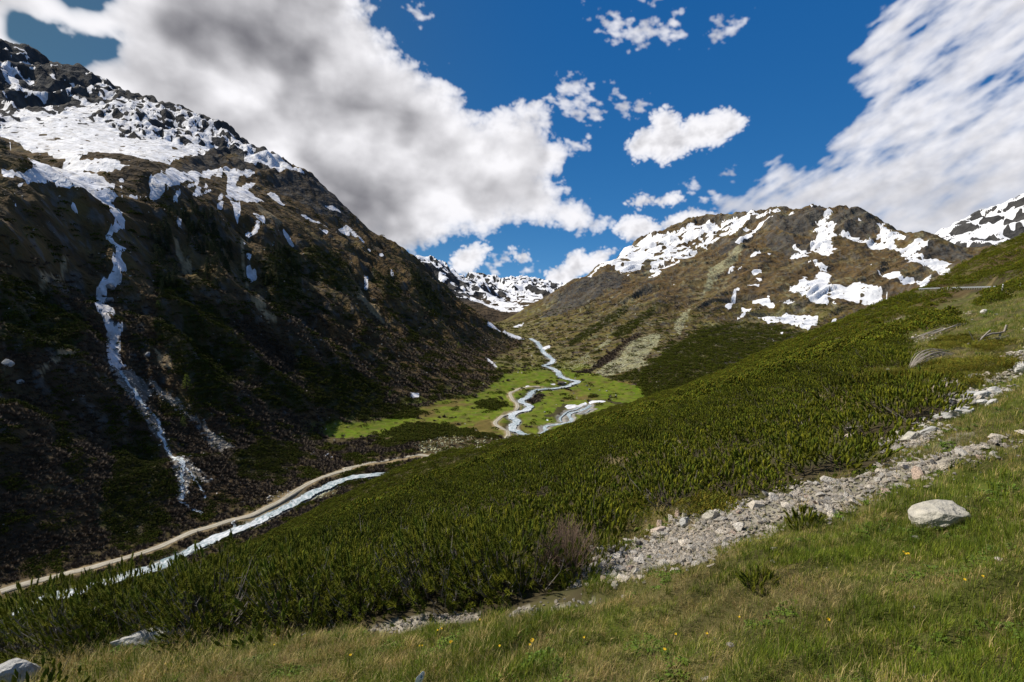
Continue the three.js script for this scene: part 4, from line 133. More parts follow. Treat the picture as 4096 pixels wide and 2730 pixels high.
for (const k in ZONES) ZONES[k] = ZONES[k].map((l) => { const b = [1e9, -1e9, 1e9, -1e9]; for (const p of l) { b[0] = Math.min(b[0], p[0]); b[1] = Math.max(b[1], p[0]); b[2] = Math.min(b[2], p[1]); b[3] = Math.max(b[3], p[1]); } l.box = b; return l; });
// metres inside (+) or outside (-) an outline, counted up to reach
function depthIn(p, x, d, reach) {
  const b = p.box;
  if (x < b[0] - reach || x > b[1] + reach || d < b[2] - reach || d > b[3] + reach) return -reach;
  let best = reach * reach, inside = false;
  for (let i = 0, j = p.length - 1; i < p.length; j = i++) {
    const ax = p[j][0], ad = p[j][1], bx = p[i][0], bd = p[i][1];
    if ((ad > d) !== (bd > d) && x < (bx - ax) * (d - ad) / (bd - ad) + ax) inside = !inside;
    const ex = bx - ax, ed = bd - ad, t = clamp(((x - ax) * ex + (d - ad) * ed) / (ex * ex + ed * ed + 1e-9)), qx = x - ax - t * ex, qd = d - ad - t * ed, q = qx * qx + qd * qd;
    if (q < best) best = q;
  }
  return inside ? Math.sqrt(best) : -Math.sqrt(best);
}
const zoneDepth = (name, x, d, reach) => { let m = -reach; for (const p of ZONES[name] || []) { const e = depthIn(p, x, d, reach); if (e > m) m = e; } return m; };
const inZone = (name, x, d) => { for (const p of ZONES[name] || []) { const b = p.box; if (x < b[0] || x > b[1] || d < b[2] || d > b[3]) continue; let s = false; for (let i = 0, j = p.length - 1; i < p.length; j = i++) if ((p[j][1] > d) !== (p[i][1] > d) && x < (p[i][0] - p[j][0]) * (d - p[j][1]) / (p[i][1] - p[j][1]) + p[j][0]) s = !s; if (s) return true; } return false; };
// nearest distance to a polyline, and where along it (0..1)
function toLine(l, x, d, reach = 1e9) {
  const b = l.box;
  if (x < b[0] - reach || x > b[1] + reach || d < b[2] - reach || d > b[3] + reach) return [1e9, 0];
  let best = 1e18, at = 0;
  for (let i = 0; i + 1 < l.length; i++) {
    const ax = l[i][0], ad = l[i][1], bx = l[i + 1][0] - ax, bd = l[i + 1][1] - ad;
    const t = clamp(((x - ax) * bx + (d - ad) * bd) / (bx * bx + bd * bd + 1e-9)), ex = x - ax - t * bx, ed = d - ad - t * bd, e = ex * ex + ed * ed;
    if (e < best) { best = e; at = (i + t) / (l.length - 1); }
  }
  return [Math.sqrt(best), at];
}
const lineDist = (name, x, d, reach) => { let m = 1e9; for (const l of LINES[name] || []) { const e = toLine(l, x, d, reach)[0]; if (e < m) m = e; } return m; };

if (LINES.gully) { LINES.gully.forEach((l, i) => { l.depth = [11, 13, 12, 9, 7, 9, 6][i]; l.width = [22, 15, 13, 11, 9, 12, 11][i]; }); }
if (LINES.river) {
  LINES.river = [[...LINES.river[0], [9, 381], [-2, 360], [-24, 338], [-60, 316], ...LINES.river[1], [-117, 256], ...LINES.river[2]]];
  LINES.track = [[...LINES.track[0].slice(0, -1), [-58, 341], ...LINES.track[1]]];
  for (const k of ['river', 'track']) for (const l of LINES[k]) { const b = [1e9, -1e9, 1e9, -1e9]; for (const p of l) { b[0] = Math.min(b[0], p[0]); b[1] = Math.max(b[1], p[0]); b[2] = Math.min(b[2], p[1]); b[3] = Math.max(b[3], p[1]); } l.box = b; }
  LINES.river[0].w = 4.2; for (const l of LINES.sidestream) { l.w = 1.8; l.deep = 0.8; }
  LINES.bed = [...LINES.river, ...LINES.sidestream];
}
// the road at the right: its near edge, where the rail stands
const ROAD = [[97, -0.1, 78], [100.53, -0.17, 92], [106.58, -0.31, 112], [118.44, -0.49, 134], [128.12, -0.63, 153], [140.54, -0.91, 180], [145.2, -1.15, 192]], ROADSIDE = 1;
const roadMid = ROAD.map(([x, y, d]) => [x + 3.1, d - 1.4]); roadMid.box = [90, 155, 70, 200];
const roadLevel = (x, d) => { const t = toLine(roadMid, x, d)[1] * (ROAD.length - 1), i = Math.min(ROAD.length - 2, Math.floor(t)); return lerp(ROAD[i][1], ROAD[i + 1][1], t - i); };
const ROADN = (x, d) => toLine(roadMid, x, d, 14)[0];
const smax = (a, b, k) => { const h = clamp(0.5 + 0.5 * (a - b) / k); return lerp(b, a, h) + k * h * (1 - h); };
const floorY = (x, d) => -110 + 0.048 * Math.max(0, Math.min(d, 1150) - 560) - 0.1 * Math.max(0, d - 1250) + 1.6 * fbm(x / 90, d / 90, 2) + 0.35 * n2(x / 17, d / 17);
function nearY(x, d) {
  const r = Math.hypot(x, d);
  let y = surf.near(x, d);
  y += smooth(3, 40, r) * 0.5 * fbm(x / 14, d / 14, 3) + smooth(60, 200, r) * 2.2 * fbm(x / 60 + 7, d / 60, 3);
  if (r < 90) { const c = 0.97 * d - 0.24 * x, a = 0.97 * x + 0.24 * d; y += smooth(90, 40, r) * smooth(1.5, 4, r) * (0.055 * n2(c / 0.6 + 0.7 * n2b(a / 5, c / 3), a / 3.6) + 0.03 * n2b(c / 0.3, a / 1.4)); }
  if (r < 120) y += 0.05 * fbm(x / 1.1, d / 1.1, 3) * smooth(120, 30, r) + 0.13 * n2(x / 3.1 + 4, d / 3.1) * smooth(120, 60, r);
  return y;
}
function leftY(x, d) {
  let y = surf.left(x, d);
  const s = 0.27 * x + 0.96 * d, up = clamp((y + 105) / 200);   // s runs along the valley, the ribs fall straight down
  const t = -0.96 * x + 0.27 * d, wx = s + 22 * n2(s / 180, t / 150), k = smooth(0, 0.35, up) * (1 - 0.8 * smooth(60, 110, y));
  y += k * (13 * ridged(wx / 105, t / 420, 2) + 5 * ridged(wx / 36 + 9, t / 130, 3));
  const calm = ZONES.bowl ? smooth(-25, 30, Math.max(zoneDepth('bowl', x, d, 60), zoneDepth('tarn', x, d, 60))) : 0, high = smooth(110, 260, y) * (1 - 0.93 * calm);
  y += high * (13 * ridged(x / 170 + 0.3 * n2(x / 140, d / 140), d / 210, 2) + 6 * ridged(x / 52 + d / 90, d / 60, 2) + 2.5 * fbm(x / 19, d / 19, 2) - 4);
  y += smooth(0, 0.2, up) * (1 - 0.9 * calm) * (2.6 * fbm(x / 24, d / 24, 3));
  for (const l of LINES.gully || []) { const [e, at] = toLine(l, x, d, 90); if (e < 90) y -= (l.depth || 12) * Math.exp(-e * e / (2 * (l.width || 16) ** 2)) * smooth(0, 0.08, at) * smooth(1, 0.9, at); }
  return y;
}
function rightY(x, d) {
  let y = surf.right(x, d);
  const up = smooth(-105, -20, y);
  const s = d - 0.22 * x, q = s + 26 * n2(s / 200, x / 170);
  y += up * (13 * ridged(x / 260, d / 260 + 3, 2) + 9 * ridged(q / 95, x / 420 + 3, 3) + 3.5 * ridged(q / 30 + 5, x / 120, 2) * smooth(1700, 1200, d)) - up * 9;
  y += smooth(40, 170, y) * (11 * ridged(x / 100 + 1, d / 120, 3));
  return y;
}
function headY(x, d) { let y = surf.head(x, d); const k = smooth(-90, 0, y); return y + k * (30 * ridged(x / 260, d / 320, 3) + 7 * fbm(x / 90, d / 90, 2)) - 14 * k; }
function peakY(x, d) { const y = surf.peak(x, d); return y + 36 * ridged(x / 420, d / 480 + 5, 3) + 7 * fbm(x / 130, d / 130, 2) - 12; }
function bankY(x, d) { return surf.bank(x, d) + 2.4 * fbm(x / 26, d / 26, 4); }
const land = { y: 0, id: 0 };
function groundAt(x, d) {
  let n = nearY(x, d), y = n, id = NEAR;
  if (x > 20 && d > 60 && d < 600) { const b = bankY(x, d); if (b > y) { y = b; id = BANK; } }
  if (x < 60 || d > 200) {
    const f = floorY(x, d);
    const top = smax(y, f, 6); if (f > y) id = FLOOR; y = top;
    if (x < 400) { const l = leftY(x, d), m = smax(y, l, 9); if (l > y - 1) id = LEFT; y = m; }
    if (d > 380 && x > -200) { const r = rightY(x, d), m = smax(y, r, 9); if (r > y - 1) id = RIGHT; y = m; }
    if (d > 1000 && x < 900) { const h = headY(x, d); if (h > y) { y = h; id = HEAD; } }
    if (d > 1200 && x > 600) { const p = peakY(x, d); if (p > y) { y = p; id = PEAK; } }
  }
  for (const l of LINES.bed || []) { const [e] = toLine(l, x, d, 30); const w = l.w || 6; if (e < w * 2.2 && (id === FLOOR || id === LEFT || id === NEAR)) y -= (l.deep || 1.6) * smooth(w * 2.2, w * 0.7, e); }
  if (x > 75 && x < 170 && d > 60 && d < 215 && (id === NEAR || id === BANK)) { const e = ROADN(x, d); if (e < 9) y = lerp(y, roadLevel(x, d), smooth(8, 3.8, e)); }
  land.y = y; land.id = id;
  return y;
}
// ---------------------------------------------------------------- the ground as rings round the place, finer where it is near
const ROWS = []; { let r = 1.1; while (r < 4600) { ROWS.push(r); r *= 1 + (r < 12 ? 0.018 : r < 190 ? 0.017 : r < 2100 ? 0.0048 : 0.007); } }
const COLS = []; { for (let a = -64; a < -47; a += 1.2) COLS.push(a); for (let a = -47; a < 47; a += 0.128) COLS.push(a); for (let a = 47; a <= 64; a += 1.2) COLS.push(a); }
const nr = ROWS.length, nc = COLS.length, gridN = nr * nc;
const gx = new Float32Array(gridN), gy = new Float32Array(gridN), gd = new Float32Array(gridN), gid = new Uint8Array(gridN), gnx = new Float32Array(gridN), gny = new Float32Array(gridN), gnd = new Float32Array(gridN);
for (let j = 0; j < nc; j++) {
  const a = COLS[j] * Math.PI / 180, s = Math.sin(a), c = Math.cos(a);
  for (let i = 0; i < nr; i++) { const k = i * nc + j, x = ROWS[i] * s, d = ROWS[i] * c; gx[k] = x; gd[k] = d; gy[k] = groundAt(x, d); gid[k] = land.id; }
}
for (let i = 0; i < nr; i++) for (let j = 0; j < nc; j++) {
  const k = i * nc + j, a = i ? k - nc : k, b = i < nr - 1 ? k + nc : k, l = j ? k - 1 : k, r = j < nc - 1 ? k + 1 : k;
  const ux = gx[b] - gx[a], uy = gy[b] - gy[a], ud = gd[b] - gd[a], vx = gx[r] - gx[l], vy = gy[r] - gy[l], vd = gd[r] - gd[l];
  let nx = -(uy * vd - ud * vy), ny = -(ud * vx - ux * vd), nd = -(ux * vy - uy * vx); const m = Math.hypot(nx, ny, nd) || 1;
  if (ny < 0) { nx = -nx; ny = -ny; nd = -nd; }
  gnx[k] = nx / m; gny[k] = ny / m; gnd[k] = nd / m;
}
// ---------------------------------------------------------------- what the ground is made of (base colours, linear)
const mixc = (a, b, t) => { a[0] += (b[0] - a[0]) * t; a[1] += (b[1] - a[1]) * t; a[2] += (b[2] - a[2]) * t; };
const C = {
  heath: [0.082, 0.055, 0.028], sedge: [0.145, 0.112, 0.048], rust: [0.135, 0.085, 0.034], moss: [0.1, 0.115, 0.032], rock: [0.11, 0.104, 0.094], rockdark: [0.052, 0.053, 0.055], rockwarm: [0.15, 0.125, 0.095],
  green: [0.105, 0.15, 0.009], lush: [0.078, 0.14, 0.006], olive: [0.135, 0.132, 0.02], tan: [0.34, 0.255, 0.145], scree: [0.28, 0.275, 0.17], gravel: [0.27, 0.25, 0.22], pine: [0.042, 0.045, 0.016], bark: [0.048, 0.034, 0.021],
  turf: [0.06, 0.056, 0.02], straw: [0.17, 0.132, 0.062], soil: [0.045, 0.034, 0.021], wet: [0.06, 0.055, 0.045],
};
const cover = [0, 0, 0];
function coverAt(x, y, d, ny, id) {
  const c = cover, r = Math.hypot(x, d), j = Math.min(r * 0.006, 6);
  const wx = x + j * fbm(x / (j * 2.4 + 0.3), d / (j * 2.4 + 0.3), 3), wd = d + j * fbm(x / (j * 2.4 + 0.3) + 50, d / (j * 2.4 + 0.3), 3, n2b);
  const big = fbm(x / 130, d / 130, 4), mid = fbm(x / 31 + 8, d / 31, 4, n2b), fine = fbm(x / 5.5, d / 5.5 + 3, 3);
  const at = (name) => inZone(name, wx, wd);
  if (id === NEAR || id === BANK) {
    const f2 = fbm(x / 0.9, d / 0.9, 3, n2b), patch = fbm(x / 3.7, d / 3.7, 3);
    c[0] = C.turf[0]; c[1] = C.turf[1]; c[2] = C.turf[2];
    mixc(c, C.green, clamp(0.1 + 0.7 * patch) * 0.7); mixc(c, C.straw, clamp(0.15 + 0.75 * f2 - 0.3 * patch) * 0.75); mixc(c, C.soil, clamp(1.3 * fine - 0.45) * 0.8);
    if (id === BANK) { mixc(c, C.heath, 0.85); mixc(c, C.moss, clamp(mid + 0.2) * 0.6); }
    else if (!inZone('turf', wx, wd)) { mixc(c, C.soil, 0.75); if (fbm(x / 19 + 40, d / 19, 3) > 0.4) mixc(c, C.straw, 0.6); mixc(c, C.moss, clamp(0.5 * patch)); }
    if (at('rocks') || at('pebbles')) mixc(c, [0.33, 0.295, 0.245], clamp(0.6 + 0.7 * f2));
    if (at('straw')) mixc(c, C.straw, 0.65);
    if (at('stones')) mixc(c, C.gravel, clamp(0.1 + f2) * 0.6);
    return c;
  }
  if (id === FLOOR) {
    c[0] = C.green[0]; c[1] = C.green[1]; c[2] = C.green[2];
    mixc(c, C.lush, clamp(0.3 + mid)); mixc(c, C.olive, clamp(0.4 + 1.1 * fine - 0.3 * mid) * 0.8); mixc(c, C.sedge, clamp(1.2 * fbm(x / 15, d / 15 + 8, 3)) * 0.6); mixc(c, C.rust, smooth(0.1, 0.5, big + 0.5 * mid) * 0.75);
    const far = smooth(640, 760, d); if (far) { mixc(c, C.sedge, far * 0.7); mixc(c, C.heath, far * clamp(0.4 + 1.4 * mid) * 0.8); mixc(c, C.scree, far * smooth(0.3, 0.55, fine + 0.4 * mid) * 0.5); }
    const e = lineDist('bed', wx, wd, 14);
    if (e < 8) { mixc(c, C.gravel, smooth(5.6, 3.6, e)); mixc(c, C.soil, 0.5 * smooth(2, 0, Math.abs(e - 5.6))); }
    if (e > 5 && d < 385) { mixc(c, C.heath, 0.85); mixc(c, C.bark, clamp(0.5 + fine)); mixc(c, C.sedge, smooth(0.3, 0.7, fine)); }
    if (at('peat')) mixc(c, C.soil, 0.85);
    if (at('alder')) mixc(c, C.bark, 0.9);
  } else {
    c[0] = C.heath[0]; c[1] = C.heath[1]; c[2] = C.heath[2];
    const steep = smooth(0.8, 0.62, ny), along = id === LEFT ? 0.27 * x + 0.96 * d : d - 0.22 * x, down = id === LEFT ? -0.96 * x + 0.27 * d : x;
    const streak = fbm(along / 9 + 0.8 * mid, down / 62, 4), streak2 = fbm(along / 26 + 7, down / 150, 3, n2b);
    if (id === LEFT) {
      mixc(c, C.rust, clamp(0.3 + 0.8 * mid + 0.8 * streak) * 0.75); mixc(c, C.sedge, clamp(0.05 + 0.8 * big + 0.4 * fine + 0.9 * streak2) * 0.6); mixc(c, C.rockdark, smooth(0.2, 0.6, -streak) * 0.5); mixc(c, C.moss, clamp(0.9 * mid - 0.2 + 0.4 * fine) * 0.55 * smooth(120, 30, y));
      if (y < 0) { mixc(c, C.bark, clamp(0.6 + 0.7 * big + 0.5 * streak) * smooth(40, -30, y) * smooth(620, 420, d) * 0.95); mixc(c, C.green, smooth(-97, -107, y) * clamp(0.2 + 0.8 * mid + 0.3 * fine) * smooth(300, 380, d)); }  // scrub brown, darkened low down to stand in for shade on the slope
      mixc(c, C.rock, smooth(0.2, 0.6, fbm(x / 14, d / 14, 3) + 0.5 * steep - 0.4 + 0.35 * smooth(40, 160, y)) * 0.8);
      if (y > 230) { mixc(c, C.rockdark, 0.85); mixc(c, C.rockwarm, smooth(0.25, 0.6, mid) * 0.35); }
    } else if (id === RIGHT) {
      mixc(c, C.rust, clamp(0.35 + 0.7 * mid + 0.9 * streak) * 0.8); mixc(c, C.sedge, clamp(0.2 + 0.7 * big + 0.4 * fine + 1.1 * streak2) * 0.75); mixc(c, C.rockdark, smooth(0.15, 0.5, -streak - 0.3 * streak2) * 0.65);
      mixc(c, C.olive, clamp(0.25 + 0.6 * mid + 0.4 * fine + 0.9 * streak) * 0.75 * smooth(0, -85, y)); mixc(c, C.moss, clamp(-0.1 + 1.2 * streak2) * 0.7 * smooth(0, -60, y)); mixc(c, C.scree, smooth(0.28, 0.6, fbm(x / 22, d / 22, 4) + 0.3 * big) * 0.5);
      mixc(c, C.rock, smooth(0.25, 0.6, ridged(x / 19, d / 19, 3) * 0.6 + 0.6 * steep) * 0.6);
    } else { mixc(c, C.rockdark, 0.9); mixc(c, C.rock, clamp(mid) * 0.6); if (y < -25) mixc(c, C.heath, 0.8 * smooth(-20, -60, y)); }
    if (at('rock')) { mixc(c, C.rockdark, clamp(0.6 + 0.9 * streak + 0.4 * fine)); mixc(c, C.rock, clamp(fine + mid + streak2) * 0.7); mixc(c, C.heath, smooth(0.2, 0.6, fbm(x / 12, d / 12, 3)) * 0.6); }
    if (at('heather')) { mixc(c, C.heath, 0.9); mixc(c, C.rockdark, clamp(0.3 + fine) * 0.6); }
    if (at('meadow')) { mixc(c, C.green, 0.75); mixc(c, C.olive, clamp(0.4 + fine)); mixc(c, C.scree, smooth(0.25, 0.5, fine) * 0.4); }
    if (at('tan')) mixc(c, C.tan, clamp(0.75 + 0.7 * fine));
    if (at('scree')) mixc(c, C.scree, clamp(0.5 + 0.9 * fine + 0.6 * streak));
    if (at('gravel')) mixc(c, C.gravel, clamp(0.65 + 0.7 * fine));
    if (at('thicket')) mixc(c, C.pine, clamp(0.55 + 0.9 * streak + 0.7 * fine));
    if (at('alder')) mixc(c, C.bark, 0.85);
    if (id === LEFT && d < 420) { const e = lineDist('bed', wx, wd, 14); mixc(c, C.gravel, 0.8 * smooth(6, 4, e)); }
  }
  if (d > 150 && d < 700) { const e = lineDist('track', wx, wd, 6); if (e < 5) { mixc(c, C.tan, 0.7 * smooth(4.4, 2, e)); } }
  return c;
}
// the large snow patches one can point at
function NAMED_SNOW() {
  const m = new Map(), g = 'large snow patches';
  const pick = (t, nth, name, label) => { const list = SNOW.map((s, i) => [s, i]).filter(([s]) => s.t === t); const e = list[nth]; if (e) m.set(e[1], [name, label, g]); };
  pick('bowl', 0, 'snowfield', 'broad dirty snowfield filling the bowl below the left summit cliffs');
  pick('tongue', 0, 'snow_tongue', 'long grey avalanche snow tongue winding down the left gully');
  return m;
}
const tag = (o, label, category, group, kind) => { if (label) o.userData.label = label; if (category) o.userData.category = category; if (group) o.userData.group = group; if (kind) o.userData.kind = kind; return o; };
const taken = {};
const numbered = (n) => { const k = taken[n] = (taken[n] ?? -1) + 1; return k ? n + '_' + String(k).padStart(3, '0') : n; };
function put(o, name, label, category, group, kind) { o.name = numbered(name); o.castShadow = o.receiveShadow = true; tag(o, label, category, group, kind); scene.add(o); return o; }
// a tileable grain: colour wobble and relief
function grain(size, seed, cells, oct) {
  const rnd = mulberry(seed), tab = new Float32Array(65536); for (let i = 0; i < 65536; i++) tab[i] = rnd();
  const f = new Float32Array(size * size);
  let amp = 1, sum = 0;
  for (let o = 0, c = cells; o < oct; o++, c *= 2, amp *= 0.62) {
    sum += amp;
    for (let y = 0; y < size; y++) for (let x = 0; x < size; x++) {
      const fx = x / size * c, fy = y / size * c, ix = Math.floor(fx), iy = Math.floor(fy), tx = fx - ix, ty = fy - iy, sx = tx * tx * (3 - 2 * tx), sy = ty * ty * (3 - 2 * ty);
      const h = (a, b) => tab[(((a % c) * 131 + (b % c) * 7919 + o * 977) & 65535)];
      f[y * size + x] += amp * lerp(lerp(h(ix, iy), h(ix + 1, iy), sx), lerp(h(ix, iy + 1), h(ix + 1, iy + 1), sx), sy);
    }
  }
  for (let i = 0; i < f.length; i++) f[i] /= sum;
  return f;
}
function grainTexture(f, size, lo, hi, srgb) {
  const a = new Uint8Array(size * size * 4);
  for (let i = 0; i < f.length; i++) { const v = clamp((f[i] - lo) / (hi - lo)) * 255; a[i * 4] = a[i * 4 + 1] = a[i * 4 + 2] = v; a[i * 4 + 3] = 255; }
  const t = new THREE.DataTexture(a, size, size); t.wrapS = t.wrapT = THREE.RepeatWrapping; t.magFilter = THREE.LinearFilter; t.minFilter = THREE.LinearMipmapLinearFilter; t.generateMipmaps = true; if (srgb) t.colorSpace = THREE.SRGBColorSpace; t.needsUpdate = true; return t;
}
const grainA = grain(512, 5, 8, 6), grainBump = grainTexture(grainA, 512, 0.2, 0.8), grainTint = grainTexture(grainA, 512, -0.45, 0.78);
const groundMaterial = (metres, bump) => {
  const a = grainBump.clone(), b = grainTint.clone(); a.repeat.set(1 / metres, 1 / metres); b.repeat.set(1 / metres, 1 / metres);
  return new THREE.MeshPhysicalMaterial({ vertexColors: true, roughness: 1, specularIntensity: 0.15, color: new THREE.Color().setRGB(1.35, 1.35, 1.35), map: b, bumpMap: a, bumpScale: bump });
};
{
  const col = new Float32Array(gridN * 3), seen = new Uint8Array(gridN);
  // skip ground that ridges hide for good
  for (let j = 0; j < nc; j++) { let top = -9; for (let i = 0; i < nr; i++) { const k = i * nc + j, e = Math.atan2(gy[k], ROWS[i]); if (e > top) top = e; if (e > top - 0.07 || ROWS[i] < 60) seen[k] = 1; } }
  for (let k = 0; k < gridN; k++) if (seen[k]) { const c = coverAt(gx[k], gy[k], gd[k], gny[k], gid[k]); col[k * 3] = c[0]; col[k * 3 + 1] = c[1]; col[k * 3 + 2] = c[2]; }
  const names = [['hillside', 7, 0.05], ['valley_floor', 40, 0.6], ['mountain', 110, 4.5], ['mountain', 130, 5], ['mountain', 300, 14], ['mountain', 300, 14], ['road_bank', 20, 0.5]];
  const labels = ['near grassy slope the camera stands on, falling to the left', 'flat green valley floor with the winding river', 'dark brown mountain on the left with snow bowl and gullies', 'brown rounded mountain on the right with snow patches', 'distant snowy range closing the head of the valley', 'snow covered peak at the far right edge', 'dark green bank above the road at the right edge'];
  for (let id = 0; id < 7; id++) {
    const map = new Int32Array(gridN).fill(-1), verts = [], idx = [];
    const v = (k) => { if (map[k] < 0) { map[k] = verts.length; verts.push(k); } return map[k]; };
    for (let i = 0; i + 1 < nr; i++) for (let j = 0; j + 1 < nc; j++) {
      const a = i * nc + j; if (gid[a] !== id || !(seen[a] || seen[a + 1] || seen[a + nc] || seen[a + nc + 1])) continue;
      idx.push(v(a), v(a + 1), v(a + nc), v(a + 1), v(a + nc + 1), v(a + nc));
    }
    if (!idx.length) continue;
    const n = verts.length, pos = new Float32Array(n * 3), nor = new Float32Array(n * 3), cc = new Float32Array(n * 3), uv = new Float32Array(n * 2);
    verts.forEach((k, q) => { pos[q * 3] = gx[k]; pos[q * 3 + 1] = gy[k]; pos[q * 3 + 2] = -gd[k]; nor[q * 3] = gnx[k]; nor[q * 3 + 1] = gny[k]; nor[q * 3 + 2] = -gnd[k]; cc.set(col.subarray(k * 3, k * 3 + 3), q * 3); uv[q * 2] = gx[k] + 0.35 * gy[k]; uv[q * 2 + 1] = gd[k] + 0.5 * gy[k]; });
    const g = new THREE.BufferGeometry();
    g.setAttribute('position', new THREE.BufferAttribute(pos, 3)); g.setAttribute('normal', new THREE.BufferAttribute(nor, 3)); g.setAttribute('color', new THREE.BufferAttribute(cc, 3)); g.setAttribute('uv', new THREE.BufferAttribute(uv, 2)); g.setIndex(idx);
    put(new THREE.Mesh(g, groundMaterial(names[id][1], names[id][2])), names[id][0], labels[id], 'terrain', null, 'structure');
  }
}

// ---------------------------------------------------------------- snow lies on the ground as a sheet of its own, with a melted edge
const snowField = (x, y, d, ny, id) => {      // [metres inside the snow, which outline]
  const r = Math.hypot(x, d), j = clamp(r * 0.006, 0.8, 7);
  const edge = j * (0.9 * fbm(x / (j * 5), d / (j * 5), 3, n2b) + 0.55 * fbm(x / (j * 1.3) + 9, d / (j * 1.3), 2));
  let best = -60, who = -1;
  if (id === HEAD) { const f = 0.62 * ny - 0.5 + 0.3 * fbm(x / 110, d / 170, 4) - 0.26 * ridged(x / 55 + 0.6 * n2(x / 90, d / 90), d / 170, 3) + 0.1 * smooth(-60, 60, y) - 0.6 * smooth(1640, 1480, d) * smooth(60, -40, y); return [f * 40, -2]; }
  if (id === PEAK) { const f = 0.6 * ny - 0.4 + 0.22 * fbm(x / 130 + 3, d / 130, 4) - 0.24 * ridged(x / 110 + d / 160, d / 90 - x / 200, 4); return [f * 40, -3]; }
  if (id === NEAR || id === BANK) return [-60, -1];
  SNOW.forEach((s, i) => {
    let e = depthIn(s.p, x, d, 40); if (e <= -30) return;
    if (s.t === 'snowrock') e = Math.min(e, (ny - 0.62 + 0.25 * fbm(x / 30, d / 30, 3) - 0.28 * ridged(x / 34 + 0.5 * d / 34, d / 70, 3)) * 30);
    else if (s.t === 'couloirs') { const al = 0.27 * x + 0.96 * d, dn = -0.96 * x + 0.27 * d; e = Math.min(e, (0.95 * fbm(al / 26 + 0.5 * n2(x / 60, d / 60), dn / 130, 3) + 0.4 * (ny - 0.6) - 0.3) * 24); }
    else if (s.t === 'streaks') e = Math.min(e, (0.1 + fbm((d - 0.22 * x) / 15, x / 95, 3)) * 16);
    else if (s.t === 'snowfield') e = Math.min(e + edge, (0.62 + 0.8 * fbm((d - 0.22 * x) / 34, x / 150, 3) - 0.8 * smooth(0.25, 0.7, ridged(x / 120 + 4, d / 90, 3))) * 22);
    else if (s.t === 'bowl') e = Math.min(e, 9 + 22 * fbm(x / 20, d / 20, 3) - 16 * smooth(0.3, 0.75, fbm(x / 60, d / 60, 3)));
    else if (s.t === 'snow' && s.size > 5000) e = Math.min(e, 6 + 14 * fbm(x / 13, d / 13, 3));
    e += edge * clamp(s.reach / (j * 3), 0.25, 1);
    if (e > best) { best = e; who = i; }
  });
  return [best, who];
};
const SNOW = [];
for (const t of ['bowl', 'tongue', 'snow', 'couloirs', 'snowrock', 'snowfield', 'streaks']) for (const p of ZONES[t] || []) {
  let a = 0; for (let i = 0, j = p.length - 1; i < p.length; j = i++) a += p[j][0] * p[i][1] - p[i][0] * p[j][1];
  SNOW.push({ t, p, size: Math.abs(a) / 2, reach: Math.sqrt(Math.abs(a) / 2) / 2 });
}
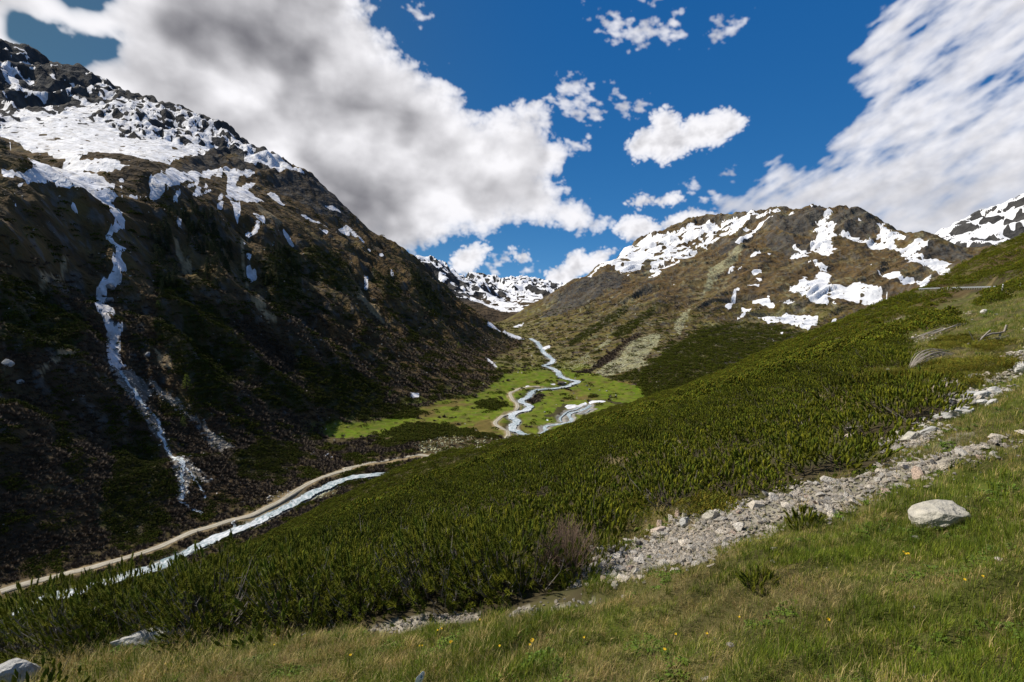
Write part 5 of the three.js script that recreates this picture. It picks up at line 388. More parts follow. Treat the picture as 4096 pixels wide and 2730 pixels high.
{
  const f = new Float32Array(gridN).fill(-60), w = new Int16Array(gridN).fill(-1);
  for (let k = 0; k < gridN; k++) { const id = gid[k]; if (id === NEAR || id === BANK) continue; const s = snowField(gx[k], gy[k], gd[k], gny[k], id); f[k] = s[0]; w[k] = s[1]; }
  const bags = new Map();
  const bag = (n) => { if (!bags.has(n)) bags.set(n, { pos: [], nor: [], uv: [], col: [], idx: [] }); return bags.get(n); };
  for (let i = 0; i + 1 < nr; i++) for (let j = 0; j + 1 < nc; j++) {
    const a = i * nc + j, q = [a, a + 1, a + nc + 1, a + nc];
    let top = q[0]; for (const k of q) if (f[k] > f[top]) top = k;
    if (f[top] <= 0) continue;
    const b = bag(w[top]), start = b.pos.length / 3; let n = 0;
    const add = (k0, k1, t) => {
      const m = (arr) => arr[k0] + (arr[k1] - arr[k0]) * t, ff = m(f), r = Math.hypot(m(gx), m(gd)), lift = 0.03 + clamp(ff / 4) * clamp(r / 700, 0.15, 0.9) + (ff > 0.001 ? 0 : -0.02);
      b.pos.push(m(gx), m(gy) + lift, -m(gd)); const nx = m(gnx) * 0.8, ny = m(gny) + 0.1, nd = m(gnd) * 0.8, l = Math.hypot(nx, ny, nd); b.nor.push(nx / l, ny / l, -nd / l); b.uv.push(m(gx) + 0.35 * m(gy), m(gd) + 0.5 * m(gy)); n++;
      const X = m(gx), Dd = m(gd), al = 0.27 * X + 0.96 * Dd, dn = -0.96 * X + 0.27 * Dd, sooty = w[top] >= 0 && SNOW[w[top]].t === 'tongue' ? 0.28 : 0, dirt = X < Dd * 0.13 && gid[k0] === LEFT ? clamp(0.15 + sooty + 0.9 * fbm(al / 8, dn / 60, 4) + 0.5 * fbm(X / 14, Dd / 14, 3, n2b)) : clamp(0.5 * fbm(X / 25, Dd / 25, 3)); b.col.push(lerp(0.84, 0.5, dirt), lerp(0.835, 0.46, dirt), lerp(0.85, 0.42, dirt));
    };
    for (let e = 0; e < 4; e++) { const k0 = q[e], k1 = q[(e + 1) % 4]; if (f[k0] > 0) add(k0, k0, 0); if ((f[k0] > 0) !== (f[k1] > 0)) add(k0, k1, f[k0] / (f[k0] - f[k1])); }
    for (let e = 1; e + 1 < n; e++) b.idx.push(start, start + e, start + e + 1);
  }
  const tint = grainTint.clone(), bump = grainBump.clone(); tint.repeat.set(1 / 47, 1 / 47); bump.repeat.set(1 / 29, 1 / 29);
  const clean = new THREE.MeshStandardMaterial({ vertexColors: true, roughness: 0.75, bumpMap: bump, bumpScale: 0.5 });
  const old = new THREE.MeshStandardMaterial({ vertexColors: true, color: new THREE.Color().setRGB(1.12, 1.12, 1.14), roughness: 0.8, map: tint, bumpMap: bump, bumpScale: 0.7 });
  const named = NAMED_SNOW(), merged = new Map();
  for (const [n, b] of bags) {
    const key = n === -2 ? 'head' : n === -3 ? 'peak' : named.has(n) ? n : SNOW[n].p[0][0] < 60 && SNOW[n].p[0][0] < SNOW[n].p[0][1] * 0.13 ? 'left' : 'right';
    if (!merged.has(key)) merged.set(key, { pos: [], nor: [], uv: [], col: [], idx: [] });
    const m = merged.get(key), s = m.pos.length / 3;
    for (const x of b.pos) m.pos.push(x); for (const x of b.nor) m.nor.push(x); for (const x of b.uv) m.uv.push(x); for (const x of b.col) m.col.push(x); for (const x of b.idx) m.idx.push(x + s);
  }
  for (const [key, b] of merged) {
    const g = new THREE.BufferGeometry();
    g.setAttribute('position', new THREE.Float32BufferAttribute(b.pos, 3)); g.setAttribute('normal', new THREE.Float32BufferAttribute(b.nor, 3)); g.setAttribute('uv', new THREE.Float32BufferAttribute(b.uv, 2)); g.setAttribute('color', new THREE.Float32BufferAttribute(b.col, 3)); g.setIndex(b.idx);
    const m = new THREE.Mesh(g, key === 'head' || key === 'peak' || key === 'right' ? clean : old);
    if (key === 'head') put(m, 'snow_cover', 'snow over the distant range at the head of the valley', 'snow', null, 'structure');
    else if (key === 'peak') put(m, 'snow_cover', 'snow over the peak at the far right edge', 'snow', null, 'structure');
    else if (key === 'left') put(m, 'snow_remnants', 'scattered small snow remnants on the left mountain and valley floor', 'snow', null, 'stuff');
    else if (key === 'right') put(m, 'snow_remnants', 'scattered small snow remnants on the right mountain', 'snow', null, 'stuff');
    else put(m, named.get(key)[0], named.get(key)[1], 'snow', null, 'structure');
  }
}
// ---------------------------------------------------------------- river, streams and the gravel track
const SPOT = {flowers:[[-0.68,-4.03,5.61],[0.2,-3.53,4.92],[-1.83,-4.23,5.68],[0.68,-3.36,4.75],[-0.9,-4.21,6.1],[-0.85,-4.2,6.09],[1.3,-3.16,4.28],[-0.12,-3.56,4.88],[0.17,-3.47,4.76],[-1.06,-4.19,5.77],[-1.03,-4.18,5.76],[-0.39,-4.09,6.11]],flowers2:[[2.51,-2.69,4],[1.51,-3.26,4.64],[1.31,-3.16,4.29],[3.48,-2.31,3.91],[3.59,-2.27,3.88],[2.02,-3,4.49],[1.7,-3.09,4.39],[3.66,-2.55,4.75],[3.71,-2.57,4.85],[3.66,-2.54,4.72]],flowers3:[[-4.5,-4.96,6.49],[-2.34,-4.46,6.11],[-3.02,-4.61,6.38]],front:[[-8.69,-6.44,8.59],[-8.48,-6.4,8.62],[-8.22,-6.35,8.6],[-7.38,-5.84,7.98],[-6.82,-5.56,7.64],[-6.61,-5.56,7.68],[-6.36,-5.51,7.69],[-6.04,-5.42,7.59],[-5.84,-5.38,7.71],[-5.52,-5.35,7.68],[-5.16,-5.33,7.6],[-4.7,-5.12,7.24],[-4.45,-5.1,7.19],[-4.24,-5.09,7.2]],front2:[[-3.42,-5.1,7.47],[-3.24,-5.09,7.46],[-2.93,-4.87,7.13],[-2.76,-4.86,7.14],[-2.56,-4.85,7.14],[-2.28,-4.67,6.88],[-2.08,-4.62,6.86],[-1.87,-4.58,6.91],[-1.66,-4.54,6.91],[-1.45,-4.48,6.87],[-1.24,-4.44,6.88],[-1.04,-4.42,6.89],[-0.91,-4.39,6.96],[-0.7,-4.36,6.89],[-0.48,-4.25,6.69],[-0.31,-4.15,6.47],[-0.18,-4.13,6.49]],front3:[[-0.03,-3.95,6.26],[0.16,-3.89,6.27],[0.3,-3.87,6.33],[0.46,-3.75,6.19],[0.61,-3.69,6.04],[0.74,-3.63,5.94],[0.87,-3.57,5.99],[0.62,-3.93,7.01]],lone:[[2.38,-2.89,4.91],[3.7,-3.03,6.53]],right:[[76.9,-6.1,101.3],[63.8,-2.4,72.6],[45.64,-1.49,50.91],[45.97,-1.24,50.63],[35.92,-3.14,44.99],[29.51,-2.64,35.98],[37.67,-3.47,48.02],[120.3,-4.3,160.9],[119.5,-4.8,163],[73.6,-3.4,88.2],[126.8,-3.4,170.9]],small:[[1.97,-4.14,8.95],[1.42,-3.94,7.55],[2.22,-3.99,8.8],[1.94,-4.25,9.27],[1.42,-4.32,9.14],[1.81,-4.33,9.39]],willow:[[0.72,-3.87,6.88]],willow2:[[-106.3,-89.9,154.8],[-124.7,-107,191.8]],boulders:[[4.55,-2.47,5.48],[2.32,-3.89,8.13],[-6.97,-5.53,6.99],[-5.59,-5.38,7.58],[7.01,-2.67,9.21],[11.76,-1.96,12.2],[37.08,-1.99,41.99],[2.67,-3.66,7.93],[2.96,-3.44,7.65]],boulders2:[[11.28,-2.26,12.92],[10.08,-2.26,11.01],[9.79,-2.33,10.98],[9.76,-2.37,11.17],[8.39,-2.39,9.79],[9.22,-2.27,10.13],[9.28,-2.3,10.43],[10.47,-2.51,12.97],[10.68,-2.57,13.41],[7.21,-2.51,9.01],[6.73,-3.03,10.38],[8.2,-2.48,9.96],[8.6,-3.15,12.65]],brush:[[14.21,-2.97,18.94],[16.77,-2.17,19.21],[19.06,-1.87,20.68],[7.07,-3.04,11.12],[6.93,-2.81,9.35],[27.03,-2.98,34.17],[27.18,-2.63,33.12]],rail:[[72.8,-0.3,76.5],[78.4,-0.3,84.3],[114.7,-0.6,129.7],[119.4,-0.7,138.8],[124.8,-0.7,149],[135.5,-1,173.5]],posts:[[79.6,-0.5,87.2],[76.9,-0.3,81.3]],tag:[[-0.89,-3.74,4.7]],hut:[[51.5,-108.2,593],[57.7,-108.3,592],[60.4,-108.6,593.6]],larch:[[-155,-111.2,187.7],[-264.9,-15.8,401.1],[-208,-65.2,337.6],[-198.2,-84.1,316.4],[-71.8,-82.2,717.5],[-110.8,-99.4,478.8]],stream_rocks:[[-132.3,-110.8,212],[-137.7,-110.8,207.4],[-134.2,-110.9,209.2],[-131.4,-111.4,223.7]],meadow_rocks:[[83.7,-110.4,570.3],[64.4,-110.7,550.7],[100.6,-110.2,560.8],[94.1,-110.4,566.7],[83.3,-109.5,587.7],[77.5,-107.8,609.7],[98.8,-110.1,530.3],[36.3,-108.9,412.2],[106.6,-110.4,540.3],[29.1,-110.8,467.5],[9,-63.3,217.2]],slope_rocks:[[-259.5,-39.9,273],[-252.7,-48.7,271.5],[-217.1,-54.9,392.5],[-296.2,-0.9,396.5],[-291.4,-10.1,389.1],[-239.8,-44.7,349.6]]};
function flow(line, step) {       // a smooth line through the points
  const c = new THREE.CatmullRomCurve3(line.map(([x, d]) => new THREE.Vector3(x, 0, d)), false, 'centripetal'), n = Math.max(4, Math.round(c.getLength() / step));
  return c.getSpacedPoints(n).map((p) => [p.x, p.z]);
}
function ribbon(line, across, height, colorOf) {   // across: offsets in metres; height(x, d, offset)
  const pos = [], col = [], uv = [], idx = [], m = across.length; let run = 0;
  line.forEach(([x, d], i) => {
    const a = line[Math.max(0, i - 1)], b = line[Math.min(line.length - 1, i + 1)], l = Math.hypot(b[0] - a[0], b[1] - a[1]) || 1, nx = (b[1] - a[1]) / l, nd = -(b[0] - a[0]) / l;
    if (i) run += Math.hypot(x - line[i - 1][0], d - line[i - 1][1]);
    across.forEach((o, k) => { const off = typeof o === 'function' ? o(run, i / (line.length - 1)) : o, px = x + nx * off, pd = d + nd * off; pos.push(px, height(px, pd, off, x, d, run), -pd); uv.push(off, run); const c = colorOf ? colorOf(k, run, off) : [1, 1, 1]; col.push(c[0], c[1], c[2]); });
    if (i) for (let k = 0; k + 1 < m; k++) { const p = (i - 1) * m + k, q = i * m + k; idx.push(p, q, p + 1, p + 1, q, q + 1); }
  });
  const g = new THREE.BufferGeometry();
  g.setAttribute('position', new THREE.Float32BufferAttribute(pos, 3)); g.setAttribute('color', new THREE.Float32BufferAttribute(col, 3)); g.setAttribute('uv', new THREE.Float32BufferAttribute(uv, 2)); g.setIndex(idx); g.computeVertexNormals();
  if (g.attributes.normal.getY(m + 1) < 0) { g.setIndex(idx.map((_, i) => idx[i - (i % 3) + [0, 2, 1][i % 3]])); g.computeVertexNormals(); }
  return g;
}
{
  const wbump = grainBump.clone(); wbump.repeat.set(1 / 3, 1 / 6);
  const water = new THREE.MeshStandardMaterial({ vertexColors: true, roughness: 0.35, bumpMap: wbump, bumpScale: 0.12 });
  const foam = (k, run, off, white) => { const f = clamp(white + 0.95 * fbm(off / 1.1, run / 3.2, 3) + 0.35 * n2(off * 1.3, run * 0.9)); return [lerp(0.2, 0.8, f), lerp(0.285, 0.81, f), lerp(0.3, 0.82, f)]; };
  const half = (w, seed) => (run) => w * (seed === 1 || seed === 41 ? lerp(1, 0.85, smooth(330, 470, run)) : 1) * (1 + 0.34 * n2b(run / 11, seed) + 0.16 * n2b(run / 3, seed + 3));
  const rows = (w, seed, n) => { const l = half(w, seed), r = half(w, seed + 40); return Array.from({ length: n }, (_, i) => { const t = i / (n - 1) * 2 - 1; return (run) => (t < 0 ? t * l(run) : t * r(run)); }); };
  const rv = flow(LINES.river[0], 1.1), bed = rv.map(([x, d]) => groundAt(x, d));
  // the water falls steadily along its bed
  for (let i = 1; i < bed.length; i++) bed[i] = Math.min(bed[i], bed[i - 1] + 0.02);
  for (let q = 0; q < 6; q++) for (let i = 1; i + 1 < bed.length; i++) bed[i] = (bed[i - 1] + bed[i] * 2 + bed[i + 1]) / 4;
  let at = 0, lastX = null;
  const level = (x, d) => { if (lastX !== x) { at = lastX === null ? 0 : at + 1; lastX = x; } return bed[Math.min(at, bed.length - 1)]; };
  const g = ribbon(rv, rows(3.7, 1, 9), (px, pd, off, x, d, run) => level(x) + 1.0 + 0.16 * fbm(px / 1.6, pd / 1.6, 2), (k, run, off) => foam(k, run, off, 0.42 + 0.35 * n2b(run / 60, 8) + (run > 480 ? 0.15 : 0)));
  put(new THREE.Mesh(g, water), 'river', 'pale milky turquoise mountain river winding down the valley', 'river', null, 'structure');
  LINES.sidestream.forEach((l, i) => put(new THREE.Mesh(ribbon(flow(l, 0.9), rows([1.7, 0.9, 0.6][i], 10 + i, 5), (px, pd, off, x, d) => groundAt(x, d) + 0.55, (k, run, off) => foam(k, run, off, 0.3)), water), 'side_stream', ['braided side stream joining the river from the right', 'narrow left arm of the side stream', 'thin right arm of the side stream'][i], 'stream', null, 'structure'));
  LINES.stream.forEach((l, i) => {
    const f = flow(l, 0.8).map(([x, d], k) => [x + 0.9 * n2(k / 5, i * 7), d + 0.9 * n2b(k / 5, i * 7)]);
    put(new THREE.Mesh(ribbon(f, rows([0.75, 0.4, 0.5, 0.7][i], 20 + i, 4), (px, pd) => groundAt(px, pd) + 0.22, (k, run, off) => foam(k, run, off * 2, 0.55)), water), 'mountain_stream', ['white mountain stream tumbling out of the snow tongue', 'short side arm of the mountain stream on the gravel', 'rill running under the gravel track', 'meltwater stream in the gully above the snow tongue'][i], 'stream', null, 'structure');
  });
  const trackMat = new THREE.MeshStandardMaterial({ vertexColors: true, roughness: 1, map: grainTint, bumpMap: grainBump, bumpScale: 0.05, color: new THREE.Color().setRGB(1.3, 1.3, 1.3) });
  const tr = flow(LINES.track[0], 1.5), off = [-1.9, -1.35, -0.75, -0.35, 0, 0.35, 0.75, 1.35, 1.9];
  put(new THREE.Mesh(ribbon(tr, off, (px, pd, o, x, d) => lerp(groundAt(px, pd), groundAt(x, d), Math.abs(o) > 1.5 ? 0.35 : 0.85) + (Math.abs(o) > 1.6 ? 0.1 : 0.28), (k, run) => {
    const n = 0.12 * n2(run / 4, k * 3), grass = 0.5 + 0.5 * n2b(run / 23, 3), c = [0.42 + n, 0.37 + n, 0.29 + n * 0.8];
    if (k === 0 || k === 8) mixc(c, C.sedge, 0.75); else if (k === 4) mixc(c, C.olive, 0.55 * grass + 0.25); else if (k === 3 || k === 5) mixc(c, C.olive, 0.2 * grass);
    return c;
  }), trackMat), 'gravel_track', 'pale gravel track with two wheel ruts along the valley', 'track', null, 'structure');
}
// ---------------------------------------------------------------- plants
class Tri {       // collects triangles with colours
  constructor() { this.p = []; this.c = []; this.n = []; }
  tri(a, b, c, col, nor) { this.p.push(a[0], a[1], a[2], b[0], b[1], b[2], c[0], c[1], c[2]); for (let i = 0; i < 3; i++) { this.c.push(col[0], col[1], col[2]); if (nor) this.n.push(nor[0], nor[1], nor[2]); } }
  geometry() { const g = new THREE.BufferGeometry(); g.setAttribute('position', new THREE.Float32BufferAttribute(this.p, 3)); g.setAttribute('color', new THREE.Float32BufferAttribute(this.c, 3)); if (this.n.length === this.p.length) g.setAttribute('normal', new THREE.Float32BufferAttribute(this.n, 3)); else g.computeVertexNormals(); return g; }
}
const V = (x, y, z) => new THREE.Vector3(x, y, z);
// a thin bent rod of few sides
function rod(T, pts, r0, r1, sides, col) {
  const rings = pts.map((p, i) => {
    const d = pts[Math.min(i + 1, pts.length - 1)].clone().sub(pts[Math.max(i - 1, 0)]).normalize(), u = V(d.y, -d.x, 0.31).cross(d).normalize(), w = d.clone().cross(u), r = lerp(r0, r1, i / (pts.length - 1)), ring = [];
    for (let k = 0; k < sides; k++) { const a = k / sides * 2 * Math.PI; ring.push([p.x + (u.x * Math.cos(a) + w.x * Math.sin(a)) * r, p.y + (u.y * Math.cos(a) + w.y * Math.sin(a)) * r, p.z + (u.z * Math.cos(a) + w.z * Math.sin(a)) * r]); }
    return ring;
  });
  for (let i = 0; i + 1 < rings.length; i++) for (let k = 0; k < sides; k++) { const a = rings[i][k], b = rings[i][(k + 1) % sides], c = rings[i + 1][k], e = rings[i + 1][(k + 1) % sides]; T.tri(a, b, c, col); T.tri(b, e, c, col); }
}
// the thick of a shoot: a small spindle of packed needles
function pom(T, at, dir, len, rad, col, rnd) {
  const u = V(dir.y, -dir.x, 0.2).cross(dir).normalize(), w = dir.clone().cross(u), a0 = rnd() * 6.28, ring = [], b = at.clone(), e = at.clone().addScaledVector(dir, len), A = [b.x, b.y, b.z], E = [e.x, e.y, e.z];
  for (let k = 0; k < 4; k++) { const a = a0 + k * 1.571, q = rad * (0.75 + 0.5 * rnd()), p = at.clone().addScaledVector(dir, len * (0.45 + 0.25 * rnd())).addScaledVector(u, Math.cos(a) * q).addScaledVector(w, Math.sin(a) * q); ring.push([p.x, p.y, p.z]); }
  for (let k = 0; k < 4; k++) { const c = 0.85 + 0.3 * rnd(), cc = [col[0] * c, col[1] * c, col[2] * c]; T.tri(ring[k], ring[(k + 1) % 4], E, cc); T.tri(ring[(k + 1) % 4], ring[k], A, cc); }
}
// one upright pine shoot: needles stand out all round a short twig
function shoot(T, at, dir, len, radius, needles, width, col, rnd) {
  const u = V(dir.y, -dir.x, 0.2).cross(dir).normalize(), w = dir.clone().cross(u);
  for (let i = 0; i < needles; i++) {
    const t = Math.pow((i + rnd()) / needles, 0.8), a = i * 2.399 + rnd(), up = 0.1 + 0.95 * t * t + 0.35 * rnd(), L = radius * (0.8 + 0.4 * rnd()) * (1 - 0.25 * t);
    const d = u.clone().multiplyScalar(Math.cos(a)).addScaledVector(w, Math.sin(a)).addScaledVector(dir, up).normalize(), b = at.clone().addScaledVector(dir, len * t), e = b.clone().addScaledVector(d, L), s = d.clone().cross(dir).normalize().multiplyScalar(width);
    const k = 0.8 + 0.4 * rnd();
    T.tri([b.x - s.x, b.y - s.y, b.z - s.z], [b.x + s.x, b.y + s.y, b.z + s.z], [e.x, e.y, e.z], [col[0] * k, col[1] * k, col[2] * k]);
  }
}
const PINE = [0.118, 0.134, 0.01], TWIG = [0.2, 0.175, 0.155], BARKC = [0.05, 0.036, 0.026];
// a mountain pine: rising branches with upturned shoots; size in metres
function pineShrub(seed, height, radius, shoots, needles, width, dead = 0, size = 1, flat = 1.2, core = 0.017) {
  const rnd = mulberry(seed), F = new Tri(), S = new Tri();
  const heads = Array.from({ length: 5 }, (_, i) => { const a = i * 1.3 + rnd() * 6.28, q = i ? 0.35 + 0.5 * rnd() : 0.1; return [Math.cos(a) * radius * q, Math.sin(a) * radius * q, 0.7 + 0.35 * rnd()]; });
  for (let i = 0; i < shoots; i++) {
    const q = Math.sqrt(rnd()), a = rnd() * 2 * Math.PI, r = radius * q * (0.85 + 0.3 * rnd()), px = Math.cos(a) * r, pz = Math.sin(a) * r;
    let dome = 0.32; for (const h of heads) dome = Math.max(dome, h[2] * (1 - flat * ((px - h[0]) ** 2 + (pz - h[1]) ** 2) / (radius * radius)));
    const rim = q > 0.8, top = height * dome * (rim ? 0.25 + 0.85 * rnd() : rnd() < 0.75 ? 0.9 + 0.14 * rnd() : 0.45 + 0.45 * rnd());
    const out = rim ? 0.9 : 0.45 * q, tip = V(px, Math.max(top, 0.1 * size), pz), lean = V(Math.cos(a) * out + 0.35 * (rnd() - 0.5), 1, Math.sin(a) * out + 0.35 * (rnd() - 0.5)).normalize();
    const L = (0.14 + 0.08 * rnd()) * size, tone = 0.6 + 0.75 * rnd(), warm = rnd(), col = [PINE[0] * tone * (0.7 + 0.65 * warm), PINE[1] * tone * (0.85 + 0.3 * warm), PINE[2] * tone];
    pom(F, tip.clone().addScaledVector(lean, -L * 0.9), lean, L, core, col, rnd);
    shoot(F, tip.clone().addScaledVector(lean, -L), lean, L, 0.06 * size, needles, width, col, rnd);
    if (i % 7 === 0) rod(S, [V(Math.cos(a) * 0.06, 0, Math.sin(a) * 0.06), V(tip.x * 0.55, tip.y * 0.3, tip.z * 0.55), tip.clone().addScaledVector(lean, -L * 0.6)], 0.009, 0.004, 3, BARKC);
  }
  for (let i = 0; i < dead; i++) {   // bare grey twigs low on all sides
    const a = rnd() * 6.28, r = radius * (0.5 + 0.5 * rnd()), h = height * (0.15 + 0.5 * rnd()), p = V(Math.cos(a) * r, h, Math.sin(a) * r), q = V(p.x * 1.12, h + 0.18 * (0.4 + rnd()), p.z * 1.12), m = p.clone().multiplyScalar(0.6); m.y = h * 0.35;
    rod(S, [m, p, q], 0.008, 0.002, 3, TWIG);
    for (let k = 0; k < 3; k++) { const t = 0.3 + 0.6 * rnd(), s = p.clone().lerp(q, t); rod(S, [s, V(s.x + 0.12 * (rnd() - 0.5), s.y + 0.1 * rnd(), s.z + 0.12 * (rnd() - 0.5))], 0.004, 0.0015, 3, TWIG); }
  }
  return { foliage: F.geometry(), stems: S.geometry() };
}
const leafMat = new THREE.MeshPhysicalMaterial({ vertexColors: true, roughness: 0.9, specularIntensity: 0.2, transmission: 0.1, side: THREE.DoubleSide });
const woodMat = new THREE.MeshStandardMaterial({ vertexColors: true, roughness: 0.9 });
const near = {
  tall: [pineShrub(3, 1.2, 0.72, 135, 40, 0.0036, 14, 1, 1.1), pineShrub(4, 1.1, 0.75, 135, 40, 0.0036, 36, 1, 1.1), pineShrub(5, 1.35, 0.68, 135, 40, 0.0036, 8, 1, 1.1)],
  mid: [pineShrub(6, 0.6, 0.5, 84, 38, 0.0036, 8, 0.9), pineShrub(7, 0.55, 0.55, 84, 38, 0.0036, 14, 0.9)],
  low: [pineShrub(8, 0.34, 0.28, 50, 40, 0.0034, 0, 0.85), pineShrub(9, 0.34, 0.27, 50, 40, 0.0034, 0, 0.85)],
  plain: [pineShrub(16, 0.66, 0.78, 110, 16, 0.0062, 0, 0.85, 0.7, 0.026), pineShrub(17, 0.75, 0.8, 110, 16, 0.0062, 3, 0.85, 0.8, 0.026), pineShrub(18, 0.56, 0.82, 105, 16, 0.0062, 0, 0.85, 0.6, 0.026)],
};
function pineThing(v, spot, scale, turn, label, group, y) {
  const o = new THREE.Group();
  for (const [n, g, m] of [['foliage', v.foliage, leafMat], ['stems', v.stems, woodMat]]) { const e = new THREE.Mesh(g, m); e.name = n; if (n === 'stems') e.userData.kind = 'stuff'; e.castShadow = e.receiveShadow = true; o.add(e); }
  o.position.set(spot[0], y ?? groundAt(spot[0], spot[1]) - 0.04, -spot[1]); o.scale.setScalar(scale); o.rotation.y = turn;
  return put(o, 'mountain_pine', label, 'pine shrub', group);
}
const dummy = new THREE.Object3D(), tmpC = new THREE.Color();
function scatter(name, label, category, geometry, material, list, kind = 'stuff') {   // list of [x, y, d, scaleX, scaleY, turn, tone, tiltX, tiltZ]
  if (!list.length) return;
  const m = new THREE.InstancedMesh(geometry, material, list.length);
  list.forEach((e, i) => { dummy.position.set(e[0], e[1], -e[2]); dummy.scale.set(e[3], e[4], e[3]); dummy.rotation.set(e[7] || 0, e[5], e[8] || 0); dummy.updateMatrix(); m.setMatrixAt(i, dummy.matrix); const t = e[6]; m.setColorAt(i, Array.isArray(t) ? tmpC.setRGB(t[0], t[1], t[2]) : tmpC.setRGB(t, t, t)); });
  return put(m, name, label, category, null, kind);
}
const both = (v) => { const a = v.foliage.clone(), b = v.stems.clone(); return mergeGeometries([a, b]); };
{
  // the first row along the grass: one shrub after another
  const rnd = mulberry(77), row = [...SPOT.front, ...SPOT.front2, ...SPOT.front3];
  const G = 'mountain pines in the first row along the grass';
  let count = 0; const placed = [];
  row.forEach((s, i) => {
    const u = s[0] / s[2], big = u < -0.25 ? 1 : u < -0.02 ? 0.6 : 0.2, v = rnd() < big ? near.tall[i % 3] : near.mid[i % 2], short = s[0] > 0.45 && s[2] < 6.6 ? 0.6 : u > -0.02 ? 0.85 : 1, back = 0.5 + 0.35 * rnd(), k = (s[2] + back) / s[2];
    const x = s[0] * k, d = s[2] * k; placed.push([x, d]);
    pineThing(v, [x, d], short * (u < -0.3 ? 0.8 + 0.45 * rnd() : 0.78 + 0.4 * rnd()), rnd() * 6.28, 'dark green mountain pine shrub in the first row behind the grass edge', G);
    count++;
  });
  // behind them the thicket, shrub by shrub as far as they show singly
  const spots = [];
  for (let t = 0; t < 60000; t++) {
    const a = lerp(-47, 47, rnd()) * Math.PI / 180, r = Math.sqrt(lerp(56, 2000, rnd())), x = r * Math.sin(a), d = r * Math.cos(a);
    if (inZone('turf', x, d) || inZone('rocks', x, d) || inZone('juniper', x, d) || Math.hypot(x - 0.68, d - 6.7) < 0.85) continue;
    const gap = r < 18 ? 0.72 : 0.8; if (spots.some((q) => Math.abs(q[0] - x) < gap && Math.hypot(q[0] - x, q[1] - d) < gap) || placed.some((q) => Math.hypot(q[0] - x, q[1] - d) < 0.5)) continue;
    spots.push([x, d, r]);
  }
  spots.sort((p, q) => p[2] - q[2]);
  const single = spots.slice(0, 215), rest = spots.slice(215), lots = [[], [], []];
  single.forEach((s, i) => pineThing(near.plain[i % 3], s, 0.62 + 0.62 * rnd(), rnd() * 6.28, 'dark green mountain pine shrub inside the near thicket', 'mountain pines inside the near thicket'));
  rest.forEach((s, i) => { groundAt(s[0], s[1]); const k = 0.6 + 0.7 * rnd(); lots[i % 3].push([s[0], land.y - 0.05, s[1], k, k * (0.75 + 0.5 * rnd()), rnd() * 6.28, 0.6 + 0.7 * rnd()]); });
  lots.forEach((l, i) => scatter('pine_thicket', 'dense mountain pine thicket covering the near slope', 'thicket', both(near.plain[i]), leafMat, l));
  // farther down the slope, coarser clumps
  const clump = (seed, h, rad, n, size, spikes = 3) => {      // upright tufts of broad needles
    const q = mulberry(seed), T = new Tri();
    for (let i = 0; i < n; i++) {
      const k = Math.sqrt(q()), r = rad * k, a = q() * 6.28, top = h * (1 - 0.55 * k * k) * (k > 0.8 ? 0.3 + 0.75 * q() : 0.84 + 0.22 * q()), tone = 0.6 + 0.8 * q(), w = q(), col = [PINE[0] * tone * (0.75 + 0.6 * w), PINE[1] * tone, PINE[2] * tone], dir = V(Math.cos(a) * k * 0.7 + 0.4 * (q() - 0.5), 1, Math.sin(a) * k * 0.7 + 0.4 * (q() - 0.5)).normalize(), at = V(Math.cos(a) * r, Math.max(0, top - size * 0.8), Math.sin(a) * r);
      pom(T, at, dir, size, size * 0.36, col, q); shoot(T, at, dir, size, size * 0.5, spikes, size * 0.09, col, q);
    }
    return T.geometry();
  };
  const mids = [clump(21, 0.85, 0.85, 90, 0.17), clump(22, 0.7, 0.95, 90, 0.17), clump(23, 1.05, 0.8, 90, 0.18)], fars = [clump(31, 1.2, 1.2, 56, 0.3, 2), clump(32, 1.0, 1.3, 56, 0.3, 2), clump(33, 1.5, 1.1, 56, 0.32, 2)];
  const la = [[], [], []], lb = [[], [], []];
  const fill = (r0, r1, step, lists, s0, s1) => {
    for (let r = r0; r < r1; r += step * 0.9) { const n = Math.floor(r * 96 * Math.PI / 180 / step); for (let i = 0; i < n; i++) {
      const a = (-48 + 96 * (i + rnd()) / n) * Math.PI / 180, rr = r + (rnd() - 0.5) * step, x = rr * Math.sin(a), d = rr * Math.cos(a);
      groundAt(x, d); const y = land.y, id = land.id; if (id !== NEAR && id !== BANK) continue;
      if (id === BANK) { if (fbm(x / 30, d / 30, 3) < -0.35) continue; }
      else if (inZone('turf', x, d) && !inZone('bush', x, d)) continue;
      if (inZone('rocks', x, d) || inZone('juniper', x, d) || (ROADN && ROADN(x, d) < 6)) continue;
      const bare = fbm(x / 19 + 40, d / 19, 3); if (bare > 0.42) continue;
      const lumpy = fbm(x / 7, d / 7, 2), k = lerp(s0, s1, rnd()) * (1 + 0.3 * lumpy); lists[i % 3].push([x, y - 0.1, d, k, k * (0.75 + 0.5 * rnd()), rnd() * 6.28, 0.62 + 0.6 * rnd() + 0.25 * lumpy]);
    } }
  };
  fill(44, 130, 1.15, la, 0.75, 1.25); fill(130, 560, 1.75, lb, 0.7, 1.2);
  la.forEach((l, i) => scatter('pine_thicket', 'dense mountain pine thicket farther down the near slope', 'thicket', mids[i], leafMat, l));
  lb.forEach((l, i) => scatter('pine_thicket', 'far part of the mountain pine thicket on the near slope', 'thicket', fars[i], leafMat, l));

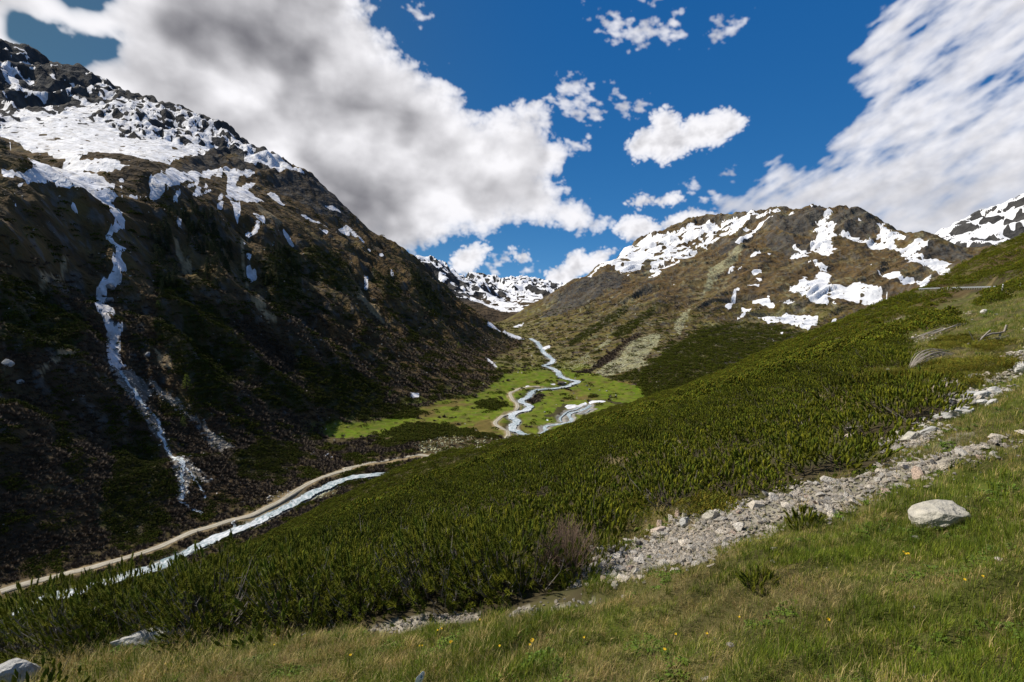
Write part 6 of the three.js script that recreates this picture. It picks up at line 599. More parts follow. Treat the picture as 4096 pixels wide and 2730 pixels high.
  // pine patches and leafless alder scrub on the far slopes
  const farPine = [clump(41, 1.8, 2.2, 34, 0.75, 1), clump(42, 1.5, 2.4, 34, 0.75, 1)], scrubShape = (seed) => { const q = mulberry(seed), T = new Tri(); for (let i = 0; i < 46; i++) { const a = q() * 6.28, r = 1.9 * Math.sqrt(q()), h = 0.9 + 1.1 * q(), k = 0.7 + 0.6 * q(), b = V(Math.cos(a) * r * 0.5, 0.1, Math.sin(a) * r * 0.5), e = V(Math.cos(a) * r, h, Math.sin(a) * r), s = 0.1 + 0.14 * q(); T.tri([b.x - s * Math.sin(a), b.y, b.z + s * Math.cos(a)], [b.x + s * Math.sin(a), b.y + 0.2, b.z - s * Math.cos(a)], [e.x, e.y, e.z], [0.082 * k, 0.057 * k, 0.036 * k]); } return T.geometry(); };
  const scrub = [scrubShape(51), scrubShape(52)], lp = [[], []], ls = [[], []];
  for (let r = 190; r < 1250; r *= 1.0042) { const n = Math.floor(94 / 0.2); for (let i = 0; i < n; i++) {
    const a = (-47 + 94 * (i + rnd()) / n) * Math.PI / 180, rr = r * (1 + (rnd() - 0.5) * 0.005), x = rr * Math.sin(a), d = rr * Math.cos(a);
    const j = 5, wx = x + j * fbm(x / 15, d / 15, 2), wd = d + j * fbm(x / 15 + 50, d / 15, 2, n2b);
    const th = inZone('thicket', wx, wd), al = !th && inZone('alder', wx, wd), dice = rnd(), dice2 = rnd();
    groundAt(x, d); const y = land.y, id = land.id; if (id !== LEFT && id !== RIGHT && id !== FLOOR) continue;
    if (y > 140) continue;
    const onFloor = id === FLOOR && d > 390 && d < 640;
    if (lineDist('track', x, d, 4) < 3.4 || lineDist('bed', x, d, 8) < 5.5 || inZone('tan', wx, wd) || inZone('gravel', wx, wd) || inZone('scree', wx, wd) && dice > 0.1 || inZone('tongue', x, d) || inZone('snow', x, d) || inZone('meadow', wx, wd) && dice > 0.08 || inZone('peat', x, d)) continue;
    const m = fbm(x / 26, d / 26, 3, n2b);
    let pine = 0, brown = 0;
    if (th) { pine = m > 0.38 || m < -0.45 ? 0.12 : 0.72; } else if (al) brown = 0.95;
    else if (onFloor) { pine = m > 0.45 ? 0.25 : 0.004; brown = m < -0.55 ? 0.3 : 0.004; }
    else if (id === LEFT || d < 390) { const low = smooth(40, -50, y); pine = smooth(0.05, 0.4, m) * 0.5 * (0.35 + low); brown = low * smooth(0.25, -0.15, m) * (d < 400 ? 0.75 : 0.4); }
    else { const low = smooth(0, -70, y); pine = low * smooth(0.1, 0.4, m) * 0.5 + 0.01; brown = low * 0.06; }
    const size = clamp(rr / 420, 0.55, 1.3) * (0.5 + 0.85 * rnd());
    if (dice < pine) lp[i % 2].push([x, y - 0.2, d, size, size * (0.7 + 0.5 * dice2), rnd() * 6.28, id === LEFT ? 0.22 + 0.25 * dice2 : 0.35 + 0.35 * dice2]);  // pines on the left slope toned darker, its shade put into their colour
    else if (dice2 < brown) ls[i % 2].push([x, y - 0.2, d, size, size * (0.7 + 0.5 * dice), rnd() * 6.28, 0.7 + 0.6 * dice]);
  } }
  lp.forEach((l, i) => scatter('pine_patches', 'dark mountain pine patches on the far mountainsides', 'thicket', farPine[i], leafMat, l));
  ls.forEach((l, i) => scatter('alder_scrub', 'leafless brown alder scrub on the lower mountainsides', 'scrub', scrub[i], woodMat, l));
}
// ---------------------------------------------------------------- stones
const rockMap = grainTint.clone(), rockBump = grainBump.clone(); rockMap.repeat.set(1.4, 1.4); rockBump.repeat.set(1.9, 1.9);
const stoneMat = (r, g, b) => new THREE.MeshStandardMaterial({ color: new THREE.Color().setRGB(r * 1.3, g * 1.3, b * 1.3), roughness: 0.95, map: rockMap, bumpMap: rockBump, bumpScale: 0.02, flatShading: true });
const STONE = [stoneMat(0.56, 0.51, 0.44), stoneMat(0.64, 0.56, 0.46), stoneMat(0.38, 0.35, 0.31), stoneMat(0.66, 0.6, 0.52), stoneMat(0.55, 0.41, 0.32)];
function boxUv(g, k = 1) { g = g.index ? g.toNonIndexed() : g; g.computeVertexNormals(); const p = g.attributes.position, n = g.attributes.normal, uv = new Float32Array(p.count * 2); for (let i = 0; i < p.count; i++) { const ax = Math.abs(n.getX(i)), ay = Math.abs(n.getY(i)), az = Math.abs(n.getZ(i)); uv[i * 2] = (ax > ay && ax > az ? p.getZ(i) : p.getX(i)) * k; uv[i * 2 + 1] = (ay > ax && ay > az ? p.getZ(i) : p.getY(i)) * k; } g.setAttribute('uv', new THREE.BufferAttribute(uv, 2)); return g; }
function chip(seed, flat = 0.62, n = 13) {      // an angular stone about 1 m across
  const q = mulberry(seed), pts = [];
  for (let i = 0; i < n; i++) { const a = q() * 6.28, z = q() * 2 - 1, r = Math.sqrt(1 - z * z), k = 0.42 + 0.1 * q(); pts.push(V(Math.cos(a) * r * k, z * k * flat, Math.sin(a) * r * k * (0.65 + 0.3 * q()))); }
  return boxUv(new ConvexGeometry(pts), 1);
}
const CHIPS = Array.from({ length: 12 }, (_, i) => chip(200 + i, 0.5 + 0.35 * ((i * 7) % 5) / 5, 11 + (i % 6)));
function boulder(seed, sx, sy, sz, cuts = 9, detail = 4) {      // a weathered block: a ball cut by planes, then roughened
  const q = mulberry(seed), g = new THREE.IcosahedronGeometry(1, detail), p = g.attributes.position, planes = [], v = V(0, 0, 0);
  for (let i = 0; i < cuts; i++) { const a = q() * 6.28, z = q() * 2 - 1, r = Math.sqrt(1 - z * z); planes.push([V(Math.cos(a) * r, z, Math.sin(a) * r), 0.6 + 0.3 * q()]); }
  for (let i = 0; i < p.count; i++) {
    v.fromBufferAttribute(p, i); const u = v.clone(), sq = Math.max(Math.abs(v.x), Math.abs(v.y), Math.abs(v.z)); v.multiplyScalar(lerp(1, 0.86 / sq, 0.62));
    for (const [n, h] of planes) { const d = v.dot(n); if (d > h) v.addScaledVector(n, (h - d) * 0.92); }
    const k = 1 + 0.05 * n3(u.x * 2.3 + seed, u.y * 2.3, u.z * 2.3) + 0.035 * (1 - Math.abs(n3(u.x * 5, u.y * 5 + seed, u.z * 5)) * 2) + 0.018 * n3(u.x * 13, u.y * 13, u.z * 13 + seed);
    p.setXYZ(i, v.x * k * sx, v.y * k * sy, v.z * k * sz);
  }
  return boxUv(g, 1);
}
const softStone = (r, g, b) => { const m = stoneMat(r, g, b); m.flatShading = false; return m; };
function layBoulder(spot, size, seed, turn, material, label, sink = 0.3, tilt = 0) {
  const m = new THREE.Mesh(boulder(seed, size[0] / 2, size[1] / 2, size[2] / 2), material);
  m.position.set(spot[0], groundAt(spot[0], spot[2]) + size[1] * (0.5 - sink), -spot[2]); { const e = 0.25, x = spot[0], d = spot[2], nx = groundAt(x - e, d) - groundAt(x + e, d), nz = groundAt(x, d + e) - groundAt(x, d - e); m.quaternion.setFromUnitVectors(V(0, 1, 0), V(nx, 2 * e, nz).normalize()).multiply(new THREE.Quaternion().setFromEuler(new THREE.Euler(tilt, turn, tilt * 0.5))); }
  return put(m, 'boulder', label, 'boulder');
}
{
  const B = SPOT.boulders, B2 = SPOT.boulders2, pale = softStone(0.4, 0.37, 0.31), grey = softStone(0.36, 0.35, 0.33), pink = softStone(0.5, 0.4, 0.33), white = softStone(0.5, 0.48, 0.45), dark = softStone(0.2, 0.2, 0.2);
  layBoulder(B[0], [0.58, 0.3, 0.4], 301, -0.5, pale, 'large flat ochre grey boulder alone in the grass at the right', 0.36, 0.12);
  layBoulder(B[1], [0.28, 0.17, 0.2], 302, 0.2, pink, 'pinkish block with a flat top at the upper edge of the rock streak', 0.28);
  layBoulder(B[2], [0.62, 0.5, 0.5], 303, 0.5, grey, 'pinkish grey boulder in the bottom left corner', 0.32);
  layBoulder(B[3], [0.9, 0.34, 0.5], 304, 0.1, grey, 'long low grey rock between the grass and the pines at lower left', 0.3, 0.05);
  layBoulder(B[4], [0.5, 0.2, 0.34], 305, 0.3, pale, 'flat tan slab at the end of the large pine clump on the right', 0.3, 0.1);
  layBoulder(B[5], [0.42, 0.34, 0.34], 306, 0.9, white, 'white angular boulder at the right edge of the picture', 0.25);
  layBoulder(B[6], [0.75, 0.42, 0.5], 307, 0.4, white, 'rounded white boulder on the green slope below the road', 0.25);
  layBoulder(B[7], [0.22, 0.17, 0.18], 308, 1.4, grey, 'upright grey stone pair mate in the upper rock streak', 0.2);
  layBoulder(B[8], [0.27, 0.2, 0.2], 309, 2.2, pale, 'blocky pale stone beside the upright one in the upper rock streak', 0.2);
  const L2 = ['rounded white stone among the low juniper', 'tall pale stone leaning at the upper end of the stone row', 'broad white stone left of the leaning stone', 'grey white stone left of the broad one', 'flat white stone below the big pine clump tip', 'small white stone alone right of the stone row', 'flat white stone lying in the grass below the stone row', 'reddish stone beside the dark stones at the juniper edge', 'dark grey stone at the juniper edge', 'pale grey stone near the tan slab', 'brown pointed stone between the pines', 'grey ledge stone under the big pine clump', 'dark stone in a gap of the pine thicket'];
  const S2 = [[0.4, 0.2, 0.3], [0.34, 0.28, 0.24], [0.42, 0.26, 0.34], [0.4, 0.24, 0.32], [0.4, 0.24, 0.3], [0.26, 0.16, 0.2], [0.28, 0.12, 0.2], [0.3, 0.22, 0.22], [0.32, 0.2, 0.24], [0.34, 0.18, 0.24], [0.26, 0.2, 0.2], [0.4, 0.16, 0.26], [0.36, 0.18, 0.24]];
  B2.forEach((s, i) => layBoulder(s, S2[i], 320 + i, i * 1.3, [white, white, white, grey, white, white, white, pink, dark, grey, pink, grey, dark][i], L2[i], 0.25));
  SPOT.stream_rocks.forEach((s, i) => { const k = [3.4, 1.4, 1.2, 1.3][i]; layBoulder(s, [k, k * 0.7, k * 0.8], 340 + i, i, i ? dark : grey, ['large grey boulder on the near bank of the river at lower left', 'dark boulder breaking the white water left of the large grey one', 'dark boulder in the water just beside the large grey one', 'dark boulder upstream in the river near the track'][i], i ? 0.1 : 0.2); });
  const MR = ['dark boulder in the middle of the green meadow', 'small dark stone on the meadow in the river bend', 'dark boulder at the right side of the meadow', 'pale boulder right of the dark one on the meadow', 'dark boulder near the upper edge of the meadow', 'dark boulder beside the river upstream of the meadow', 'small boulder on the tan ground right of the meadow', '', 'boulder at the far right of the meadow', 'pale boulder left of the cut bank on the meadow', ''];
  SPOT.meadow_rocks.forEach((s, i) => { if (!MR[i] || s[2] < 300) return; const k = [2.6, 1.6, 2.2, 1.6, 2.4, 2.4, 1.8, 0, 1.8, 1.8][i]; layBoulder(s, [k, k * 0.7, k * 0.8], 350 + i, i, i % 3 === 2 || i === 3 || i === 9 ? grey : dark, MR[i], 0.15); });
  const SR = ['grey boulder at the left edge of the dark slope', 'smaller boulder below the grey one on the dark slope', 'pale rock in the dark thicket of the left slope', 'upper green grey rock beside the snow tongue', 'lower green grey rock beside the snow tongue', 'rock on the tan patch right of the snow tongue'];
  SPOT.slope_rocks.forEach((s, i) => { const k = [5.5, 3.4, 3.4, 7, 6, 4.5][i]; layBoulder(s, [k, k * 0.6, k * 0.7], 370 + i, i, i > 2 ? dark : grey, SR[i], 0.25); });

  // the streak of rocks: the larger ones singly, the rest as rubble
  const rnd = mulberry(91), big = [], small = Array.from({ length: 6 }, () => []);
  const zones = [...ZONES.rocks.map((p) => [p, 1]), ...ZONES.pebbles.map((p) => [p, 0]), ...ZONES.stones.map((p) => [p, 2])];
  zones.forEach(([p, kind], zi) => {
    const b = p.box, area = (b[1] - b[0]) * (b[3] - b[2]), near_ = Math.hypot((b[0] + b[1]) / 2, (b[2] + b[3]) / 2);
    if (kind === 1) for (let t = 0; t < 2600; t++) {
      const x = lerp(b[0] - 0.3, b[1] + 0.3, rnd()), d = lerp(b[2] - 0.3, b[3] + 0.3, rnd()), s = (0.06 + 0.2 * rnd() ** 2.2) * (b[0] > 5 ? 1.2 : 1);
      if (depthIn(p, x, d, 1) < -0.3 * rnd() ** 2 || big.some((q) => Math.hypot(q[0] - x, q[1] - d) < (q[2] + s) * 0.36)) continue;
      big.push([x, d, s, zi]);
    }
    const n = Math.min(15000, area * (kind === 2 ? 3.5 : near_ < 14 ? 520 : 90));
    for (let t = 0; t < n; t++) {
      const x = lerp(b[0], b[1], rnd()), d = lerp(b[2], b[3], rnd()), e = depthIn(p, x, d, 1); if (e < (kind === 1 ? -0.5 * rnd() ** 2 : kind === 0 ? -0.2 * rnd() ** 2 : 0)) continue;
      const s = (kind === 2 ? 0.1 + 0.25 * rnd() ** 2 : kind === 0 ? 0.025 + 0.06 * rnd() ** 2 : 0.03 + 0.075 * rnd() ** 2) * (near_ > 20 && kind === 2 ? 1.3 : 1), c = rnd();
      small[t % 6].push([x, groundAt(x, d) + s * 0.12, d, s, s * (0.6 + 0.5 * rnd()), rnd() * 6.28, [lerp(0.75, 1.15, c), lerp(0.74, 1.1, c), lerp(0.72, 1.05, c)], rnd() * 0.6, rnd() * 0.6]);
    }
  });
  // loose stones in the grass
  for (let t = 0; t < 700; t++) { const a = lerp(-30, 46, rnd()) * Math.PI / 180, r = 4 + 66 * rnd() ** 1.3, x = r * Math.sin(a), d = r * Math.cos(a); if (!inZone('turf', x, d)) continue; const up = clamp((a * 57.3 - 5) / 40), s = (0.02 + 0.07 * rnd() ** 2) * (1 + r / 22); if (rnd() > 0.25 + up) continue; small[t % 6].push([x, groundAt(x, d) + s * 0.06, d, s, s * 0.6, rnd() * 6.28, 0.8 + 0.35 * rnd(), 0.2 * rnd(), 0.2 * rnd()]); }
  big.sort((p, q) => q[2] / Math.hypot(q[0], q[1]) - p[2] / Math.hypot(p[0], p[1]));
  big.forEach(([x, d, s], i) => {
    const y = groundAt(x, d);
    if (i >= 285) { small[i % 6].push([x, y + s * 0.18, d, s, s * 0.8, rnd() * 6.28, 1, 0.4 * rnd(), 0.4 * rnd()]); return; }
    const m = new THREE.Mesh(CHIPS[i % 12], STONE[[0, 1, 3, 0, 2, 1, 3, 0, 1, 4][i % 10]]); m.scale.set(s * (0.85 + 0.4 * rnd()), s * (0.5 + 0.4 * rnd()), s * (0.8 + 0.4 * rnd())); m.position.set(x, y + s * 0.1, -d); m.rotation.set(rnd() * 0.5, rnd() * 6.28, rnd() * 0.7);
    const far = Math.hypot(x, d) > 9.2 && x > 5;
    put(m, 'rock', far ? 'pale angular rock in the stone row beside the large pine clump on the right' : 'pale angular rock in the rock streak below the pine thicket', 'rock', far ? 'rocks of the stone row on the right' : 'rocks of the rock streak');
  });
  small.forEach((l, i) => scatter('rubble', 'small pale stones and rubble on the near slope', 'rubble', CHIPS[i * 2], STONE[[0, 1, 3, 0, 2, 1][i]], l));
  // blocks of the far boulder fields
  const far = Array.from({ length: 3 }, () => []);
  for (const p of [...ZONES.scree, ...ZONES.gravel]) { const b = p.box, n = Math.min(2600, (b[1] - b[0]) * (b[3] - b[2]) / 4); for (let t = 0; t < n; t++) { const x = lerp(b[0], b[1], rnd()), d = lerp(b[2], b[3], rnd()); if (depthIn(p, x, d, 5) < -2 * rnd()) continue; const s = 0.5 + 1.7 * rnd() ** 2.5; far[t % 3].push([x, groundAt(x, d) + s * 0.1, d, s, s * (0.6 + 0.4 * rnd()), rnd() * 6.28, ZONES.scree.includes(p) ? [0.85, 0.92, 0.66] : 0.85, rnd() * 0.5, rnd() * 0.5]); } }
  for (let t = 0; t < 9000; t++) { const a = lerp(-46, 34, rnd()) * Math.PI / 180, r = 260 + 900 * rnd(), x = r * Math.sin(a), d = r * Math.cos(a); if (fbm(x / 40, d / 40, 3, n2b) < 0.12 && rnd() > 0.12) continue; groundAt(x, d); if (![LEFT, RIGHT, FLOOR].includes(land.id) || (land.id === FLOOR && d < 640 && rnd() > 0.25)) continue; if (lineDist('track', x, d, 6) < 3.5 || lineDist('bed', x, d, 6) < 3) continue; const s = (0.5 + 1.6 * rnd() ** 3) * clamp(r / 500, 0.6, 1.5); far[t % 3].push([x, land.y + s * 0.1, d, s, s * 0.7, rnd() * 6.28, 0.5 + 0.5 * rnd(), rnd() * 0.5, rnd() * 0.5]); }
  for (let t = 0; t < 900; t++) { const l = LINES.river[0], i = Math.floor(rnd() * (l.length - 1)), k = rnd(), x = lerp(l[i][0], l[i + 1][0], k) + (rnd() - 0.5) * 9, d = lerp(l[i][1], l[i + 1][1], k) + (rnd() - 0.5) * 9, e = lineDist('river', x, d, 12); if (e < 1.2 && rnd() > 0.12) continue; const s = 0.35 + 1.1 * rnd() ** 2; far[t % 3].push([x, groundAt(x, d) + s * 0.15 + (e < 2.4 ? 0.55 : 0), d, s, s * 0.7, rnd() * 6.28, 0.35 + 0.6 * rnd(), rnd() * 0.5, rnd() * 0.5]); }
  far.forEach((l, i) => scatter('boulder_field', 'lichen covered boulders and scree on the far slopes and river banks', 'scree', CHIPS[i * 3 + 1], STONE[[0, 3, 1][i]], l));
}
// ---------------------------------------------------------------- grass
{
  const blade = (T, x, z, h, w, lean, dir, col) => { const dx = Math.cos(dir), dz = Math.sin(dir), sx = -dz * w, sz = dx * w, m = [x + dx * lean * 0.3, h * 0.6, z + dz * lean * 0.3], e = [x + dx * lean, h * (1 - 0.25 * Math.min(1, lean * lean)), z + dz * lean]; T.tri([x - sx, 0, z - sz], [x + sx, 0, z + sz], [m[0] + sx * 0.7, m[1], m[2] + sz * 0.7], col); T.tri([x - sx, 0, z - sz], [m[0] + sx * 0.7, m[1], m[2] + sz * 0.7], [m[0] - sx * 0.7, m[1], m[2] - sz * 0.7], col); T.tri([m[0] - sx * 0.7, m[1], m[2] - sz * 0.7], [m[0] + sx * 0.7, m[1], m[2] + sz * 0.7], e, col); };
  const tuft = (seed, n, rad, h0, h1, w, lean, cols) => { const q = mulberry(seed), T = new Tri(); for (let i = 0; i < n; i++) { const a = q() * 6.28, r = rad * Math.sqrt(q()), c = cols[Math.floor(q() * cols.length)], k = 0.75 + 0.5 * q(); blade(T, Math.cos(a) * r, Math.sin(a) * r, lerp(h0, h1, q()), w * (0.7 + 0.6 * q()), lean * (0.2 + q()), a + (q() - 0.5) * 2, [c[0] * k, c[1] * k, c[2] * k]); } return T.geometry(); };
  const leafy = (seed) => { const q = mulberry(seed), T = new Tri(); for (let i = 0; i < 11; i++) { const a = i * 2.4 + q(), L = 0.035 + 0.04 * q(), w = 0.008 + 0.006 * q(), h = 0.02 + 0.035 * q(), k = 0.7 + 0.6 * q(), col = [0.1 * k, 0.155 * k, 0.016 * k], dx = Math.cos(a), dz = Math.sin(a), m = [dx * L * 0.55, h, dz * L * 0.55], e = [dx * L, h * 0.75, dz * L]; T.tri([0, 0.004, 0], [m[0] - dz * w, m[1], m[2] + dx * w], [m[0] + dz * w, m[1], m[2] - dx * w], col); T.tri([m[0] - dz * w, m[1], m[2] + dx * w], e, [m[0] + dz * w, m[1], m[2] - dx * w], col); } return T.geometry(); };
  const g1 = [0.155, 0.185, 0.014], g2 = [0.085, 0.125, 0.008], g3 = [0.23, 0.215, 0.03], s1 = [0.5, 0.395, 0.165], s2 = [0.37, 0.275, 0.11], s3 = [0.24, 0.165, 0.07];
  const kinds = [
    [tuft(401, 18, 0.045, 0.03, 0.075, 0.0022, 0.05, [g1, g1, g2, g3]), tuft(402, 18, 0.05, 0.035, 0.09, 0.002, 0.06, [g1, g2, g3, s1])],                    // green
    [tuft(403, 20, 0.05, 0.03, 0.085, 0.0017, 0.07, [s1, s2, g3, s2]), tuft(404, 20, 0.055, 0.035, 0.1, 0.0016, 0.09, [s1, s1, s2, s3, g1])],                 // dry
    [tuft(405, 5, 0.04, 0.1, 0.24, 0.0013, 0.12, [s1, s1, s2, g3])],                                                                                       // long stalks
    [tuft(406, 16, 0.05, 0.07, 0.17, 0.0024, 0.07, [g2, g1, g1]), tuft(407, 22, 0.06, 0.06, 0.16, 0.0018, 0.1, [s1, s1, s2, g3])],                            // rank tussocks
    [leafy(408), leafy(409)],                                                                                                                               // broad-leaved herbs
  ].map((k) => k.map((g) => ({ g, l: [] })));
  const grassMat = new THREE.MeshPhysicalMaterial({ vertexColors: true, roughness: 0.85, specularIntensity: 0.3, transmission: 0.3, side: THREE.DoubleSide });
  const rnd = mulberry(404);
  const sow = (r0, r1, step, size) => {
    for (let r = r0; r < r1; r += step * 0.92) { const n = Math.max(1, Math.floor(r * 98 * Math.PI / 180 / step)); for (let i = 0; i < n; i++) {
      const a = (-49 + 98 * (i + rnd()) / n) * Math.PI / 180, rr = r + (rnd() - 0.5) * step, x = rr * Math.sin(a), d = rr * Math.cos(a);
      if (!inZone('turf', x, d)) continue;
      const stony = zoneDepth('rocks', x, d, 0.5) > -0.1 || zoneDepth('pebbles', x, d, 0.5) > -0.14; if ((stony && rnd() > 0.06) || (d < SPOT.tag[0][2] + 0.02 && d > SPOT.tag[0][2] - 0.4 && Math.abs(x - SPOT.tag[0][0]) < 0.1)) continue;
      if (inZone('juniper', x, d) && rnd() > 0.2) continue;
      groundAt(x, d); if (land.id !== NEAR || (ROADN && ROADN(x, d) < 3.6)) continue;
      const patch = fbm(x / 1.9, d / 1.9, 3), patch2 = fbm(x / 0.55 + 5, d / 0.55, 2, n2b), lee = fbm(x / 6 + 9, d / 4, 2), edge = smooth(-1.2, -4, x) * smooth(5.2, 6.8, d);
      const straw = inZone('straw', x, d) ? 0.85 : 0.36 + 0.55 * patch2 - 0.5 * patch + 0.25 * edge - 0.25 * smooth(2, 5, x), q = rnd();
      const cc = 0.97 * d - 0.24 * x, aa = 0.97 * x + 0.24 * d, hollow = smooth(0.05, 0.55, n2(cc / 1.5 + 3 + 0.5 * n2b(aa / 6, cc / 4), aa / 5.5)) * smooth(-2.5, 0.5, x) * smooth(11, 6, rr);
      let k = q < straw * (1 - 0.8 * hollow) ? 1 : 0; const t = rnd();
      if (t < 0.028 + 0.03 * edge) k = 2; else if (t < 0.08 + 0.25 * clamp(lee + 0.1) + 0.22 * edge + 0.5 * hollow) k = 3; if (k < 2 && rnd() < 0.4 * smooth(0.15, 0.5, fbm(x / 1.2 + 60, d / 1.2, 2))) k = 4;
      const list = kinds[k], e = list[k === 3 ? (q < straw * (1 - 0.85 * hollow) ? 1 : 0) : i % list.length], s = size * (0.75 + 0.6 * rnd()) * (k === 3 && rr > 10 ? 0.8 : 1) * lerp(1.05, 0.74, smooth(-1.5, 1.5, x)), tone = (0.92 + 0.4 * rnd()) * (1 + 0.25 * patch);
      e.l.push([x, land.y - 0.012, d, s * 1.1, s, rnd() * 6.28, [tone * (1 + 0.1 * patch2), tone, tone]]);
    } }
  };
  sow(2.0, 7.5, 0.043, 0.92); sow(7.5, 15, 0.085, 1.35); sow(15, 34, 0.19, 2.1); sow(34, 120, 0.55, 3.6);
  kinds.forEach((k, i) => k.forEach((e) => scatter(i === 4 ? 'herbs' : 'grass', ['short green alpine grass of the near meadow', 'dry straw coloured grass of the near meadow', 'long bent dry grass stalks in the near meadow', 'rank grass tussocks of the near meadow', 'low broad leaved herbs in the near meadow'][i], 'grass', e.g, grassMat, e.l)));

  // low juniper mats
  const mat = (seed) => { const q = mulberry(seed), T = new Tri(); for (let i = 0; i < 90; i++) { const r = 0.34 * Math.sqrt(q()), a = q() * 6.28, k = 0.7 + 0.6 * q(), w = q(); shoot(T, V(Math.cos(a) * r, 0.07 + 0.1 * q() * (1 - r), Math.sin(a) * r), V(0.9 + 0.4 * (q() - 0.5), 0.55 + 0.4 * q(), 0.5 * (q() - 0.5)).normalize(), 0.1, 0.035, 9, 0.006, [0.155 * k * (0.75 + 0.5 * w), 0.145 * k, 0.018 * k], q); } return T.geometry(); };
  const mats = [mat(451), mat(452)], lm = [[], []];
  for (const p of ZONES.juniper) { const b = p.box, n = (b[1] - b[0]) * (b[3] - b[2]) * 16; for (let t = 0; t < n; t++) { const x = lerp(b[0], b[1], rnd()), d = lerp(b[2], b[3], rnd()); if (depthIn(p, x, d, 1) < 0 || fbm(x / 1.3, d / 1.3, 2) < -0.2) continue; const s = 0.6 + 0.6 * rnd(); lm[t % 2].push([x, groundAt(x, d) - 0.03, d, s, s * (0.7 + 0.9 * rnd()), rnd() * 6.28, 0.8 + 0.4 * rnd()]); } }
  lm.forEach((l, i) => scatter('juniper_mat', 'low golden green juniper mats on the near slope', 'juniper', mats[i], leafMat, l));
}
// ---------------------------------------------------------------- single shrubs, trees
{
  const rnd = mulberry(55), P = SPOT;
  pineThing(near.low[0], [P.lone[0][0], P.lone[0][2]], 0.8, 0.4, 'small lone pine bush with upright shoots in the front grass');
  pineThing(near.low[1], [P.lone[1][0], P.lone[1][2]], 0.9, 1.4, 'small round pine bush at the edge of the rock streak');
  const RL = ['dark round pine bush on the skyline slope left of the road', 'leaning pine clump below the road wall, left half', 'leaning pine clump below the road wall, middle', 'leaning pine clump below the road wall, right end', 'middle pine of the low row right of the round bush', 'right end pine of the low row right of the round bush', 'left end pine of the low row right of the round bush', 'dark pine on the crest strip below the road, right', 'dark pine on the crest strip below the road, left', 'small dull bush beside the leaning pine clump', 'pointed dark pine at the top of the crest strip'];
  const RS = [3.2, 1.7, 1.5, 1.3, 1.3, 1.1, 1.4, 4.5, 4.5, 0.8, 3.4];
  P.right.forEach((s, i) => pineThing(near.plain[i % 3], [s[0], s[2]], RS[i], i, RL[i]));
  const SL = ['upright pine bush above the straw patch', 'bright green small spruce bush beside the brown willow', 'small pine right of the upright pine above the straw patch', 'small pine left of the upright pine above the straw patch', 'pine bush with dead twigs behind the brown willow', 'low pine just above the straw patch'];
  const SS = [0.75, 0.7, 0.4, 0.5, 0.8, 0.4];
  P.small.forEach((s, i) => pineThing(i === 1 ? near.mid[0] : near.mid[i % 2], [s[0], s[2]], SS[i], i * 1.1, SL[i]));
  // leafless willow: many thin rods rising from one root
  const willow = (seed, n, h, r, th, c) => { const q = mulberry(seed), T = new Tri(), U = new Tri(); for (let i = 0; i < n; i++) { const a = q() * 6.28, k = Math.sqrt(q()), top = h * (1 - 0.4 * k * k) * (0.7 + 0.4 * q()), e = V(Math.cos(a) * r * k, top, Math.sin(a) * r * k), b = V(e.x * 0.18, 0, e.z * 0.18), m = V(e.x * 0.55, top * 0.5, e.z * 0.55), tone = 0.7 + 0.6 * q(), col = [c[0] * tone, c[1] * tone, c[2] * tone]; rod(i % 3 ? U : T, [b, m, e], th * (i % 3 ? 0.7 : 1), th * 0.35, 3, col); for (let j = 0; j < 4; j++) { const s = m.clone().lerp(e, q()), t = V(s.x + r * 0.22 * (q() - 0.5), s.y + h * 0.16 * q(), s.z + r * 0.22 * (q() - 0.5)); rod(U, [s, t], th * 0.45, th * 0.25, 3, col); } } return { stems: T.geometry(), twigs: U.geometry() }; };
  const addWillow = (v, s, label) => { const o = new THREE.Group(); for (const k of ['stems', 'twigs']) { const m = new THREE.Mesh(v[k], woodMat); m.name = k; m.userData.kind = 'stuff'; m.castShadow = m.receiveShadow = true; o.add(m); } o.position.set(s[0], groundAt(s[0], s[2]) - 0.03, -s[2]); put(o, 'willow_bush', label, 'bush'); };
  addWillow(willow(501, 260, 0.8, 0.5, 0.0044, [0.17, 0.11, 0.075]), P.willow[0], 'leafless reddish brown willow bush beside the rock streak');
  addWillow(willow(502, 150, 3.2, 3.4, 0.06, [0.15, 0.1, 0.07]), P.willow2[0], 'purple brown leafless bush at the lower edge of the pine slope');
  addWillow(willow(503, 150, 2.6, 3.0, 0.06, [0.19, 0.13, 0.06]), P.willow2[1], 'ochre leafless bush next to the river bank');

  // stone pines on the left mountainside, larches by the track
  const tree = (seed, h, r, tufts, col, droop) => { const q = mulberry(seed), F = new Tri(), S = new Tri(); rod(S, [V(0, -0.5, 0), V(0.05, h * 0.5, 0), V(0, h * 0.96, 0)], h * 0.022, h * 0.005, 5, BARKC); for (let i = 0; i < tufts; i++) { const t = 0.1 + 0.9 * ((i + q()) / tufts), w = r * Math.sin(Math.min(1, (1 - t) * 1.25 + 0.06) * 1.35) * (0.65 + 0.5 * q()), a = i * 2.4 + q(), y = h * t, k = 0.6 + 0.8 * q(), e = V(Math.cos(a) * w, y - droop * w + 0.15 * h * 0.2 * q(), Math.sin(a) * w), d = V(Math.cos(a), 0.55 - droop, Math.sin(a)).normalize(); for (let j = 0; j < 2; j++) shoot(F, e.clone().multiplyScalar(1).setX(e.x * (1 - 0.45 * j)).setZ(e.z * (1 - 0.45 * j)), d, h * 0.05, h * 0.075, 6, h * 0.012, [col[0] * k, col[1] * k, col[2] * k], q); if (i % 3 === 0) rod(S, [V(0, y - h * 0.03, 0), e], h * 0.006, h * 0.002, 3, BARKC); } return { crown: F.geometry(), trunk: S.geometry() }; };
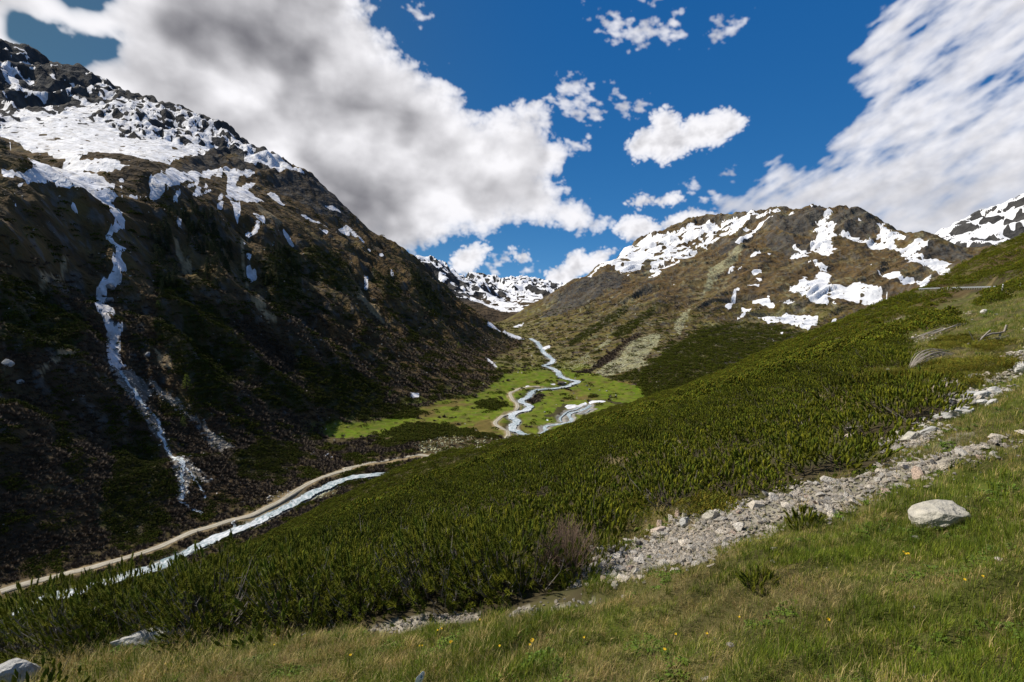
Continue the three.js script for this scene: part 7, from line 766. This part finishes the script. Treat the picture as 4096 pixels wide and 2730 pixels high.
  const dark = [0.03, 0.042, 0.016], kinds = [tree(601, 9, 1.9, 60, dark, 0.12), tree(602, 11, 2.1, 64, dark, 0.1), tree(603, 7.5, 2.0, 54, dark, 0.15)], larch = [tree(611, 9, 2.4, 60, [0.17, 0.2, 0.03], 0.2), tree(612, 7.5, 2.2, 55, [0.13, 0.17, 0.03], 0.2)];
  const addTree = (v, x, d, s, turn, name, label, group) => { const o = new THREE.Group(); for (const [k, m] of [['crown', leafMat], ['trunk', woodMat]]) { const e = new THREE.Mesh(v[k], m); e.name = k; e.castShadow = e.receiveShadow = true; o.add(e); } o.position.set(x, groundAt(x, d), -d); o.scale.setScalar(s); o.rotation.y = turn; put(o, name, label, 'tree', group); };
  const names = ['dark stone pine in the large grove on the left mountainside', 'dark stone pine on the small spur above the snow tongue', 'dark stone pine in the grove right of the tan gully', 'dark stone pine at the top edge of the large grove', 'dark stone pine on the steep right edge of the left mountain', 'dark stone pine on the brow beside the narrow snow gully'], limit = [90, 22, 50, 14, 44, 20];
  ZONES.forest.forEach((p, zi) => { const b = p.box, put_ = []; for (let t = 0; t < 4000 && put_.length < limit[zi]; t++) { const x = lerp(b[0], b[1], rnd()), d = lerp(b[2], b[3], rnd()); if (depthIn(p, x, d, 1) < 0 || put_.some((q) => Math.hypot(q[0] - x, q[1] - d) < 3.4)) continue; groundAt(x, d); if (land.id !== LEFT) continue; put_.push([x, d]); } put_.forEach(([x, d], i) => addTree(kinds[i % 3], x, d, 0.7 + 0.5 * rnd(), rnd() * 6.28, 'stone_pine', names[zi], 'stone pines: ' + ['large grove', 'spur', 'right grove', 'top edge', 'right edge', 'brow'][zi])); });
  const LL = ['light green larch by the river at lower left', 'yellow green larch above the dark thicket right of the snow tongue', 'yellow green larch low on the left slope', 'dull green larch at the foot of the left slope thicket', 'pale larch on the slope beside the valley snow streak', 'pale larch near the gravelly foot of the left slope'];
  P.larch.forEach((s, i) => addTree(larch[i % 2], s[0], s[2], [0.85, 0.8, 1.1, 0.9, 1, 0.8][i], i, 'larch', LL[i]));

  // dead wood
  const deadMat = new THREE.MeshStandardMaterial({ color: new THREE.Color().setRGB(0.5, 0.44, 0.38), roughness: 0.9, map: rockMap }), dark2 = new THREE.MeshStandardMaterial({ color: new THREE.Color().setRGB(0.3, 0.26, 0.22), roughness: 0.9 });
  const limb = (parent, name, pts, r, m = deadMat) => { const e = new THREE.Mesh(new THREE.TubeGeometry(new THREE.CatmullRomCurve3(pts), 8, r, 5), m); e.name = name; e.castShadow = e.receiveShadow = true; parent.add(e); };
  const floorOf = (s) => groundAt(s[0], s[2]);
  { const s = P.brush[0], o = new THREE.Group(); o.position.set(s[0], floorOf(s), -s[2]);
    for (let i = 0; i < 26; i++) { const L = 0.75 + 0.6 * rnd(), z = (rnd() - 0.5) * 0.5, h = 0.12 + 0.34 * rnd(), up = 0.33 * L; limb(o, 'branch', [V(0.05 * rnd(), 0.08, z * 0.3), V(L * 0.35, up * 0.35 + h, z - 0.05), V(L * 0.75, up * 0.75 + h * 0.9 + 0.05, z - 0.1), V(L * (1.1 + 0.2 * rnd()), up * 1.1 + 0.06 + 0.1 * rnd(), z - 0.15 * rnd())], 0.007 + 0.01 * rnd(), i % 4 ? deadMat : dark2); }
    limb(o, 'trunk', [V(-0.25, 0.03, 0.02), V(0.1, 0.07, 0), V(0.45, 0.16, -0.03)], 0.045, deadMat);
    put(o, 'dead_branch_pile', 'arched heap of grey dead pine branches on the juniper slope', 'dead wood'); }
  { const s = P.brush[1], o = new THREE.Group(); o.position.set(s[0], floorOf(s), -s[2]); limb(o, 'trunk', [V(0, 0, 0), V(0.08, 0.2, 0), V(0.3, 0.42, -0.05), V(0.55, 0.62, -0.1)], 0.03, dark2); for (let i = 0; i < 8; i++) limb(o, 'branch', [V(0.05, 0.15, 0), V(0.45 + 0.2 * rnd(), 0.24 + 0.1 * rnd(), -0.1 * rnd()), V(0.9 + 0.3 * rnd(), 0.2 + 0.3 * rnd(), 0.2 * (rnd() - 0.5))], 0.009); limb(o, 'branch', [V(0, 0.1, 0), V(-0.2, 0.4, 0), V(-0.32, 0.6, 0)], 0.012); put(o, 'dead_branch', 'forked dead branch with fine twigs, left of the longer one', 'dead wood'); }
  { const s = P.brush[2], o = new THREE.Group(); o.position.set(s[0], floorOf(s), -s[2]); limb(o, 'trunk', [V(-1.7, -0.42, 0.2), V(-1.0, -0.1, 0.1), V(-0.4, 0.1, 0.02), V(0, 0.12, 0), V(0.1, 0.42, 0)], 0.04, dark2); limb(o, 'branch', [V(-0.1, 0.1, 0), V(-0.25, -0.1, 0.1), V(-0.3, -0.12, 0.15)], 0.03, dark2); put(o, 'dead_branch', 'long bent dead trunk with an upturned stub', 'dead wood'); }
  { const s = P.brush[3], o = new THREE.Group(); o.position.set(s[0], floorOf(s) + 0.06, -s[2]); limb(o, 'log', [V(0, 0, 0), V(0.25, 0.03, 0), V(0.48, 0.05, -0.02)], 0.03); put(o, 'dead_branch', 'short grey log lying among the pines', 'dead wood'); }
  { const s = P.brush[4], o = new THREE.Group(); o.position.set(s[0], floorOf(s) + 0.03, -s[2]); limb(o, 'stick', [V(0, 0.01, 0), V(0.3, 0.1, 0), V(0.62, 0.24, -0.08)], 0.014, new THREE.MeshStandardMaterial({ color: new THREE.Color().setRGB(0.42, 0.3, 0.14), roughness: 0.85 })); put(o, 'dead_branch', 'straight yellowish stick lying by the tan slab', 'dead wood'); }
  [5, 6].forEach((k) => { const s = P.brush[k], o = new THREE.Group(); o.position.set(s[0], floorOf(s) + 0.05, -s[2]); for (let i = 0; i < 3; i++) limb(o, 'branch', [V(-1.4 + 0.4 * rnd(), -0.3, 0.1 * i), V(-0.6, -0.1 + 0.1 * rnd(), 0.1 * i), V(0.6 + 0.5 * rnd(), 0.35, -0.1 * i)], 0.025); put(o, 'dead_branch', k === 5 ? 'thin dead branches below the low pine row' : 'thin dead branches right of the low pine row', 'dead wood'); });
}
// ---------------------------------------------------------------- flowers, litter
{
  const yellow = new THREE.MeshStandardMaterial({ color: new THREE.Color().setRGB(0.86, 0.58, 0.01), roughness: 0.7, side: THREE.DoubleSide }), stalk = new THREE.MeshStandardMaterial({ color: new THREE.Color().setRGB(0.1, 0.14, 0.03), roughness: 0.8 });
  const head = (seed, petals, r) => { const q = mulberry(seed), T = new Tri(); for (let i = 0; i < petals; i++) { const a = i * 2.4, k = 0.45 + 0.55 * (i / petals), L = r * k, up = 0.55 - 0.5 * k, w = r * 0.16; T.tri([0, 0, 0], [Math.cos(a) * L - Math.sin(a) * w, up * r + 0.2 * r * q(), Math.sin(a) * L + Math.cos(a) * w], [Math.cos(a) * L + Math.sin(a) * w, up * r + 0.2 * r * q(), Math.sin(a) * L - Math.cos(a) * w], [1, 1, 1]); } return T.geometry(); };
  const big = head(701, 70, 0.021), small = head(702, 26, 0.0125), heads = [], rnd = mulberry(71);
  const all = [...SPOT.flowers, ...SPOT.flowers2, ...SPOT.flowers3];
  all.forEach((s, i) => {
    const large = i === 0 || i === 1, mid = i === 2 || i === 12 || i === 22, h = 0.07 + 0.03 * rnd(), o = new THREE.Group(); o.position.set(s[0], groundAt(s[0], s[2]), -s[2]);
    const e = new THREE.Mesh(large ? big : small, yellow); e.name = 'flower_head'; e.position.y = h; e.rotation.set(0.5, rnd() * 6, -0.2); if (mid) e.scale.setScalar(1.35);
    const st = new THREE.Mesh(new THREE.CylinderGeometry(0.0015, 0.002, h, 5), stalk); st.name = 'stem'; st.position.y = h / 2;
    for (const m of [e, st]) { m.castShadow = m.receiveShadow = true; o.add(m); }
    put(o, 'yellow_flower', large ? (i ? 'larger right one of the two big yellow flowers in the front grass' : 'left one of the two big yellow flowers, above the white litter') : mid ? ['yellow flower left of the white litter in the grass', 'bright yellow flower in the dark grass right of centre', 'yellow flower alone in the dry grass at lower left'][[2, 12, 22].indexOf(i)] : 'tiny yellow flower dotted in the foreground grass', 'flower', large || mid ? null : 'tiny yellow flowers');
  });
  // a scrap of white packaging stuck in the grass, with a blue printed square
  const s = SPOT.tag[0], o = new THREE.Group(); o.position.set(s[0], groundAt(s[0], s[2]) + 0.015, -s[2]);
  const sh = new THREE.Shape(); sh.moveTo(-0.03, 0); sh.lineTo(0.022, 0); sh.lineTo(0.036, 0.05); sh.lineTo(0.037, 0.1); sh.quadraticCurveTo(0.034, 0.118, 0.02, 0.12); sh.quadraticCurveTo(0.012, 0.119, 0.006, 0.11); sh.lineTo(-0.03, 0.045); sh.closePath();
  const card = new THREE.Mesh(new THREE.ExtrudeGeometry(sh, { depth: 0.0012, bevelEnabled: true, bevelSize: 0.0006, bevelThickness: 0.0005, bevelSegments: 1 }), new THREE.MeshStandardMaterial({ color: new THREE.Color().setRGB(0.8, 0.8, 0.82), roughness: 0.45 })); card.name = 'card';
  const c = document.createElement('canvas'); c.width = 64; c.height = 96; const x = c.getContext('2d'); x.fillStyle = '#12568f'; x.fillRect(0, 0, 64, 96); x.fillStyle = '#8fd0dc'; x.fillRect(12, 22, 12, 34); x.fillRect(30, 30, 10, 44); x.fillRect(46, 18, 8, 40); x.fillStyle = '#0b3d6d'; x.fillRect(24, 62, 30, 8);
  const tx = new THREE.CanvasTexture(c); tx.colorSpace = THREE.SRGBColorSpace;
  const print = new THREE.Mesh(new THREE.PlaneGeometry(0.016, 0.022), new THREE.MeshStandardMaterial({ map: tx, roughness: 0.5 })); print.name = 'blue_print'; print.position.set(0.014, 0.072, 0.0035);
  const band = new THREE.MeshStandardMaterial({ color: new THREE.Color().setRGB(0.09, 0.05, 0.04), roughness: 0.6 });
  const b1 = new THREE.Mesh(new THREE.BoxGeometry(0.0035, 0.03, 0.0008), band); b1.name = 'dark_stripe'; b1.position.set(0.0275, 0.092, 0.0031); const b2 = new THREE.Mesh(new THREE.BoxGeometry(0.004, 0.02, 0.0008), band); b2.name = 'dark_stripe'; b2.position.set(0.018, 0.045, 0.0031); b2.rotation.z = -0.5;
  for (const m of [card, print, b1, b2]) { m.castShadow = m.receiveShadow = true; o.add(m); }
  o.rotation.set(-0.25, 0.1, -0.28); put(o, 'packaging_scrap', 'white packaging scrap with a blue square stuck in the grass', 'litter');
}
// ---------------------------------------------------------------- the road at the right: rail, posts, wall; the hut
{
  const R = ROAD.map(([x, y, d]) => V(x, y, -d)), curve = new THREE.CatmullRomCurve3(R), len = curve.getLength(), steel = new THREE.MeshStandardMaterial({ color: new THREE.Color().setRGB(0.5, 0.54, 0.56), roughness: 0.45, metalness: 0.6 });
  const line = curve.getSpacedPoints(120).map((p) => [p.x, -p.z]), level = (x, d) => roadLevel(x, d);
  // asphalt behind the rail
  const mid = line.map(([x, d], i) => { const a = line[Math.max(0, i - 1)], b = line[Math.min(120, i + 1)], l = Math.hypot(b[0] - a[0], b[1] - a[1]); return [x + (b[1] - a[1]) / l * ROADSIDE * 3.4, d - (b[0] - a[0]) / l * ROADSIDE * 3.4]; });
  put(new THREE.Mesh(ribbon(mid, [-3, -1, 1, 3], (px, pd, o, x, d) => roadLevel(x, d) + 0.06), new THREE.MeshStandardMaterial({ color: new THREE.Color().setRGB(0.09, 0.09, 0.09), roughness: 0.95 })), 'road', 'mountain road running behind the guard rail at the right', 'road', null, 'structure');
  const rail = new THREE.Group(); rail.name = 'x';
  const prof = new THREE.Shape(); [[0, 0.48], [0.04, 0.52], [0.04, 0.58], [0, 0.62], [0.04, 0.66], [0.04, 0.74], [0, 0.78], [-0.012, 0.78], [0.028, 0.73], [0.028, 0.67], [-0.012, 0.62], [0.028, 0.57], [0.028, 0.53], [-0.012, 0.48]].forEach(([a, b], i) => (i ? prof.lineTo(a, b) : prof.moveTo(a, b)));
  const beamGeo = (() => { const pts = prof.getPoints(), pos = [], idx = [], N = 90; for (let i = 0; i <= N; i++) { const p = curve.getPointAt(i / N), t = curve.getTangentAt(i / N), nx = -t.z, nz = t.x; for (const q of pts) pos.push(p.x + nx * q.x, p.y + q.y, p.z + nz * q.x); } const m = pts.length; for (let i = 0; i < N; i++) for (let k = 0; k + 1 < m; k++) { const a = i * m + k; idx.push(a, a + 1, a + m, a + 1, a + m + 1, a + m); } const g = new THREE.BufferGeometry(); g.setAttribute('position', new THREE.Float32BufferAttribute(pos, 3)); g.setIndex(idx); g.computeVertexNormals(); return g; })();
  const beam = new THREE.Mesh(beamGeo, steel); beam.name = 'beam'; rail.add(beam);
  const pg = new THREE.BoxGeometry(0.1, 1.1, 0.07); for (let s = 1; s < len; s += 2) { const p = curve.getPointAt(s / len), m = new THREE.Mesh(pg, steel); m.name = 'post'; m.position.set(p.x + 0.06, p.y + 0.2, p.z - 0.08); rail.add(m); }
  rail.traverse((m) => { m.castShadow = m.receiveShadow = true; }); put(rail, 'guard_rail', 'long grey steel guard rail along the road at the right', 'guard rail');
  SPOT.posts.forEach((s, i) => {
    const o = new THREE.Group(); o.position.set(s[0], groundAt(s[0], s[2]) - 0.05, -s[2]);
    const white = new THREE.MeshStandardMaterial({ color: new THREE.Color().setRGB(0.82, 0.82, 0.82), roughness: 0.5 }), black = new THREE.MeshStandardMaterial({ color: new THREE.Color().setRGB(0.02, 0.02, 0.02), roughness: 0.5 });
    const parts = [['post', new THREE.CylinderGeometry(0.11, 0.13, 0.72, 12), white, 0.36], ['black_band', new THREE.CylinderGeometry(0.115, 0.112, 0.16, 12), black, 0.8], ['cap', new THREE.CylinderGeometry(0.08, 0.11, 0.2, 12), white, 0.98]];
    for (const [n, g, m, y] of parts) { const e = new THREE.Mesh(g, m); e.name = n; e.position.y = y; e.castShadow = e.receiveShadow = true; o.add(e); }
    put(o, 'delineator_post', i ? 'white road marker post with black band nearest the right edge' : 'white road marker post with black band, the left of two', 'road marker');
  });
  // dry stone wall that carries the road
  const wall = new THREE.Group(), w0 = 0.48, w1 = 0.8, rnd = mulberry(83), mats = [stoneMat(0.4, 0.36, 0.3), stoneMat(0.34, 0.32, 0.28), stoneMat(0.45, 0.41, 0.34)], unit = new THREE.BoxGeometry(1, 1, 1), core = [];
  for (let row = 0; row < 6; row++) for (let s = w0 * len; s < w1 * len;) { const L = 0.5 + 0.5 * rnd(), p = curve.getPointAt(clamp((s + L / 2) / len)), t = curve.getTangentAt(clamp(s / len)), m = new THREE.Mesh(unit, mats[Math.floor(rnd() * 3)]); m.name = 'stone'; m.scale.set(L * 0.95, 0.35, 0.4 + 0.08 * rnd()); m.position.set(p.x, p.y - 0.2 - row * 0.38, p.z + 0.1); m.rotation.y = Math.atan2(-t.z, t.x); m.castShadow = m.receiveShadow = true; wall.add(m); s += L; }
  put(wall, 'retaining_wall', 'dry stone retaining wall below the guard rail', 'wall');
  // the hut by the river
  const h = SPOT.hut[0], o = new THREE.Group(), y = groundAt(h[0] + 3, h[2]), stone = stoneMat(0.22, 0.2, 0.18), planks = new THREE.MeshStandardMaterial({ color: new THREE.Color().setRGB(0.1, 0.075, 0.055), roughness: 0.9 }), tin = new THREE.MeshStandardMaterial({ color: new THREE.Color().setRGB(0.55, 0.56, 0.58), roughness: 0.5 }), hole = new THREE.MeshStandardMaterial({ color: new THREE.Color().setRGB(0.02, 0.018, 0.016), roughness: 1 });
  o.position.set(h[0] + 3.4, y, -h[2]);
  const box = (n, sx, sy, sz, px, py, pz, m, par = o) => { const e = new THREE.Mesh(boxUv(new THREE.BoxGeometry(sx, sy, sz), 1), m); e.name = n; e.position.set(px, py, pz); e.castShadow = e.receiveShadow = true; par.add(e); return e; };
  const walls = box('wall', 6.4, 2.2, 4, 0, 1.0, 0, stone); box('window', 0.6, 0.6, 0.1, -1.6, 0.25, 2.0, hole, walls); box('door', 0.9, 1.5, 0.1, 0.6, -0.2, 2.0, planks, walls); box('window', 0.6, 0.6, 0.1, 2.1, 0.25, 2.0, hole, walls);
  const rs = new THREE.Shape(); rs.moveTo(-2.4, 0); rs.lineTo(0, 1.0); rs.lineTo(2.4, 0); rs.lineTo(2.4, 0.16); rs.lineTo(0, 1.18); rs.lineTo(-2.4, 0.16); const rg = new THREE.ExtrudeGeometry(rs, { depth: 6.9, bevelEnabled: false }); rg.rotateY(Math.PI / 2); rg.translate(-3.45, 2.05, 0); const roof = new THREE.Mesh(rg, planks); roof.name = 'roof'; roof.castShadow = roof.receiveShadow = true; o.add(roof);
  box('annex', 2.6, 1.7, 3, 4.6, 0.8, 0.3, planks); box('annex_roof', 2.9, 0.14, 3.4, 4.6, 1.75, 0.3, tin); box('annex_door', 0.8, 1.3, 0.1, 4.6, 0.65, 1.83, hole);
  put(o, 'hut', 'small dark stone hut with a pale roofed annex by the upper river', 'hut');
}
renderer.render(scene, camera);
